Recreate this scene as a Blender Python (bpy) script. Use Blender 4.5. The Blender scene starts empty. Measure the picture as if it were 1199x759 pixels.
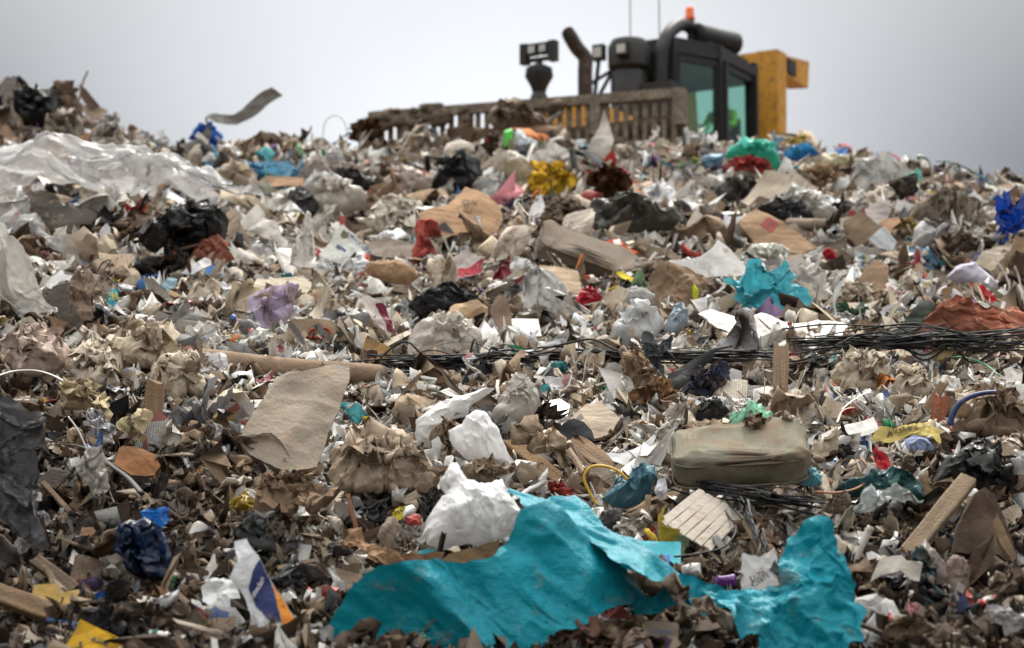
import bpy, bmesh, math, random
import numpy as np
from mathutils import Vector, Matrix

# ------------------------------------------------------------------ camera, world, sun, exposure
SC = bpy.context.scene
C = SC.collection
FPX = 2800.0                       # focal length in photo pixels (photo 1199 wide)
PITCH = math.radians(7.7)
CAM = np.array([0.0, 0.0, 1.6])
cd = bpy.data.cameras.new("camera")
cam = bpy.data.objects.new("camera", cd); C.objects.link(cam)
cam.location = CAM; cam.rotation_euler = (math.pi/2 + PITCH, 0, 0)
cd.sensor_width = 36.0; cd.lens = FPX/1199.0*36.0
cd.clip_start = 0.1; cd.clip_end = 6000
cd.dof.use_dof = True; cd.dof.focus_distance = 14.0; cd.dof.aperture_fstop = 2.2
SC.camera = cam
SC.render.resolution_x = 1024; SC.render.resolution_y = 648

FW = np.array([0, math.cos(PITCH), math.sin(PITCH)])
UPV = np.array([0, -math.sin(PITCH), math.cos(PITCH)])
RT = np.array([1.0, 0, 0])
def ray(px, py): return RT*((px-599.5)/FPX) + UPV*((379.5-py)/FPX) + FW
def P(px, py, d):
    r = ray(px, py); return CAM + r*(d/r[1])
def proj(p):
    v = np.asarray(p)-CAM; f = v@FW
    return 599.5+FPX*(v@RT)/f, 379.5-FPX*(v@UPV)/f, f

def sky_dir(px, py):
    r = ray(px, py); return r/np.linalg.norm(r)
W = bpy.data.worlds.new("World"); SC.world = W; W.use_nodes = True
nt = W.node_tree; nt.nodes.clear()
def N(nt, t, **k):
    n = nt.nodes.new(t)
    for a, b in k.items(): setattr(n, a, b)
    return n
SUN_EL, SUN_AZ = math.radians(58), math.radians(12)      # azimuth from +Y towards +X
sky = N(nt, 'ShaderNodeTexSky', sky_type='NISHITA', sun_disc=False, sun_elevation=SUN_EL, sun_rotation=SUN_AZ)
geo = N(nt, 'ShaderNodeTexCoord')
vm = N(nt, 'ShaderNodeVectorMath', operation='DOT_PRODUCT'); vm.inputs[1].default_value = tuple(sky_dir(575, 205))
nt.links.new(geo.outputs['Generated'], vm.inputs[0])
ac = N(nt, 'ShaderNodeMath', operation='ARCCOSINE'); nt.links.new(vm.outputs['Value'], ac.inputs[0])
cr = N(nt, 'ShaderNodeMapRange', interpolation_type='SMOOTHSTEP')   # added glow behind the crest, stands in for lens vignette
cr.inputs['From Min'].default_value = math.radians(0.5); cr.inputs['From Max'].default_value = math.radians(15.5)
cr.inputs['To Min'].default_value = 1; cr.inputs['To Max'].default_value = 0
nt.links.new(ac.outputs[0], cr.inputs['Value'])
sx = N(nt, 'ShaderNodeSeparateXYZ'); nt.links.new(geo.outputs['Generated'], sx.inputs[0])
mr = N(nt, 'ShaderNodeMapRange'); mr.inputs['From Min'].default_value = 0.2; mr.inputs['From Max'].default_value = 1.0
mr.inputs['To Min'].default_value = 0; mr.inputs['To Max'].default_value = 1
nt.links.new(sx.outputs['Z'], mr.inputs['Value'])
ov = N(nt, 'ShaderNodeMix', data_type='RGBA'); ov.inputs[6].default_value = (0.77, 0.78, 0.82, 1); ov.inputs[7].default_value = (12.6, 12.4, 12.0, 1)
nt.links.new(mr.outputs[0], ov.inputs[0])
gl = N(nt, 'ShaderNodeMix', data_type='RGBA'); gl.inputs[7].default_value = (3.75, 3.82, 3.95, 1)
nt.links.new(cr.outputs[0], gl.inputs[0]); nt.links.new(ov.outputs[2], gl.inputs[6])
cn = N(nt, 'ShaderNodeTexNoise'); cn.inputs['Scale'].default_value = 5; cn.inputs['Detail'].default_value = 4; nt.links.new(geo.outputs['Generated'], cn.inputs['Vector'])
cm = N(nt, 'ShaderNodeMapRange'); cm.inputs['From Min'].default_value = .3; cm.inputs['From Max'].default_value = .7; cm.inputs['To Min'].default_value = .93; cm.inputs['To Max'].default_value = 1.05
nt.links.new(cn.outputs['Fac'], cm.inputs['Value'])
cs_ = N(nt, 'ShaderNodeVectorMath', operation='SCALE'); nt.links.new(gl.outputs[2], cs_.inputs[0]); nt.links.new(cm.outputs[0], cs_.inputs['Scale'])
mx = N(nt, 'ShaderNodeMix', data_type='RGBA'); mx.inputs[0].default_value = 0.97
nt.links.new(sky.outputs[0], mx.inputs[6]); nt.links.new(cs_.outputs[0], mx.inputs[7])
bg = N(nt, 'ShaderNodeBackground'); bg.inputs['Strength'].default_value = 0.1
nt.links.new(mx.outputs[2], bg.inputs[0])
wo = N(nt, 'ShaderNodeOutputWorld'); nt.links.new(bg.outputs[0], wo.inputs[0])

sl = bpy.data.lights.new("sun", 'SUN'); sl.energy = 1.5; sl.angle = math.radians(14); sl.color = (1, 0.95, 0.87)
so = bpy.data.objects.new("sun", sl); C.objects.link(so); so.location = (0, 20, 40)
sd = Vector((math.sin(SUN_AZ)*math.cos(SUN_EL), math.cos(SUN_AZ)*math.cos(SUN_EL), math.sin(SUN_EL)))
so.rotation_euler = sd.to_track_quat('Z', 'Y').to_euler()
SC.view_settings.view_transform = 'Standard'; SC.view_settings.look = 'None'
SC.view_settings.exposure = 1.42; SC.view_settings.gamma = 1.0
SC.render.engine = 'CYCLES'
SC.cycles.max_bounces = 6; SC.cycles.transparent_max_bounces = 12; SC.cycles.diffuse_bounces = 3

# ------------------------------------------------------------------ noise
def _h(ix, iy, s):
    n = (ix.astype(np.int64)*374761393 + iy.astype(np.int64)*668265263 + s*1442695041) & 0xFFFFFFFF
    n = ((n ^ (n >> 13))*1274126177) & 0xFFFFFFFF
    return ((n ^ (n >> 16)) & 0xFFFF)/65535.0
def vn(x, y, s=0):
    x = np.asarray(x, float); y = np.asarray(y, float)
    ix = np.floor(x); iy = np.floor(y); fx = x-ix; fy = y-iy
    fx = fx*fx*(3-2*fx); fy = fy*fy*(3-2*fy)
    a = _h(ix, iy, s); b = _h(ix+1, iy, s); c = _h(ix, iy+1, s); d = _h(ix+1, iy+1, s)
    return (a*(1-fx)+b*fx)*(1-fy)+(c*(1-fx)+d*fx)*fy
def fbm(x, y, s=0, o=4):
    r = 0; a = 1; t = 0
    for i in range(o):
        r = r+a*vn(x*2**i, y*2**i, s+i*17); t += a; a *= .5
    return r/t*2-1
def sst(a, b, x):
    t = np.clip((x-a)/(b-a), 0, 1); return t*t*(3-2*t)

# ------------------------------------------------------------------ terrain of the tip face
D0 = np.array([6.5, 8.0, 10.0, 12.0, 13.5, 15.0, 17.0, 22.0, 27.0, 32.0])
YC = np.array([1500, 1020, 775, 610, 515, 455, 400, 300, 236, 0.])
YL = np.array([1500, 1000, 765, 585, 500, 440, 380, 285, 215, 0.])
CU = np.array([-2600, -1200, -600, -540, -470, -400, -330, -200, -50, 200, 330, 420, 500, 600, 1000, 2600.])
CY = np.array([420, 150, 108, 112, 156, 170, 172, 172, 168, 167, 181, 194, 208, 232, 330, 560.])
def level_z(Y, d):                       # height at distance d that shows at photo row Y
    r = (379.5-Y)/FPX
    return CAM[2] + d*(math.sin(PITCH)+r*math.cos(PITCH))/(math.cos(PITCH)-r*math.sin(PITCH))
def terr(x, y):
    x = np.asarray(x, float); y = np.asarray(y, float)
    d = np.maximum(y, 1.0); u = x/d*FPX
    yc = np.interp(u, CU, CY)
    dd = np.clip(d, 6.5, 32)
    c1 = np.interp(dd, D0, YC); c2 = np.interp(dd, D0, YL)
    w = 1-sst(-480, -180, u)
    Y = c1*(1-w)+c2*w
    last = np.clip((dd-27)/5, 0, 1)
    Y27 = 236*(1-w)+215*w
    Y = np.where(dd > 27, Y27*(1-last)+yc*last, Y)
    z = level_z(Y, dd)
    z = np.where(d < 6.5, np.maximum(0, z*sst(3.5, 6.5, d)), z)
    z = np.where(d > 32, z-0.55*sst(32, 35.5, d), z)
    z = z*(1-sst(58, 75, d))
    b = 0.26*fbm(x/1.9, y/1.9, 3, 3)+0.12*fbm(x/.55, y/.55, 9, 3)
    b = b*np.interp(d, [5, 8, 14, 30, 34, 36], [0, .8, .9, 1.5, 1.0, .3])
    return z+b
def at(px, py, off=0.0):
    r = ray(px, py); ds = np.arange(7.0, 34.0, 0.02)
    pts = CAM[None]+r[None]*(ds/r[1])[:, None]
    hit = np.nonzero(terr(pts[:, 0], pts[:, 1]) > pts[:, 2])[0]
    d = ds[hit[0]] if len(hit) else 32.0
    return P(px, py, d-off), d-off

# ------------------------------------------------------------------ object helpers
def tag(o, label=None, cat=None, group=None, kind=None):
    if label: o['label'] = label
    if cat: o['category'] = cat
    if group: o['group'] = group
    if kind: o['kind'] = kind
    return o
def empty(name, loc=(0, 0, 0), rz=0):
    o = bpy.data.objects.new(name, None); C.objects.link(o); o.location = loc; o.rotation_euler = (0, 0, rz)
    o.empty_display_size = .1
    return o
def mesh_of(name, V, F, mat=None, smooth=True, sharp=None):
    me = bpy.data.meshes.new(name)
    me.from_pydata([tuple(v) for v in np.asarray(V, float)], [], [tuple(int(i) for i in f) for f in F])
    me.validate(); me.update()
    if smooth:
        me.polygons.foreach_set('use_smooth', [True]*len(me.polygons))
        if sharp: me.set_sharp_from_angle(angle=math.radians(sharp))
    if mat: me.materials.append(mat)
    return me
def obj(name, me, parent=None, loc=None, color=None):
    o = bpy.data.objects.new(name, me); C.objects.link(o)
    if parent is not None: o.parent = parent
    if loc is not None: o.location = loc
    if color is not None: o.color = (*color, 1)
    return o
class MB:
    def __init__(s): s.V = []; s.F = []; s.n = 0
    def add(s, V, F):
        V = np.asarray(V, float); s.V.append(V); s.F += [tuple(int(i)+s.n for i in f) for f in F]; s.n += len(V); return s
    def box(s, c, size, R=None):
        q = np.array([[x, y, z] for z in (-.5, .5) for y in (-.5, .5) for x in (-.5, .5)])*np.array(size)
        if R is not None: q = q@np.array(R).T
        return s.add(q+np.array(c), [(0, 2, 3, 1), (4, 5, 7, 6), (0, 1, 5, 4), (2, 6, 7, 3), (0, 4, 6, 2), (1, 3, 7, 5)])
    def bar(s, a, b, w, h):
        a = np.array(a, float); b = np.array(b, float); x = b-a; L = np.linalg.norm(x); x = x/L
        up = np.array([0, 0, 1.]) if abs(x[2]) < .95 else np.array([1., 0, 0])
        y = np.cross(up, x); y /= np.linalg.norm(y); z = np.cross(x, y)
        return s.box((a+b)/2, (L, w, h), np.stack([x, y, z], 1))
    def tube(s, pts, r, n=8, cap=True):
        V, F = tube_mesh(pts, r, n, cap); return s.add(V, F)
    def prism(s, poly, z0, z1):
        n = len(poly); V = [(x, y, z0) for x, y in poly]+[(x, y, z1) for x, y in poly]
        return s.add(V, [tuple(range(n))[::-1], tuple(range(n, 2*n))]+[(i, (i+1) % n, n+(i+1) % n, n+i) for i in range(n)])
    def build(s, name, mat, parent=None, smooth=False, sharp=None):
        me = mesh_of(name, np.concatenate(s.V), s.F, mat, smooth, sharp); return obj(name, me, parent)
def tube_mesh(pts, r, n=8, cap=True, flat=1.0):
    p = np.asarray(pts, float); m = len(p)
    r = np.full(m, r) if np.isscalar(r) else np.asarray(r, float)
    t = np.gradient(p, axis=0); t /= np.linalg.norm(t, axis=1)[:, None]+1e-9
    up = np.array([0, 0, 1.]) if abs(t[0][2]) < .9 else np.array([1., 0, 0])
    V = []
    a = np.cross(up, t[0]); a /= np.linalg.norm(a)
    for i in range(m):
        a = a-t[i]*(a@t[i]); a /= np.linalg.norm(a)+1e-9; b = np.cross(t[i], a)
        for k in range(n):
            th = 2*math.pi*k/n; V.append(p[i]+r[i]*(a*math.cos(th)+b*math.sin(th)*flat))
    F = [(i*n+k, i*n+(k+1) % n, (i+1)*n+(k+1) % n, (i+1)*n+k) for i in range(m-1) for k in range(n)]
    if cap: F += [tuple(range(n))[::-1], tuple(range((m-1)*n, m*n))]
    return np.array(V), F
def smooth_path(pts, k=8):
    p = np.asarray(pts, float)
    q = np.vstack([2*p[0]-p[1], p, 2*p[-1]-p[-2]]); out = []
    for i in range(1, len(q)-2):
        for j in range(k):
            t = j/k; a, b, c, d = q[i-1], q[i], q[i+1], q[i+2]
            out.append(.5*((2*b)+(-a+c)*t+(2*a-5*b+4*c-d)*t*t+(-a+3*b-3*c+d)*t**3))
    out.append(p[-1]); return np.array(out)

# ------------------------------------------------------------------ materials (colour of a piece comes from its object colour)
MATS = {}
def base_mat(key, rough=.8, dirt=.35, bump=.3, bscale=30, film=0.0, spec=.3, grain=None, attr=False, color=None,
             dirtcol=(.19, .14, .10), transl=0.0, metal=0.0, printed=False, cscale=6.0, tread=False, crinkle=False):
    if key in MATS: return MATS[key]
    m = bpy.data.materials.new(key); m.use_nodes = True; t = m.node_tree; t.nodes.clear(); L = t.links.new
    out = N(t, 'ShaderNodeOutputMaterial'); pb = N(t, 'ShaderNodeBsdfPrincipled')
    pb.inputs['Roughness'].default_value = rough; pb.inputs['Specular IOR Level'].default_value = spec; pb.inputs['Metallic'].default_value = metal
    oi = N(t, 'ShaderNodeObjectInfo'); tc = N(t, 'ShaderNodeTexCoord'); ge = N(t, 'ShaderNodeNewGeometry')
    if attr: a = N(t, 'ShaderNodeAttribute', attribute_name='Col'); col = a.outputs['Color']; vec = ge.outputs['Position']
    elif color: a = N(t, 'ShaderNodeRGB'); a.outputs[0].default_value = (*color, 1); col = a.outputs[0]; vec = ge.outputs['Position']
    else: col = oi.outputs['Color']; vec = ge.outputs['Position']
    # tone variation
    n1 = N(t, 'ShaderNodeTexNoise'); n1.inputs['Scale'].default_value = cscale; n1.inputs['Detail'].default_value = 5; n1.inputs['Roughness'].default_value = .65
    L(vec, n1.inputs['Vector'])
    mr = N(t, 'ShaderNodeMapRange'); mr.inputs['From Min'].default_value = .3; mr.inputs['From Max'].default_value = .7
    mr.inputs['To Min'].default_value = .8; mr.inputs['To Max'].default_value = 1.15; L(n1.outputs['Fac'], mr.inputs['Value'])
    mu = N(t, 'ShaderNodeVectorMath', operation='SCALE'); L(col, mu.inputs[0]); L(mr.outputs[0], mu.inputs['Scale'])
    c = mu.outputs[0]
    if printed:
        vo = N(t, 'ShaderNodeTexVoronoi', distance='CHEBYCHEV'); vo.inputs['Scale'].default_value = 3.2; vo.inputs['Randomness'].default_value = .8
        L(tc.outputs['Object'], vo.inputs['Vector'])
        sp = N(t, 'ShaderNodeSeparateColor'); L(vo.outputs['Color'], sp.inputs[0])
        rp = N(t, 'ShaderNodeValToRGB'); rp.color_ramp.interpolation = 'CONSTANT'
        e = rp.color_ramp.elements; e[0].position = 0; e[0].color = (.6, .6, .58, 1); e[1].position = .5; e[1].color = (.45, .05, .04, 1)
        for p_, c_ in ((.62, (.62, .62, .6, 1)), (.72, (.05, .12, .33, 1)), (.8, (.55, .5, .42, 1)), (.9, (.5, .34, .05, 1)), (.95, (.04, .04, .05, 1))):
            q = e.new(p_); q.color = c_
        ad = N(t, 'ShaderNodeMath', operation='ADD'); L(sp.outputs[0], ad.inputs[0]); L(oi.outputs['Random'], ad.inputs[1])
        fr = N(t, 'ShaderNodeMath', operation='FRACT'); L(ad.outputs[0], fr.inputs[0]); L(fr.outputs[0], rp.inputs[0])
        wv = N(t, 'ShaderNodeTexWave', bands_direction='Y'); wv.inputs['Scale'].default_value = 11; wv.inputs['Distortion'].default_value = 1.5
        wv.inputs['Detail Scale'].default_value = 9
        L(tc.outputs['Object'], wv.inputs['Vector'])
        gt = N(t, 'ShaderNodeMath', operation='GREATER_THAN'); gt.inputs[1].default_value = .86; L(wv.outputs['Fac'], gt.inputs[0])
        m1 = N(t, 'ShaderNodeMix', data_type='RGBA'); m1.inputs[0].default_value = .75; L(c, m1.inputs[6]); L(rp.outputs[0], m1.inputs[7])
        m2 = N(t, 'ShaderNodeMix', data_type='RGBA'); L(gt.outputs[0], m2.inputs[0]); L(m1.outputs[2], m2.inputs[6]); m2.inputs[7].default_value = (.08, .08, .09, 1)
        c = m2.outputs[2]
    if grain:
        mp = N(t, 'ShaderNodeMapping'); mp.inputs['Scale'].default_value = grain; L(tc.outputs['Object'], mp.inputs[0])
        n3 = N(t, 'ShaderNodeTexNoise'); n3.inputs['Scale'].default_value = 1; n3.inputs['Detail'].default_value = 4; L(mp.outputs[0], n3.inputs['Vector'])
        m3 = N(t, 'ShaderNodeMapRange'); m3.inputs['From Min'].default_value = .35; m3.inputs['From Max'].default_value = .65; m3.inputs['To Min'].default_value = .7; m3.inputs['To Max'].default_value = 1.15
        L(n3.outputs['Fac'], m3.inputs['Value'])
        mu2 = N(t, 'ShaderNodeVectorMath', operation='SCALE'); L(c, mu2.inputs[0]); L(m3.outputs[0], mu2.inputs['Scale']); c = mu2.outputs[0]
    # dirt patches and specks
    n2 = N(t, 'ShaderNodeTexNoise'); n2.inputs['Scale'].default_value = 9; n2.inputs['Detail'].default_value = 8; n2.inputs['Roughness'].default_value = .72
    va = N(t, 'ShaderNodeVectorMath', operation='ADD'); va.inputs[1].default_value = (7.3, 2.1, 5.5); L(vec, va.inputs[0]); L(va.outputs[0], n2.inputs['Vector'])
    d = N(t, 'ShaderNodeMapRange', interpolation_type='SMOOTHSTEP'); d.inputs['From Min'].default_value = .62-.3*dirt; d.inputs['From Max'].default_value = .76-.25*dirt
    d.inputs['To Max'].default_value = min(.9, .35+dirt); L(n2.outputs['Fac'], d.inputs['Value'])
    md = N(t, 'ShaderNodeMix', data_type='RGBA'); L(d.outputs[0], md.inputs[0]); L(c, md.inputs[6]); md.inputs[7].default_value = (*dirtcol, 1)
    c = md.outputs[2]; L(c, pb.inputs['Base Color'])
    if bump > 0:
        nb = N(t, 'ShaderNodeTexNoise'); nb.inputs['Scale'].default_value = bscale; nb.inputs['Detail'].default_value = 6; nb.inputs['Roughness'].default_value = .6
        L(vec, nb.inputs['Vector'])
        if crinkle:
            nb.noise_type = 'RIDGED_MULTIFRACTAL'; nb.inputs['Detail'].default_value = 3; nb.inputs['Roughness'].default_value = .45; nb.inputs['Distortion'].default_value = .6
        bp = N(t, 'ShaderNodeBump'); bp.inputs['Strength'].default_value = bump; bp.inputs['Distance'].default_value = .03
        hsrc = nb.outputs['Fac']
        if tread:
            ck = N(t, 'ShaderNodeTexChecker'); ck.inputs['Scale'].default_value = 14; L(tc.outputs['Object'], ck.inputs['Vector'])
            outs = []
            for direction in ('X', 'Z'):
                w = N(t, 'ShaderNodeTexWave', bands_direction=direction); w.inputs['Scale'].default_value = 24; L(tc.outputs['Object'], w.inputs['Vector']); outs.append(w)
            mm = N(t, 'ShaderNodeMix', data_type='FLOAT'); L(ck.outputs['Fac'], mm.inputs[0]); L(outs[0].outputs['Fac'], mm.inputs[2]); L(outs[1].outputs['Fac'], mm.inputs[3])
            ms = N(t, 'ShaderNodeMath', operation='MULTIPLY_ADD'); ms.inputs[1].default_value = .03; L(mm.outputs[0], ms.inputs[0]); L(nb.outputs['Fac'], ms.inputs[2]); hsrc = ms.outputs[0]
        L(hsrc, bp.inputs['Height']); L(bp.outputs[0], pb.inputs['Normal'])
    sh = pb.outputs[0]
    if transl > 0:
        tr = N(t, 'ShaderNodeBsdfTranslucent'); L(c, tr.inputs[0])
        mt = N(t, 'ShaderNodeMixShader'); mt.inputs[0].default_value = transl; L(sh, mt.inputs[1]); L(tr.outputs[0], mt.inputs[2]); sh = mt.outputs[0]
    if film > 0:
        tp = N(t, 'ShaderNodeBsdfTransparent'); tp.inputs[0].default_value = (.93, .93, .94, 1)
        lw = N(t, 'ShaderNodeLayerWeight'); lw.inputs['Blend'].default_value = .35
        ms = N(t, 'ShaderNodeMapRange'); ms.inputs['To Min'].default_value = film; ms.inputs['To Max'].default_value = film*.15; L(lw.outputs['Facing'], ms.inputs['Value'])
        dd = N(t, 'ShaderNodeMath', operation='SUBTRACT', use_clamp=True); L(ms.outputs[0], dd.inputs[0]); L(d.outputs[0], dd.inputs[1])
        n4 = N(t, 'ShaderNodeMapRange'); n4.inputs['From Min'].default_value = .35; n4.inputs['From Max'].default_value = .65; n4.inputs['To Min'].default_value = .55; n4.inputs['To Max'].default_value = 1.25
        L(n1.outputs['Fac'], n4.inputs['Value'])
        m5 = N(t, 'ShaderNodeMath', operation='MULTIPLY', use_clamp=True); L(dd.outputs[0], m5.inputs[0]); L(n4.outputs[0], m5.inputs[1])
        mf = N(t, 'ShaderNodeMixShader'); L(m5.outputs[0], mf.inputs[0]); L(sh, mf.inputs[1]); L(tp.outputs[0], mf.inputs[2]); sh = mf.outputs[0]
    L(sh, out.inputs[0]); MATS[key] = m; return m

K = {
 'paper': base_mat('paper', .85, .22, .35, 45, transl=.12),
 'print': base_mat('printed_paper', .6, .3, .3, 45, printed=True),
 'plastic': base_mat('soft_plastic', .38, .22, .75, 14, spec=.42, transl=.36, crinkle=True),
 'film': base_mat('clear_film', .35, .2, .6, 12, crinkle=True, film=.62, spec=.5, transl=.35),
 'haze': base_mat('milky_film', .42, .22, .6, 12, crinkle=True, film=.28, spec=.35, transl=.35),
 'card': base_mat('cardboard', .9, .3, .3, 50, grain=(2, 45, 3), cscale=3),
 'cloth': base_mat('cloth', .95, .45, .75, 14, spec=.08, crinkle=True),
 'fur': base_mat('matted_wool', 1, .3, 1.0, 160, spec=.05),
 'wood': base_mat('raw_wood', .85, .3, .5, 70, grain=(3, 60, 60)),
 'foam': base_mat('foam', .9, .35, .6, 60),
 'hard': base_mat('hard_plastic', .45, .3, .12, 20, spec=.45),
 'rubber': base_mat('black_rubber', .55, .2, .2, 60, spec=.3, dirtcol=(.09, .07, .05)),
 'metal': base_mat('dull_metal', .45, .4, .2, 20, metal=.6),
 'pad': base_mat('woven_pad', .95, .58, .35, 130, spec=.08, cscale=3),
 'dusty': base_mat('dusty_panel', .95, .4, .45, 30, cscale=3, dirtcol=(.30, .215, .145)),
 'vinyl': base_mat('turquoise_vinyl', .5, .24, .8, 12, spec=.25, dirtcol=(.16, .17, .15), tread=True, transl=.06, cscale=2.5),
}
# ------------------------------------------------------------------ shape generators
def tri(t): return 1-4*np.abs((t-np.floor(t))-.5)
def wrinkles(rs, size, amp, n=9, soft=False, lo=.12, hi=1.2, adir=None):
    """crumple height field: broad swells plus sharp-edged cells at several scales (bowls that meet in creases)"""
    comps = []
    for i in range(4):
        lam = size*rs.uniform(.5, 1.3); th = rs.uniform(0, math.pi) if adir is None else adir+rs.normal(0, .25)
        comps.append((lam, math.cos(th), math.sin(th), rs.rand(), amp*lam*rs.uniform(.3, .8)))
    cells = []; ca, sa = (math.cos(adir), math.sin(adir)) if adir is not None else (1, 0); st = 3.2 if adir is not None else 1.0
    if not soft:
        cs = .42
        while cs > max(lo*.8, .028):
            m = int(min(420, (1.5/cs)**2*(st if st > 1 else 1)*1.2+5)); p = rs.uniform(-.85, .85, (m, 2))*size
            if st > 1: p[:, 1] *= 1.0/st*1.6
            cells.append((p, cs*size, amp*cs*size*rs.uniform(.9, 1.3)*rs.choice([-1, 1]), rs.uniform(0, .35, m)*(cs*size)**2)); cs *= .52
    q = np.linspace(-.4, .4, 12)*size; A, B = np.meshgrid(q, q)
    def g(a, b):
        a = np.asarray(a, float); b = np.asarray(b, float)
        return raw(a, b)-mean
    def raw(a, b):
        r = np.zeros_like(a)
        for lam, cx, cy, ph, am in comps: r = r+am*np.sin(((a*cx+b*cy)/lam+ph+.15*np.sin((a*cy-b*cx)/size*4))*2*math.pi)
        s = a*ca+b*sa; t = -a*sa+b*ca
        if st > 1: t = t/st
        for p, c, am, w in cells:
            d2 = np.full(a.shape, 1e9)
            for k in range(len(p)): np.minimum(d2, (s-p[k, 0])**2+(t-p[k, 1])**2+w[k], out=d2)
            r = r+am*1.9*np.minimum(d2/(c*c), 1.6)
        return r
    mean = raw(A.ravel(), B.ravel()).mean()
    return g
def warpfield(rs, size, amp, lo=.07, adir=None, top=.45):
    """3-D displacement of a sheet by ridged noise at several scales, strong enough to fold it over itself"""
    oc = []; lam = top
    while lam >= lo:
        th = rs.uniform(0, 6.28) if adir is None else adir
        oc.append((lam*size, th, rs.randint(1, 9999), rs.uniform(0, 90, 2))); lam *= .53
    st = 1.0 if adir is None else 3.0
    def w(a, b):
        a = np.asarray(a, float); b = np.asarray(b, float); D = np.zeros((len(a), 3))
        for lam, th, sd, of in oc:
            c, s_ = math.cos(th), math.sin(th); u = (a*c+b*s_)/lam+of[0]; v = (-a*s_+b*c)/lam/st+of[1]
            for k in range(3):
                n = vn(u+k*13.7, v+k*7.1, sd+k); D[:, k] += amp*lam*(.55 if k < 2 else .8)*(1-2.4*np.abs(2*n-1))
        return D
    return w
def resample(outline, segs, ragged=0.0, rs=None):
    p = np.asarray(outline, float); q = np.vstack([p, p[:1]])
    s = np.r_[0, np.cumsum(np.linalg.norm(np.diff(q, axis=0), axis=1))]
    t = np.linspace(0, s[-1], segs, endpoint=False)
    for sv in s[:-1]:                      # pull the nearest sample onto each corner so corners stay crisp
        t[np.argmin(np.abs(t-sv))] = sv
    o = np.stack([np.interp(t, s, q[:, 0]), np.interp(t, s, q[:, 1])], 1)
    if ragged:
        c = o.mean(0); size = math.sqrt(((o-c)**2).sum(1).mean())
        ph = rs.uniform(0, 50); k = t/s[-1]*segs*.45
        nz = (vn(k+ph, k*0+1, 5)-.5)*1.0+(vn(k*2.3+ph, k*0+3, 7)-.5)*.7
        o = o+(o-c)/np.maximum(np.linalg.norm(o-c, axis=1)[:, None], 1e-6)*(nz*ragged*size)[:, None]
    return o
def centroid(p):
    p = np.asarray(p, float); x, y = p[:, 0], p[:, 1]; x1, y1 = np.roll(x, -1), np.roll(y, -1)
    a = x*y1-x1*y; A = a.sum()/2
    if abs(A) < 1e-9: return p.mean(0)
    return np.array([((x+x1)*a).sum()/(6*A), ((y+y1)*a).sum()/(6*A)])
def polar(outline, rings):
    o = np.asarray(outline); n = len(o); c = centroid(o)
    V = [c[None]]; R = [np.zeros(1)]
    sm = o.copy()
    for _ in range(60): sm = (np.roll(sm, 1, 0)+2*sm+np.roll(sm, -1, 0))/4
    for _ in range(25): sm = (np.roll(sm, 3, 0)+2*sm+np.roll(sm, -3, 0))/4
    for i in range(1, rings+1):
        r = i/rings; q = r**2.5; V.append(c+(o*q+sm*(1-q)-c)*r); R.append(np.full(n, r))
    V = np.vstack(V); R = np.concatenate(R); F = []
    for k in range(n): F.append((0, 1+k, 1+(k+1) % n))
    for i in range(rings-1):
        a = 1+i*n; b = a+n
        for k in range(n): F.append((a+k, b+k, b+(k+1) % n, a+(k+1) % n))
    return V, R, F, n
def vnormals(V, F):
    Nn = np.zeros_like(V)
    for L in (3, 4):
        fs = np.array([f for f in F if len(f) == L])
        if not len(fs): continue
        fn = np.cross(V[fs[:, 1]]-V[fs[:, 0]], V[fs[:, 2]]-V[fs[:, 0]])
        for k in range(L): np.add.at(Nn, fs[:, k], fn)
    return Nn/(np.linalg.norm(Nn, axis=1)[:, None]+1e-12)
def thicken(V, F, nring, t):
    """give a polar sheet real thickness; last nring verts are the rim"""
    Nn = vnormals(V, F); m = len(V)
    V2 = np.vstack([V+Nn*t/2, V-Nn*t/2])
    F2 = list(F)+[tuple(i+m for i in f[::-1]) for f in F]
    b = m-nring
    for k in range(nring):
        k2 = (k+1) % nring; F2.append((b+k2, b+k, m+b+k, m+b+k2))
    return V2, F2
def rotfold(V, p, ax, ang, width):
    """roll the half of V beyond the line through p (2D direction ax) up by ang, softly"""
    ax = np.array([ax[0], ax[1], 0.])/math.hypot(*ax); nrm = np.array([-ax[1], ax[0], 0])
    q = V-np.array([p[0], p[1], 0]); d = q@nrm
    th = ang*np.clip(d/width, 0, 1)
    c, s = np.cos(th)[:, None], np.sin(th)[:, None]
    d0 = np.clip(d, 0, width)[:, None]
    qa = (q@ax)[:, None]*ax; rest = q-qa
    rot = rest*c+np.cross(ax, rest)*s
    return np.where((d > 0)[:, None], qa+rot, q)+np.array([p[0], p[1], 0])

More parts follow.
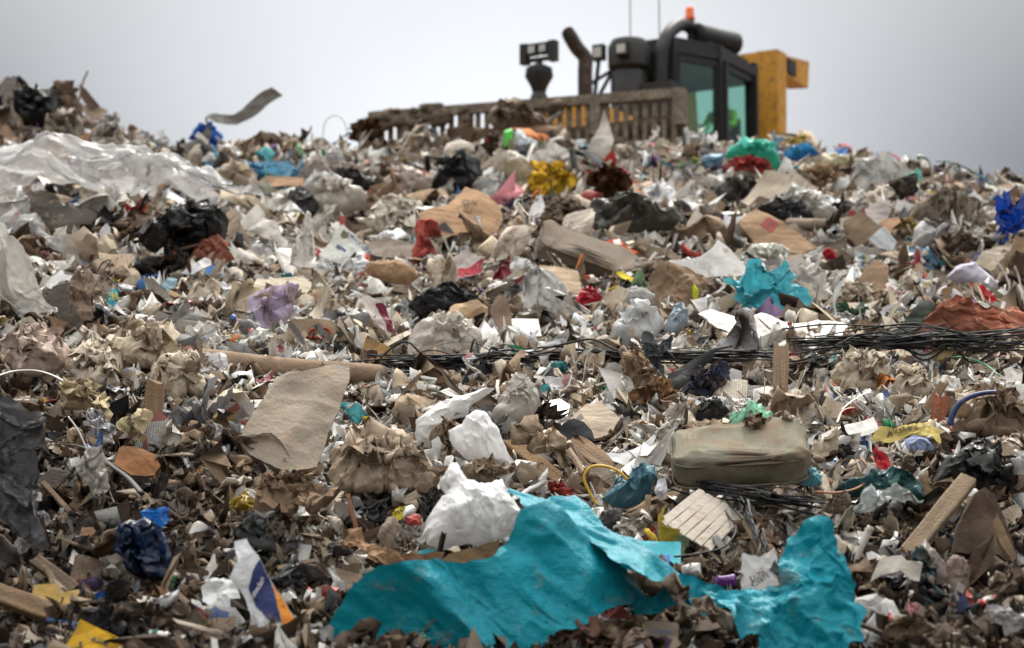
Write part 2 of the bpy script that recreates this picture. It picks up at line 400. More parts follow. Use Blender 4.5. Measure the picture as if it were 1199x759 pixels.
# ------------------------------------------------------------------ template meshes for the scattered pieces (about 1 m across)
def rnd_outline(rs, n, asp, jag):
    th = np.sort((np.arange(n)+rs.uniform(-.3, .3, n))/n*2*math.pi)
    r = rs.uniform(1-jag, 1, n)*.5
    return np.stack([np.cos(th)*r, np.sin(th)*r*asp], 1)
def rect_outline(rs):
    w, h = .5, .5*rs.uniform(.45, .95); k = rs.uniform(-.06, .06, (4, 2)); p = [(-w, -h), (w, -h), (w, h), (-w, h)]
    p = [(x+k[i][0], y+k[i][1]) for i, (x, y) in enumerate(p)]
    if rs.rand() < .6: p[2:3] = [(w, h*.2), (w*.75, h*.3), (w*.45, h*.95)]
    return np.array(p)
def t_sheet(rs, kind):
    if kind == 'paper':   o, seg, rg, am, n, soft, folds, th = rect_outline(rs), 32, .06, .06, 8, False, 2, 0
    elif kind == 'film':  o, seg, rg, am, n, soft, folds, th = rnd_outline(rs, rs.randint(5, 9), rs.uniform(.35, .85), .5), 36, .22, .08, 10, False, 2, 0
    elif kind == 'card':  o, seg, rg, am, n, soft, folds, th = rect_outline(rs), 30, .04, .03, 5, False, 1, .022
    elif kind == 'cloth': o, seg, rg, am, n, soft, folds, th = rnd_outline(rs, rs.randint(6, 11), rs.uniform(.3, .75), .5), 36, .22, .06, 9, False, 1, .02
    adir = rs.uniform(0, 3.1) if kind in ('film', 'cloth') and rs.rand() < .6 else None
    o = resample(o, seg, rg, rs); V2, R, F, n_ = polar(o, 13)
    f = wrinkles(rs, 1.0, am, n, soft, .12, .8, adir); g = wrinkles(rs, 1.0, am*.5, 6, True, .2, .8)
    V = np.stack([V2[:, 0]+g(V2[:, 0], V2[:, 1]), V2[:, 1]+g(V2[:, 1]+3, V2[:, 0]), f(V2[:, 0], V2[:, 1])], 1)
    for i in range(folds):
        if kind == 'card' and rs.rand() < .35: continue
        a = rs.uniform(0, 6.28); V = rotfold(V, rs.uniform(-.2, .2, 2), (math.cos(a), math.sin(a)), rs.uniform(.5, 2.6)*rs.choice([-1, 1]), rs.uniform(.02, .2))
    if kind in ('film', 'cloth'): V = V+warpfield(rs, 1.0, .75 if kind == 'cloth' else .6, .12, adir)(V2[:, 0], V2[:, 1])
    elif kind == 'paper': V = V+warpfield(rs, 1.0, .3, .12)(V2[:, 0], V2[:, 1])
    if th: V, F = thicken(V, F, n_, th)
    return V-V.mean(0), F
def ico(sub):
    bm = bmesh.new(); bmesh.ops.create_icosphere(bm, subdivisions=sub, radius=1)
    V = np.array([v.co[:] for v in bm.verts]); F = [tuple(v.index for v in f.verts) for f in bm.faces]; bm.free(); return V, F
ICO = {k: ico(k) for k in (1, 2, 3, 4, 5)}
def warp3(V, rs, amp, lams=(.9, .45, .22)):
    D = np.zeros_like(V)
    for lam in lams:
        for c in range(3):
            q = V+.25*lam*np.sin(V[:, [1, 2, 0]]*2.2/lam+rs.uniform(0, 6, 3))
            for i in range(3):
                k = rs.normal(size=3); k /= np.linalg.norm(k); x = q@k/lam+rs.rand()*5; y = q@np.cross(k, [.3, .5, .8])/lam+rs.rand()*5
                D[:, c] += amp*lam*.45*(1-2.4*np.abs(2*vn(x, y, rs.randint(9999))-1))
    return V+D
def t_bag(rs, sub=4):
    V, F = ICO[sub]; V = V.copy()
    n = np.zeros(len(V))
    for i in range(12):
        k = rs.normal(size=3); k /= np.linalg.norm(k); lam = rs.uniform(.25, 1.0)
        n += .05*lam*tri(V@k/lam+rs.rand()+.12*np.sin(V[:, 0]*5+i))
    top = np.clip(V[:, 2], 0, 1)**3; ang = np.arctan2(V[:, 1], V[:, 0])
    n += top*.10*np.sin(ang*9+rs.rand()*6)
    V = V*(1+n[:, None]); sq = 1-.72*sst(.5, .95, V[:, 2]); V[:, 0] *= sq; V[:, 1] *= sq
    if rs.rand() < .7: V[:, 2] += .5*sst(.75, 1.1, V[:, 2]); m = V[:, 2] > 1.15; V[m, 0] *= 2.2; V[m, 1] *= 1.6
    V = warp3(V, rs, .42)*np.array([.5, .5*rs.uniform(.6, 1), .5*rs.uniform(.35, .6)])
    return V-V.mean(0), F
def t_chunk(rs, sub=2, am=.3):
    V, F = ICO[sub]; V = V.copy(); n = np.zeros(len(V))
    for i in range(9):
        k = rs.normal(size=3); k /= np.linalg.norm(k); lam = rs.uniform(.4, 1.6); n += am*.5*lam*tri(V@k/lam+rs.rand())
    if am > .4: V = warp3(V, rs, .8)
    V = V*(1+(n[:, None] if am < .4 else 0))*np.array([.5, .5*rs.uniform(.5, 1), .5*rs.uniform(.3, .6)]); return V-V.mean(0), F
def plank(L, w, h, rs, seg=8, splin=.12):
    """a board with broken ends, a slight bow and worn edges"""
    xs = np.linspace(-.5, .5, seg+1)*L; V = []; prof = [(-.5, -.42), (-.42, -.5), (-.15, -.5), (.15, -.5), (.42, -.5), (.5, -.42), (.5, .42), (.42, .5), (.15, .5), (-.15, .5), (-.42, .5), (-.5, .42)]
    j0 = rs.uniform(-1, 1, len(prof))*splin*w*2; j1 = rs.uniform(-1, 1, len(prof))*splin*w*2; n = len(prof)
    for i, x in enumerate(xs):
        for k, (a, b) in enumerate(prof):
            xx = x+(j0[k] if i == 0 else 0)+(j1[k] if i == seg else 0)
            V.append((xx, a*w*(1+.03*math.sin(x*9/L)), b*h+.012*L*math.sin(x/L*3.1+1)))
    F = [(i*n+k, (i+1)*n+k, (i+1)*n+(k+1) % n, i*n+(k+1) % n) for i in range(seg) for k in range(n)]
    F += [tuple(range(n)), tuple(range(seg*n, seg*n+n))[::-1]]
    return np.array(V), F
def lathe(prof, n=16):
    V = []; F = []
    for r, z in prof:
        for k in range(n): V.append((r*math.cos(2*math.pi*k/n), r*math.sin(2*math.pi*k/n), z))
    for i in range(len(prof)-1):
        for k in range(n): F.append((i*n+k, i*n+(k+1) % n, (i+1)*n+(k+1) % n, (i+1)*n+k))
    F += [tuple(range(n))[::-1], tuple(range((len(prof)-1)*n, len(prof)*n))]
    return np.array(V), F

# ------------------------------------------------------------------ the setting
RS = np.random.RandomState(11)
def big_mesh(name, V, F, mat, col=None):
    me = bpy.data.meshes.new(name); V = np.ascontiguousarray(V, dtype=np.float32); F = np.ascontiguousarray(F, dtype=np.int32); k = F.shape[1]
    me.vertices.add(len(V)); me.vertices.foreach_set('co', V.ravel())
    me.loops.add(F.size); me.loops.foreach_set('vertex_index', F.ravel())
    me.polygons.add(len(F)); me.polygons.foreach_set('loop_start', np.arange(0, F.size, k, dtype=np.int32))
    me.update(calc_edges=True); me.validate()
    if col is not None:
        a = me.color_attributes.new('Col', 'FLOAT_COLOR', 'POINT'); a.data.foreach_set('color', np.ascontiguousarray(np.c_[col, np.ones(len(col))], dtype=np.float32).ravel())
    me.materials.append(mat); return obj(name, me)
us = np.unique(np.r_[np.linspace(-2400, -900, 24), np.linspace(-900, 900, 250), np.linspace(900, 2400, 24)])
dv = np.unique(np.r_[np.linspace(3.2, 8, 20), np.geomspace(8, 37, 290), np.linspace(37, 80, 40)])
UU, DD = np.meshgrid(us, dv); XX = UU/FPX*DD
ZZ = terr(XX, DD); nu = len(us)
ii = (np.arange(len(dv)-1)[:, None]*nu+np.arange(nu-1)[None]).ravel()
soil = base_mat('tip_soil', 1, .5, 1.0, 22, color=(.11, .082, .058), dirtcol=(.05, .035, .025))
o = big_mesh('refuse_slope', np.stack([XX, DD, ZZ], -1).reshape(-1, 3), np.stack([ii, ii+1, ii+nu+1, ii+nu], 1), soil)
o.data.polygons.foreach_set('use_smooth', [True]*len(o.data.polygons)); tag(o, kind='structure')
g = MB().add([(-3000, -3000, -.05), (3000, -3000, -.05), (3000, 3000, -.05), (-3000, 3000, -.05)], [(0, 1, 2, 3)]).build('ground', base_mat('bare_ground', 1, .5, .6, 3, color=(.09, .065, .045), dirtcol=(.06, .045, .03)))
tag(g, kind='structure')

# ------------------------------------------------------------------ colours by place on the tip, dirt with vignette shade painted in
PAL = {
 'white': [(.72, .71, .68), (.63, .61, .57), (.73, .74, .76)],
 'cream': [(.50, .43, .34), (.42, .345, .26), (.56, .50, .42)],
 'tan': [(.27, .19, .125), (.21, .15, .10), (.31, .235, .165)],
 'grey': [(.27, .265, .26), (.17, .17, .17), (.36, .36, .37)],
 'brown': [(.085, .055, .037), (.055, .037, .026), (.13, .085, .055)],
 'black': [(.018, .018, .02), (.028, .027, .027)],
 'red': [(.42, .04, .035), (.34, .07, .06)], 'blue': [(.05, .13, .32), (.16, .32, .45)], 'turquoise': [(.06, .28, .31)],
 'green': [(.05, .26, .12), (.25, .42, .25)], 'yellow': [(.5, .35, .05), (.45, .38, .14)], 'orange': [(.5, .17, .05), (.36, .12, .06)],
 'pink': [(.5, .2, .22)], 'purple': [(.16, .10, .2), (.36, .31, .42)]}
BR = {'white': 'white', 'cream': 'cream', 'tan': 'tan', 'grey': 'grey', 'brown': 'dark brown', 'black': 'black'}
def darkness(px, py):  # real brown dirt, plus vignette and low light put into the colour
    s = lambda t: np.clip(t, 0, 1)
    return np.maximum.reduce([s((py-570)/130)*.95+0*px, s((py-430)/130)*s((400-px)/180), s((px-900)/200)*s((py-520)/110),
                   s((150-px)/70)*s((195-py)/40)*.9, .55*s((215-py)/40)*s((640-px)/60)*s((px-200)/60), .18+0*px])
def accent_rate(px, py): return .04+.09*np.clip((330-py)/150, 0, 1)
NAMES = ['white', 'cream', 'tan', 'grey', 'brown', 'black']
def pick_col(rs, px, py, kind=None):
    D = float(darkness(np.array(float(px)), np.array(float(py))))
    if rs.rand() < accent_rate(px, py)*(1-.6*D) and kind not in ('wood', 'card'):
        n = rs.choice(['red', 'blue', 'turquoise', 'green', 'yellow', 'orange', 'pink', 'purple'], p=[.22, .17, .12, .14, .12, .11, .09, .03])
    else:
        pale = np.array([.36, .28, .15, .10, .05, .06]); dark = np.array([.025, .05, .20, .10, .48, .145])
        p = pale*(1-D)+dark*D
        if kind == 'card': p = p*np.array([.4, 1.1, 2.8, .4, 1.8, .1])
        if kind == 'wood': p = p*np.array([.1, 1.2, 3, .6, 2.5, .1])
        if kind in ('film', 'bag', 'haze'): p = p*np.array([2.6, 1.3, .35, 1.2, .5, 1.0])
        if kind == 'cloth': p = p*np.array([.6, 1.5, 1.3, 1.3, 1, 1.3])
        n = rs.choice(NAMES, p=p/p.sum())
    c = np.array(PAL[n][rs.randint(len(PAL[n]))])*rs.uniform(.8, 1.15)*(1-.52*max(0, D-.3))  # last factor paints vignette shade into the piece colour
    return n, c
def col_array(rs, px, py):
    D = darkness(px, py); n = len(px)
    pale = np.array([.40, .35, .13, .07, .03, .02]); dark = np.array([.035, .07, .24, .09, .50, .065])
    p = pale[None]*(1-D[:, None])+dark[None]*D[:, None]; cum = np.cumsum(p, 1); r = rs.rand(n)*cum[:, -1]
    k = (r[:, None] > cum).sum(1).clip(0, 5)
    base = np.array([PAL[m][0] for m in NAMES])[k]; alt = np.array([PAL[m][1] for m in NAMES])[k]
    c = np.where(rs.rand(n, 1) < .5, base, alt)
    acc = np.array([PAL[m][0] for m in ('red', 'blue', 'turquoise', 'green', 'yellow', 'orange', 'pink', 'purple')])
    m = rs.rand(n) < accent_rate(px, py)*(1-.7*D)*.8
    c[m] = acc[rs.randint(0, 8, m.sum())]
    return c*rs.uniform(.7, 1.15, (n, 1))*(1-.52*np.clip(D-.3, 0, 1))[:, None]  # same painted shade for the litter colours
def proj_arr(p):
    v = p-CAM; f = v@FW; return 599.5+FPX*v[:, 0]/f, 379.5-FPX*(v@UPV)/f, f
def rand_rot(rs, n, flat=.5):
    nz = rs.normal(size=(n, 3))*flat+np.array([0, -.35, 1]); nz /= np.linalg.norm(nz, axis=1)[:, None]
    t = rs.normal(size=(n, 3)); x = np.cross(t, nz); x /= np.linalg.norm(x, axis=1)[:, None]; y = np.cross(nz, x)
    return np.stack([x, y, nz], 2)
def scatter_pts(rs, n, u0=-950, u1=950, d0=8.6, d1=36):
    u = rs.uniform(u0, u1, n); d = np.exp(rs.uniform(math.log(d0), math.log(d1), n))
    m = rs.rand(n) < .45; d[m] = np.interp(-rs.uniform(330, 850, m.sum()), -YC[:9], D0[:9]); x = u/FPX*d
    return np.stack([x, d, terr(x, d)], 1)
def stuff(name, rs, n, tv, tf, size, flat, lift, key, label, asp=(1, 1, 1), **kw):
    p = scatter_pts(rs, n, **kw); px, py, f = proj_arr(p)
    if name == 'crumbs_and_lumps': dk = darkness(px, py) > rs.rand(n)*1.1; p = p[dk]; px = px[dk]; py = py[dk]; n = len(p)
    keep = ~(masked(px, py-4, p[:, 1], .5) & (rs.rand(n) < .96)); p = p[keep]; px = px[keep]; py = py[keep]; n = len(p)
    s = np.clip(rs.lognormal(0, .42, n), .4, 2.0)*size*(p[:, 1]/14)**.75
    p[:, 2] += rs.uniform(-.3, 1, n)*lift*(p[:, 1]/14)
    R = rand_rot(rs, n, flat); A = np.ones((n, 3))*np.array(asp); A[:, 0] *= rs.uniform(.7, 1.8, n); A[:, 1] *= rs.uniform(.5, 1.1, n)
    ti = rs.randint(0, len(tv), n); T = np.array(tv)[ti]
    V = np.einsum('nij,nkj->nki', R, T*(s[:, None]*A)[:, None, :])+p[:, None, :]
    m = T.shape[1]; F = np.array(tf)
    FF = (F[None]+(np.arange(n)*m)[:, None, None]).reshape(-1, F.shape[1])
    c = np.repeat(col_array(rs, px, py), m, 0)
    o = big_mesh(name, V.reshape(-1, 3), FF, MATS[key], c); tag(o, label=label, cat='debris', kind='stuff')
    if key == 'debris_mat': o.data.polygons.foreach_set('use_smooth', [True]*len(o.data.polygons))
    return o
base_mat('debris_mat', .85, .2, .35, 60, attr=True, transl=.08)
base_mat('crumb_mat', 1, .3, .6, 80, attr=True)
def shard_templates(rs, n, g=3):
    out = []
    for i in range(n):
        a, b = np.meshgrid(np.linspace(-.5, .5, g), np.linspace(-.5, .5, g)); V = np.stack([a.ravel(), b.ravel(), np.zeros(g*g)], 1)
        V += rs.normal(0, .13, V.shape)*np.array([1, 1, 1.2]); an = rs.uniform(0, 6.28)
        V = rotfold(V, (0, 0), (math.cos(an), math.sin(an)), rs.uniform(-1.6, 1.6), .1); out.append(V)
    F = [(j*g+i, j*g+i+1, (j+1)*g+i+1, (j+1)*g+i) for j in range(g-1) for i in range(g-1)]
    return out, F
# ------------------------------------------------------------------ the dozer on the crest
def make_dozer():
    YEL = base_mat('machine_yellow', .5, .4, .15, 10, color=(.55, .265, .03), dirtcol=(.16, .11, .07), spec=.35)
    BLK = base_mat('machine_black', .55, .12, .1, 10, color=(.014, .014, .015), spec=.4)
    MUD = base_mat('muddy_steel', .9, .8, .6, 14, color=(.24, .2, .155), dirtcol=(.13, .10, .075))
    STL = base_mat('exhaust_steel', .6, .5, .1, 10, color=(.022, .017, .016), spec=.4, dirtcol=(.09, .05, .035))
    LENS = base_mat('lamp_lens', .15, 0.0, 0, 10, color=(.45, .46, .46), spec=.6)
    ORG = base_mat('beacon_orange', .3, 0.05, 0, 10, color=(.75, .13, .01), spec=.5)
    GL = bpy.data.materials.new('cab_glass'); GL.use_nodes = True; t = GL.node_tree; t.nodes.clear()
    o_ = N(t, 'ShaderNodeOutputMaterial'); gg = N(t, 'ShaderNodeBsdfGlossy'); gg.inputs['Roughness'].default_value = .03; gg.inputs[0].default_value = (.7, .85, .83, 1)
    tp = N(t, 'ShaderNodeBsdfTransparent'); tp.inputs[0].default_value = (.74, .9, .85, 1); mx_ = N(t, 'ShaderNodeMixShader'); mx_.inputs[0].default_value = .10
    t.links.new(tp.outputs[0], mx_.inputs[1]); t.links.new(gg.outputs[0], mx_.inputs[2]); t.links.new(mx_.outputs[0], o_.inputs[0])
    a = math.radians(30); D = 39.0
    base = P(793, 300, D); gz = level_z(55, 39.0)-3.5
    root = empty('bulldozer', (base[0], D, gz))
    root.rotation_euler = (0, 0, -math.pi/2-a)      # local +X = forwards
    tag(root, 'muddy yellow and black landfill bulldozer standing on the crest of the tip', 'bulldozer')
    h = np.array([-math.sin(a), -math.cos(a)]); lf = np.array([math.cos(a), -math.sin(a)])
    def zl(py, x, y):                                # local height that shows at photo row py for local plan point
        d = D+x*h[1]+y*lf[1]; return level_z(py, d)-gz
    def place(o): o.parent = root; return o
    # hood, tracks
    MB().box((2.35, 0, 1.22), (2.9, 1.15, 1.0)).box((2.35, 0, 1.75), (2.5, .8, .06)).build('hood', YEL, root)
    for s in (-1, 1):
        poly = [(-2.3, .45), (-1.9, .1), (2.6, .1), (3.1, .5), (2.9, .85), (.2, 1.15), (-2.0, .95)]
        f = MB(); n = len(poly)
        f.add([(x, s*1.0-.2, z) for x, z in poly]+[(x, s*1.0+.2, z) for x, z in poly], [tuple(range(n)), tuple(range(n, 2*n))[::-1]]+[(i, i+n, (i+1) % n+n, (i+1) % n) for i in range(n)])
        tr = f.build('track_frame', MUD, root)
        pp = smooth_path([(x, 0, z) for x, z in poly]+[(poly[0][0], 0, poly[0][1])], 7)
        shoe = mesh_of('track_shoe', *(lambda m: (np.concatenate(m.V), m.F))(MB().box((0, 0, 0), (.19, .6, .05)).box((0, 0, .05), (.04, .6, .08))), MUD, False)
        for i in range(0, len(pp)-1):
            dx = pp[(i+1) % len(pp)]-pp[i]; ob = obj('track_shoe', shoe, tr, (pp[i][0], s*1.0, pp[i][2])); ob.rotation_euler = (0, -math.atan2(dx[2], dx[0])+math.pi, 0)
    MB().box((0, 0, 1.0), (3.6, 1.5, .7)).build('chassis', YEL, root)
    for s in (-1, 1): MB().bar((.3, s*1.35, .7), (4.9, s*1.6, .6), .2, .35).build('push_arm', YEL, root)
    # blade with slatted rack, leaning a little to its right end
    b = place(empty('blade')); bx = 5.15
    def zt(y): return np.interp(y, [-2.6, 2.6], [zl(132, bx, -2.6), zl(104, bx, 2.6)])
    prof = [(0, 1.0), (.14, .75), (.2, .4), (.12, .1), (-.02, -.1)]
    m = MB()
    V = []; 
    zb = .55
    for y in (-2.6, 2.6):
        for x, z in prof: V.append((bx+.02-x, y, zb+z-.5))
        for x, z in prof: V.append((bx-.08-x, y, zb+z-.5))
    k = len(prof)
    F = [(i, i+1, 2*k+i+1, 2*k+i) for i in range(k-1)]+[(k+i+1, k+i, 3*k+i, 3*k+i+1) for i in range(k-1)]+[(0, 2*k, 3*k, k), (k-1, 2*k-1, 4*k-1, 3*k-1)]
    m.add(V, F).build('mouldboard', MUD, root)
    m = MB(); m.bar((bx, -2.6, zt(-2.6)-.06), (bx, 2.6, zt(2.6)-.06), .12, .14); m.build('rack_top_rail', MUD, root)
    m = MB(); m.bar((bx, -2.6, zt(-2.6)-.72), (bx, 2.6, zt(2.6)-.78), .12, .10); m.build('rack_middle_rail', MUD, root)
    for y in (-2.6, -2.0, -.95, .15, 1.25, 2.58): MB().bar((bx+.01, y, .9), (bx+.01, y, zt(y)), .15, .15).build('rack_post', MUD, root)
    sl_ = MB().box((0, 0, 0), (.05, .07, 1.45)).build('rack_slat', MUD, root)
    ys = np.arange(-2.48, 2.5, .155)
    for i, y in enumerate(ys):
        o = sl_ if i == 0 else sl_.copy()
        if i: C.objects.link(o)
        o.location = (bx-.02, y, zt(y)-.8)
    # mud and torn rags caught on the rack
    rs = np.random.RandomState(5)
    mud = base_mat('mud_cake', 1, .4, 1, 30, color=(.12, .092, .068), dirtcol=(.2, .155, .115))
    for i in range(30):
        y = rs.uniform(-2.6, -.9) if rs.rand() < .75 else rs.uniform(-.9, 1.9); V, F = ICO[2]
        q = V*(1+rs.normal(0, .2, (len(V), 1)))*rs.uniform(.06, .15)*np.array([.8, 1.3, .8]); zz = zt(y)+rs.uniform(-.25, .02) if rs.rand() < .55 else zt(y)-rs.uniform(.55, .95)
        MB().add(q+np.array([bx+.06, y, zz]), F).build('mud_clod', mud, root, True)
    # cab
    pl = [(.95, -.42), (.95, .42), (.1, .85), (-1.25, .85), (-1.25, -.85), (.1, -.85)]
    zr = zl(60, 0, 0); z0 = 1.25; zg = zl(166, .1, .85); zgt = zl(72, .1, .85)
    cabf = place(empty('cab'))
    def P2(i): return np.array(pl[i % 6])
    for i in range(6):
        MB().bar((*P2(i), z0), (*P2(i), zr-.05), .13, .13).build('cab_post', BLK, cabf)
    MB().prism(pl, z0, 1.5).build('cab_floor', BLK, cabf)
    rp = [(x*1.06, y*1.08) for x, y in pl]
    MB().prism(rp, zr-.28, zr-.12).prism([(x*.94, y*.94) for x, y in pl], zr-.12, zr).build('cab_roof', BLK, cabf)
    for i in range(6):
        A, B = P2(i), P2(i+1); dr = (B-A)/np.linalg.norm(B-A); A2, B2 = A+dr*.07, B-dr*.07
        nrm = np.array([dr[1], -dr[0]]); rear = i in (2, 4)
        lo = zg-.30 if not rear else zg+.05; 
        MB().bar((*((A2+B2)/2), z0+.2), (*((A2+B2)/2), lo), np.linalg.norm(B2-A2), .05).build('lower_panel', BLK if not rear else YEL, cabf) if False else None
        q = [(*A2, z0+.2), (*B2, z0+.2), (*B2, lo), (*A2, lo)]; q2 = [(x-nrm[0]*.05, y-nrm[1]*.05, z) for x, y, z in q]
        MB().add(q+q2, [(0, 1, 2, 3), (7, 6, 5, 4), (0, 4, 5, 1), (2, 6, 7, 3), (1, 5, 6, 2), (0, 3, 7, 4)]).build('lower_panel', BLK, cabf)
        top = zr-.30; w_ = .05 if not rear else .13
        A3, B3 = A2+dr*w_, B2-dr*w_
        fr = place(empty('window_frame')); 
        win = MB()
        for (p, q_) in (((*A2, lo), (*A2, top)), ((*B2, lo), (*B2, top))): win.bar(p, q_, .1 if not rear else .22, .07)
        win.bar((*A2, top-.04), (*B2, top-.04), .07, .14); win.bar((*A2, lo+.04), (*B2, lo+.04), .07, .12)
        w = win.build('window', BLK, cabf); fr.name = 'tmp'; bpy.data.objects.remove(fr)
        gq = [(*A3, lo), (*B3, lo), (*B3, top), (*A3, top)]; gq2 = [(x-nrm[0]*.012, y-nrm[1]*.012, z) for x, y, z in gq]
        MB().add(gq+gq2, [(0, 1, 2, 3), (7, 6, 5, 4), (0, 4, 5, 1), (2, 6, 7, 3), (1, 5, 6, 2), (0, 3, 7, 4)]).build('pane', GL, w)
    MB().box((-.92, .4, 1.84), (.5, .55, .18)).box((-1.16, .4, 2.15), (.1, .46, .55)).build('seat', BLK, cabf)
    # front machinery before the windscreen: air cleaner, brackets, lamps
    z1 = zl(44, 1.35, -.15)
    V, F = lathe([(.30, 1.9), (.30, z1-.62), (.26, z1-.55), (.34, z1-.5), (.34, z1-.16), (.28, z1-.05), (.12, z1)], 18)
    MB().add(V+np.array([1.35, -.18, 0]), F).box((1.25, .25, 2.1), (.5, .8, .9)).build('air_cleaner', BLK, root, True, 40)
    MB().bar((1.6, -.75, 1.9), (1.5, -.62, z1-.1), .05, .05).bar((1.6, -.75, z1-.75), (1.4, -.2, z1-.4), .05, .05).bar((1.75, -.95, 1.7), (1.45, -.4, z1-.5), .06, .06).build('handrail', BLK, root)
    la = MB().box((1.55, -.62, z1-.24), (.12, .2, .26)).build('headlight', BLK, root); MB().box((1.615, -.62, z1-.24), (.015, .14, .16)).build('lens', LENS, la)
    la = MB().box((1.72, -.1, z1-.28), (.12, .22, .2)).build('headlight', BLK, root); MB().box((1.785, -.1, z1-.28), (.015, .15, .14)).build('lens', LENS, la)
    # hose over the roof, condenser drum, beacon
    hp = smooth_path([(1.15, .28, 1.7), (1.15, .3, zr-.55), (1.05, .33, zr-.1), (.75, .35, zr+.18), (.35, .35, zr+.33), (-.05, .35, zr+.30)], 8)
    MB().tube(hp, .115, 12).build('intake_hose', BLK, root, True)
    c0, c1 = np.array([.1, .42, zr+.22]), np.array([-1.0, .62, zr+.26])
    MB().tube([c0, c0*.97+c1*.03, c0*.5+c1*.5, c1*.97+c0*.03, c1], [.14, .19, .19, .21, .15], 16).box((-.45, .45, zr+.02), (1.0, .4, .12)).build('cooling_drum', BLK, root, True, 40)
    bc = MB(); V, F = lathe([(.085, 0), (.085, .06), (.07, .1), (.07, .2), (.05, .235), (.01, .25)], 14); bc.add(V+np.array([.22, .38, zr+.42]), F); bc.build('beacon', ORG, root, True)
    MB().bar((.22, .38, zr), (.22, .38, zr+.43), .07, .07).build('beacon_stem', BLK, root)
    for s, y in ((.1, .55), (0, .42)): MB().tube([(1.1, y-.7+s*4, zr-.2), (1.1, y-.7+s*4, zr+1.5)], .012, 5).build('aerial', base_mat('aerial', .5, 0, 0, 10, color=(.3, .3, .3)), root)
    # exhaust stack
    ex = (2.97, -.12); zt_, zk = zl(41, *ex), zl(68, *ex)
    V, F = tube_mesh(smooth_path([(ex[0], ex[1], 1.8), (ex[0], ex[1], zk-.25), (ex[0], ex[1], zk), (ex[0]+.12, ex[1]-.08, zk+.15), (ex[0]+.26, ex[1]-.16, zt_)], 5), .115, 14)
    V[-14:, 2] += (V[-14:, 0]-V[-14:, 0].mean())*1.1
    MB().add(V, F).build('exhaust_stack', STL, root, True, 45)
    # work lamps on the lift cylinder mast
    mx2 = (3.76, -.5); zt2 = zl(52, *mx2); zb2 = zl(72, *mx2); x, y = mx2
    mast = MB().tube([(x, y, 1.4), (x, y, zl(118, *mx2)), (x, y, zl(108, *mx2))], [.16, .16, .1], 10)
    mast.tube([(x, y, zl(109, *mx2)), (x, y, zl(102, *mx2)), (x, y, zl(90, *mx2)), (x, y, zl(80, *mx2)), (x, y, zl(76, *mx2))], [.1, .13, .22, .2, .09], 12)
    mast.bar((x, y, zl(78, *mx2)), (x, y, zb2+.04), .08, .08).build('lamp_mast', BLK, root, True, 40)
    br = MB(); br.bar((x, y-.26, zb2+.03), (x, y+.26, zb2+.03), .06, .06).bar((x, y-.26, zt2), (x, y+.26, zt2), .06, .04).build('lamp_bracket', BLK, root)
    for s in (-1, -.33, .33, 1):
        if abs(s) < .9: l = MB().box((x, y+s*.29, (zt2+zb2)/2+.05), (.14, .15, .16)).build('work_lamp', BLK, root); MB().box((x+.078, y+s*.29, (zt2+zb2)/2+.05), (.014, .11, .11)).build('lens', LENS, l)
        else: MB().box((x, y+s*.25, (zt2+zb2)/2), (.14, .12, .32)).build('work_lamp', BLK, root)
    # rear frame and counterweight box
    rx, ry = -2.0, .86; zt3 = zl(62, rx, ry)
    def taper(z0_, z1_, hx0, hy0, hx1, hy1): return [(rx+sx*hx, ry+sy*hy, z) for z, hx, hy in ((z0_, hx0, hy0), (z1_, hx1, hy1)) for sx, sy in ((-1, -1), (1, -1), (1, 1), (-1, 1))]
    BXF = [(3, 2, 1, 0), (4, 5, 6, 7), (0, 1, 5, 4), (1, 2, 6, 5), (2, 3, 7, 6), (3, 0, 4, 7)]
    m = MB(); m.add(taper(zl(166, rx, ry), zt3, .17, .19, .2, .2), BXF); m.add(taper(.9, zl(166, rx, ry), .9, .4, .17, .19), BXF)
    m.build('rear_post', YEL, root)
    m = MB(); m.add([(x, -y, z) for x, y, z in taper(.9, zt3, .3, .25, .19, .17)], BXF).build('rear_post', YEL, root)
    MB().box((rx, 0, zt3-.15), (.34, 1.3, .3)).build('rear_beam', YEL, root)
    zc = (zl(66, rx-.5, ry)+zl(96, rx-.5, ry))/2
    bx_ = MB().add(np.array([(-.2, -.2, -.14), (-.2, .14, -.17), (-.2, .14, .17), (-.2, -.2, .14), (-1.2, -.2, -.19), (-1.2, .17, -.22), (-1.28, .17, .28), (-1.28, -.2, .24)])+np.array([rx, ry, zc]), [(0, 1, 2, 3), (7, 6, 5, 4), (0, 4, 5, 1), (1, 5, 6, 2), (2, 6, 7, 3), (3, 7, 4, 0)]).build('rear_lamp_box', YEL, root)
    MB().box((rx-.5, ry+.165, zc+.01), (.34, .03, .26)).build('rear_lamp', BLK, bx_)
    MB().box((-2.5, 0, 1.3), (.9, 1.7, .9)).build('fuel_tank', YEL, root)
    # driver
    dr_ = person(base, gz, a, D)
    return root

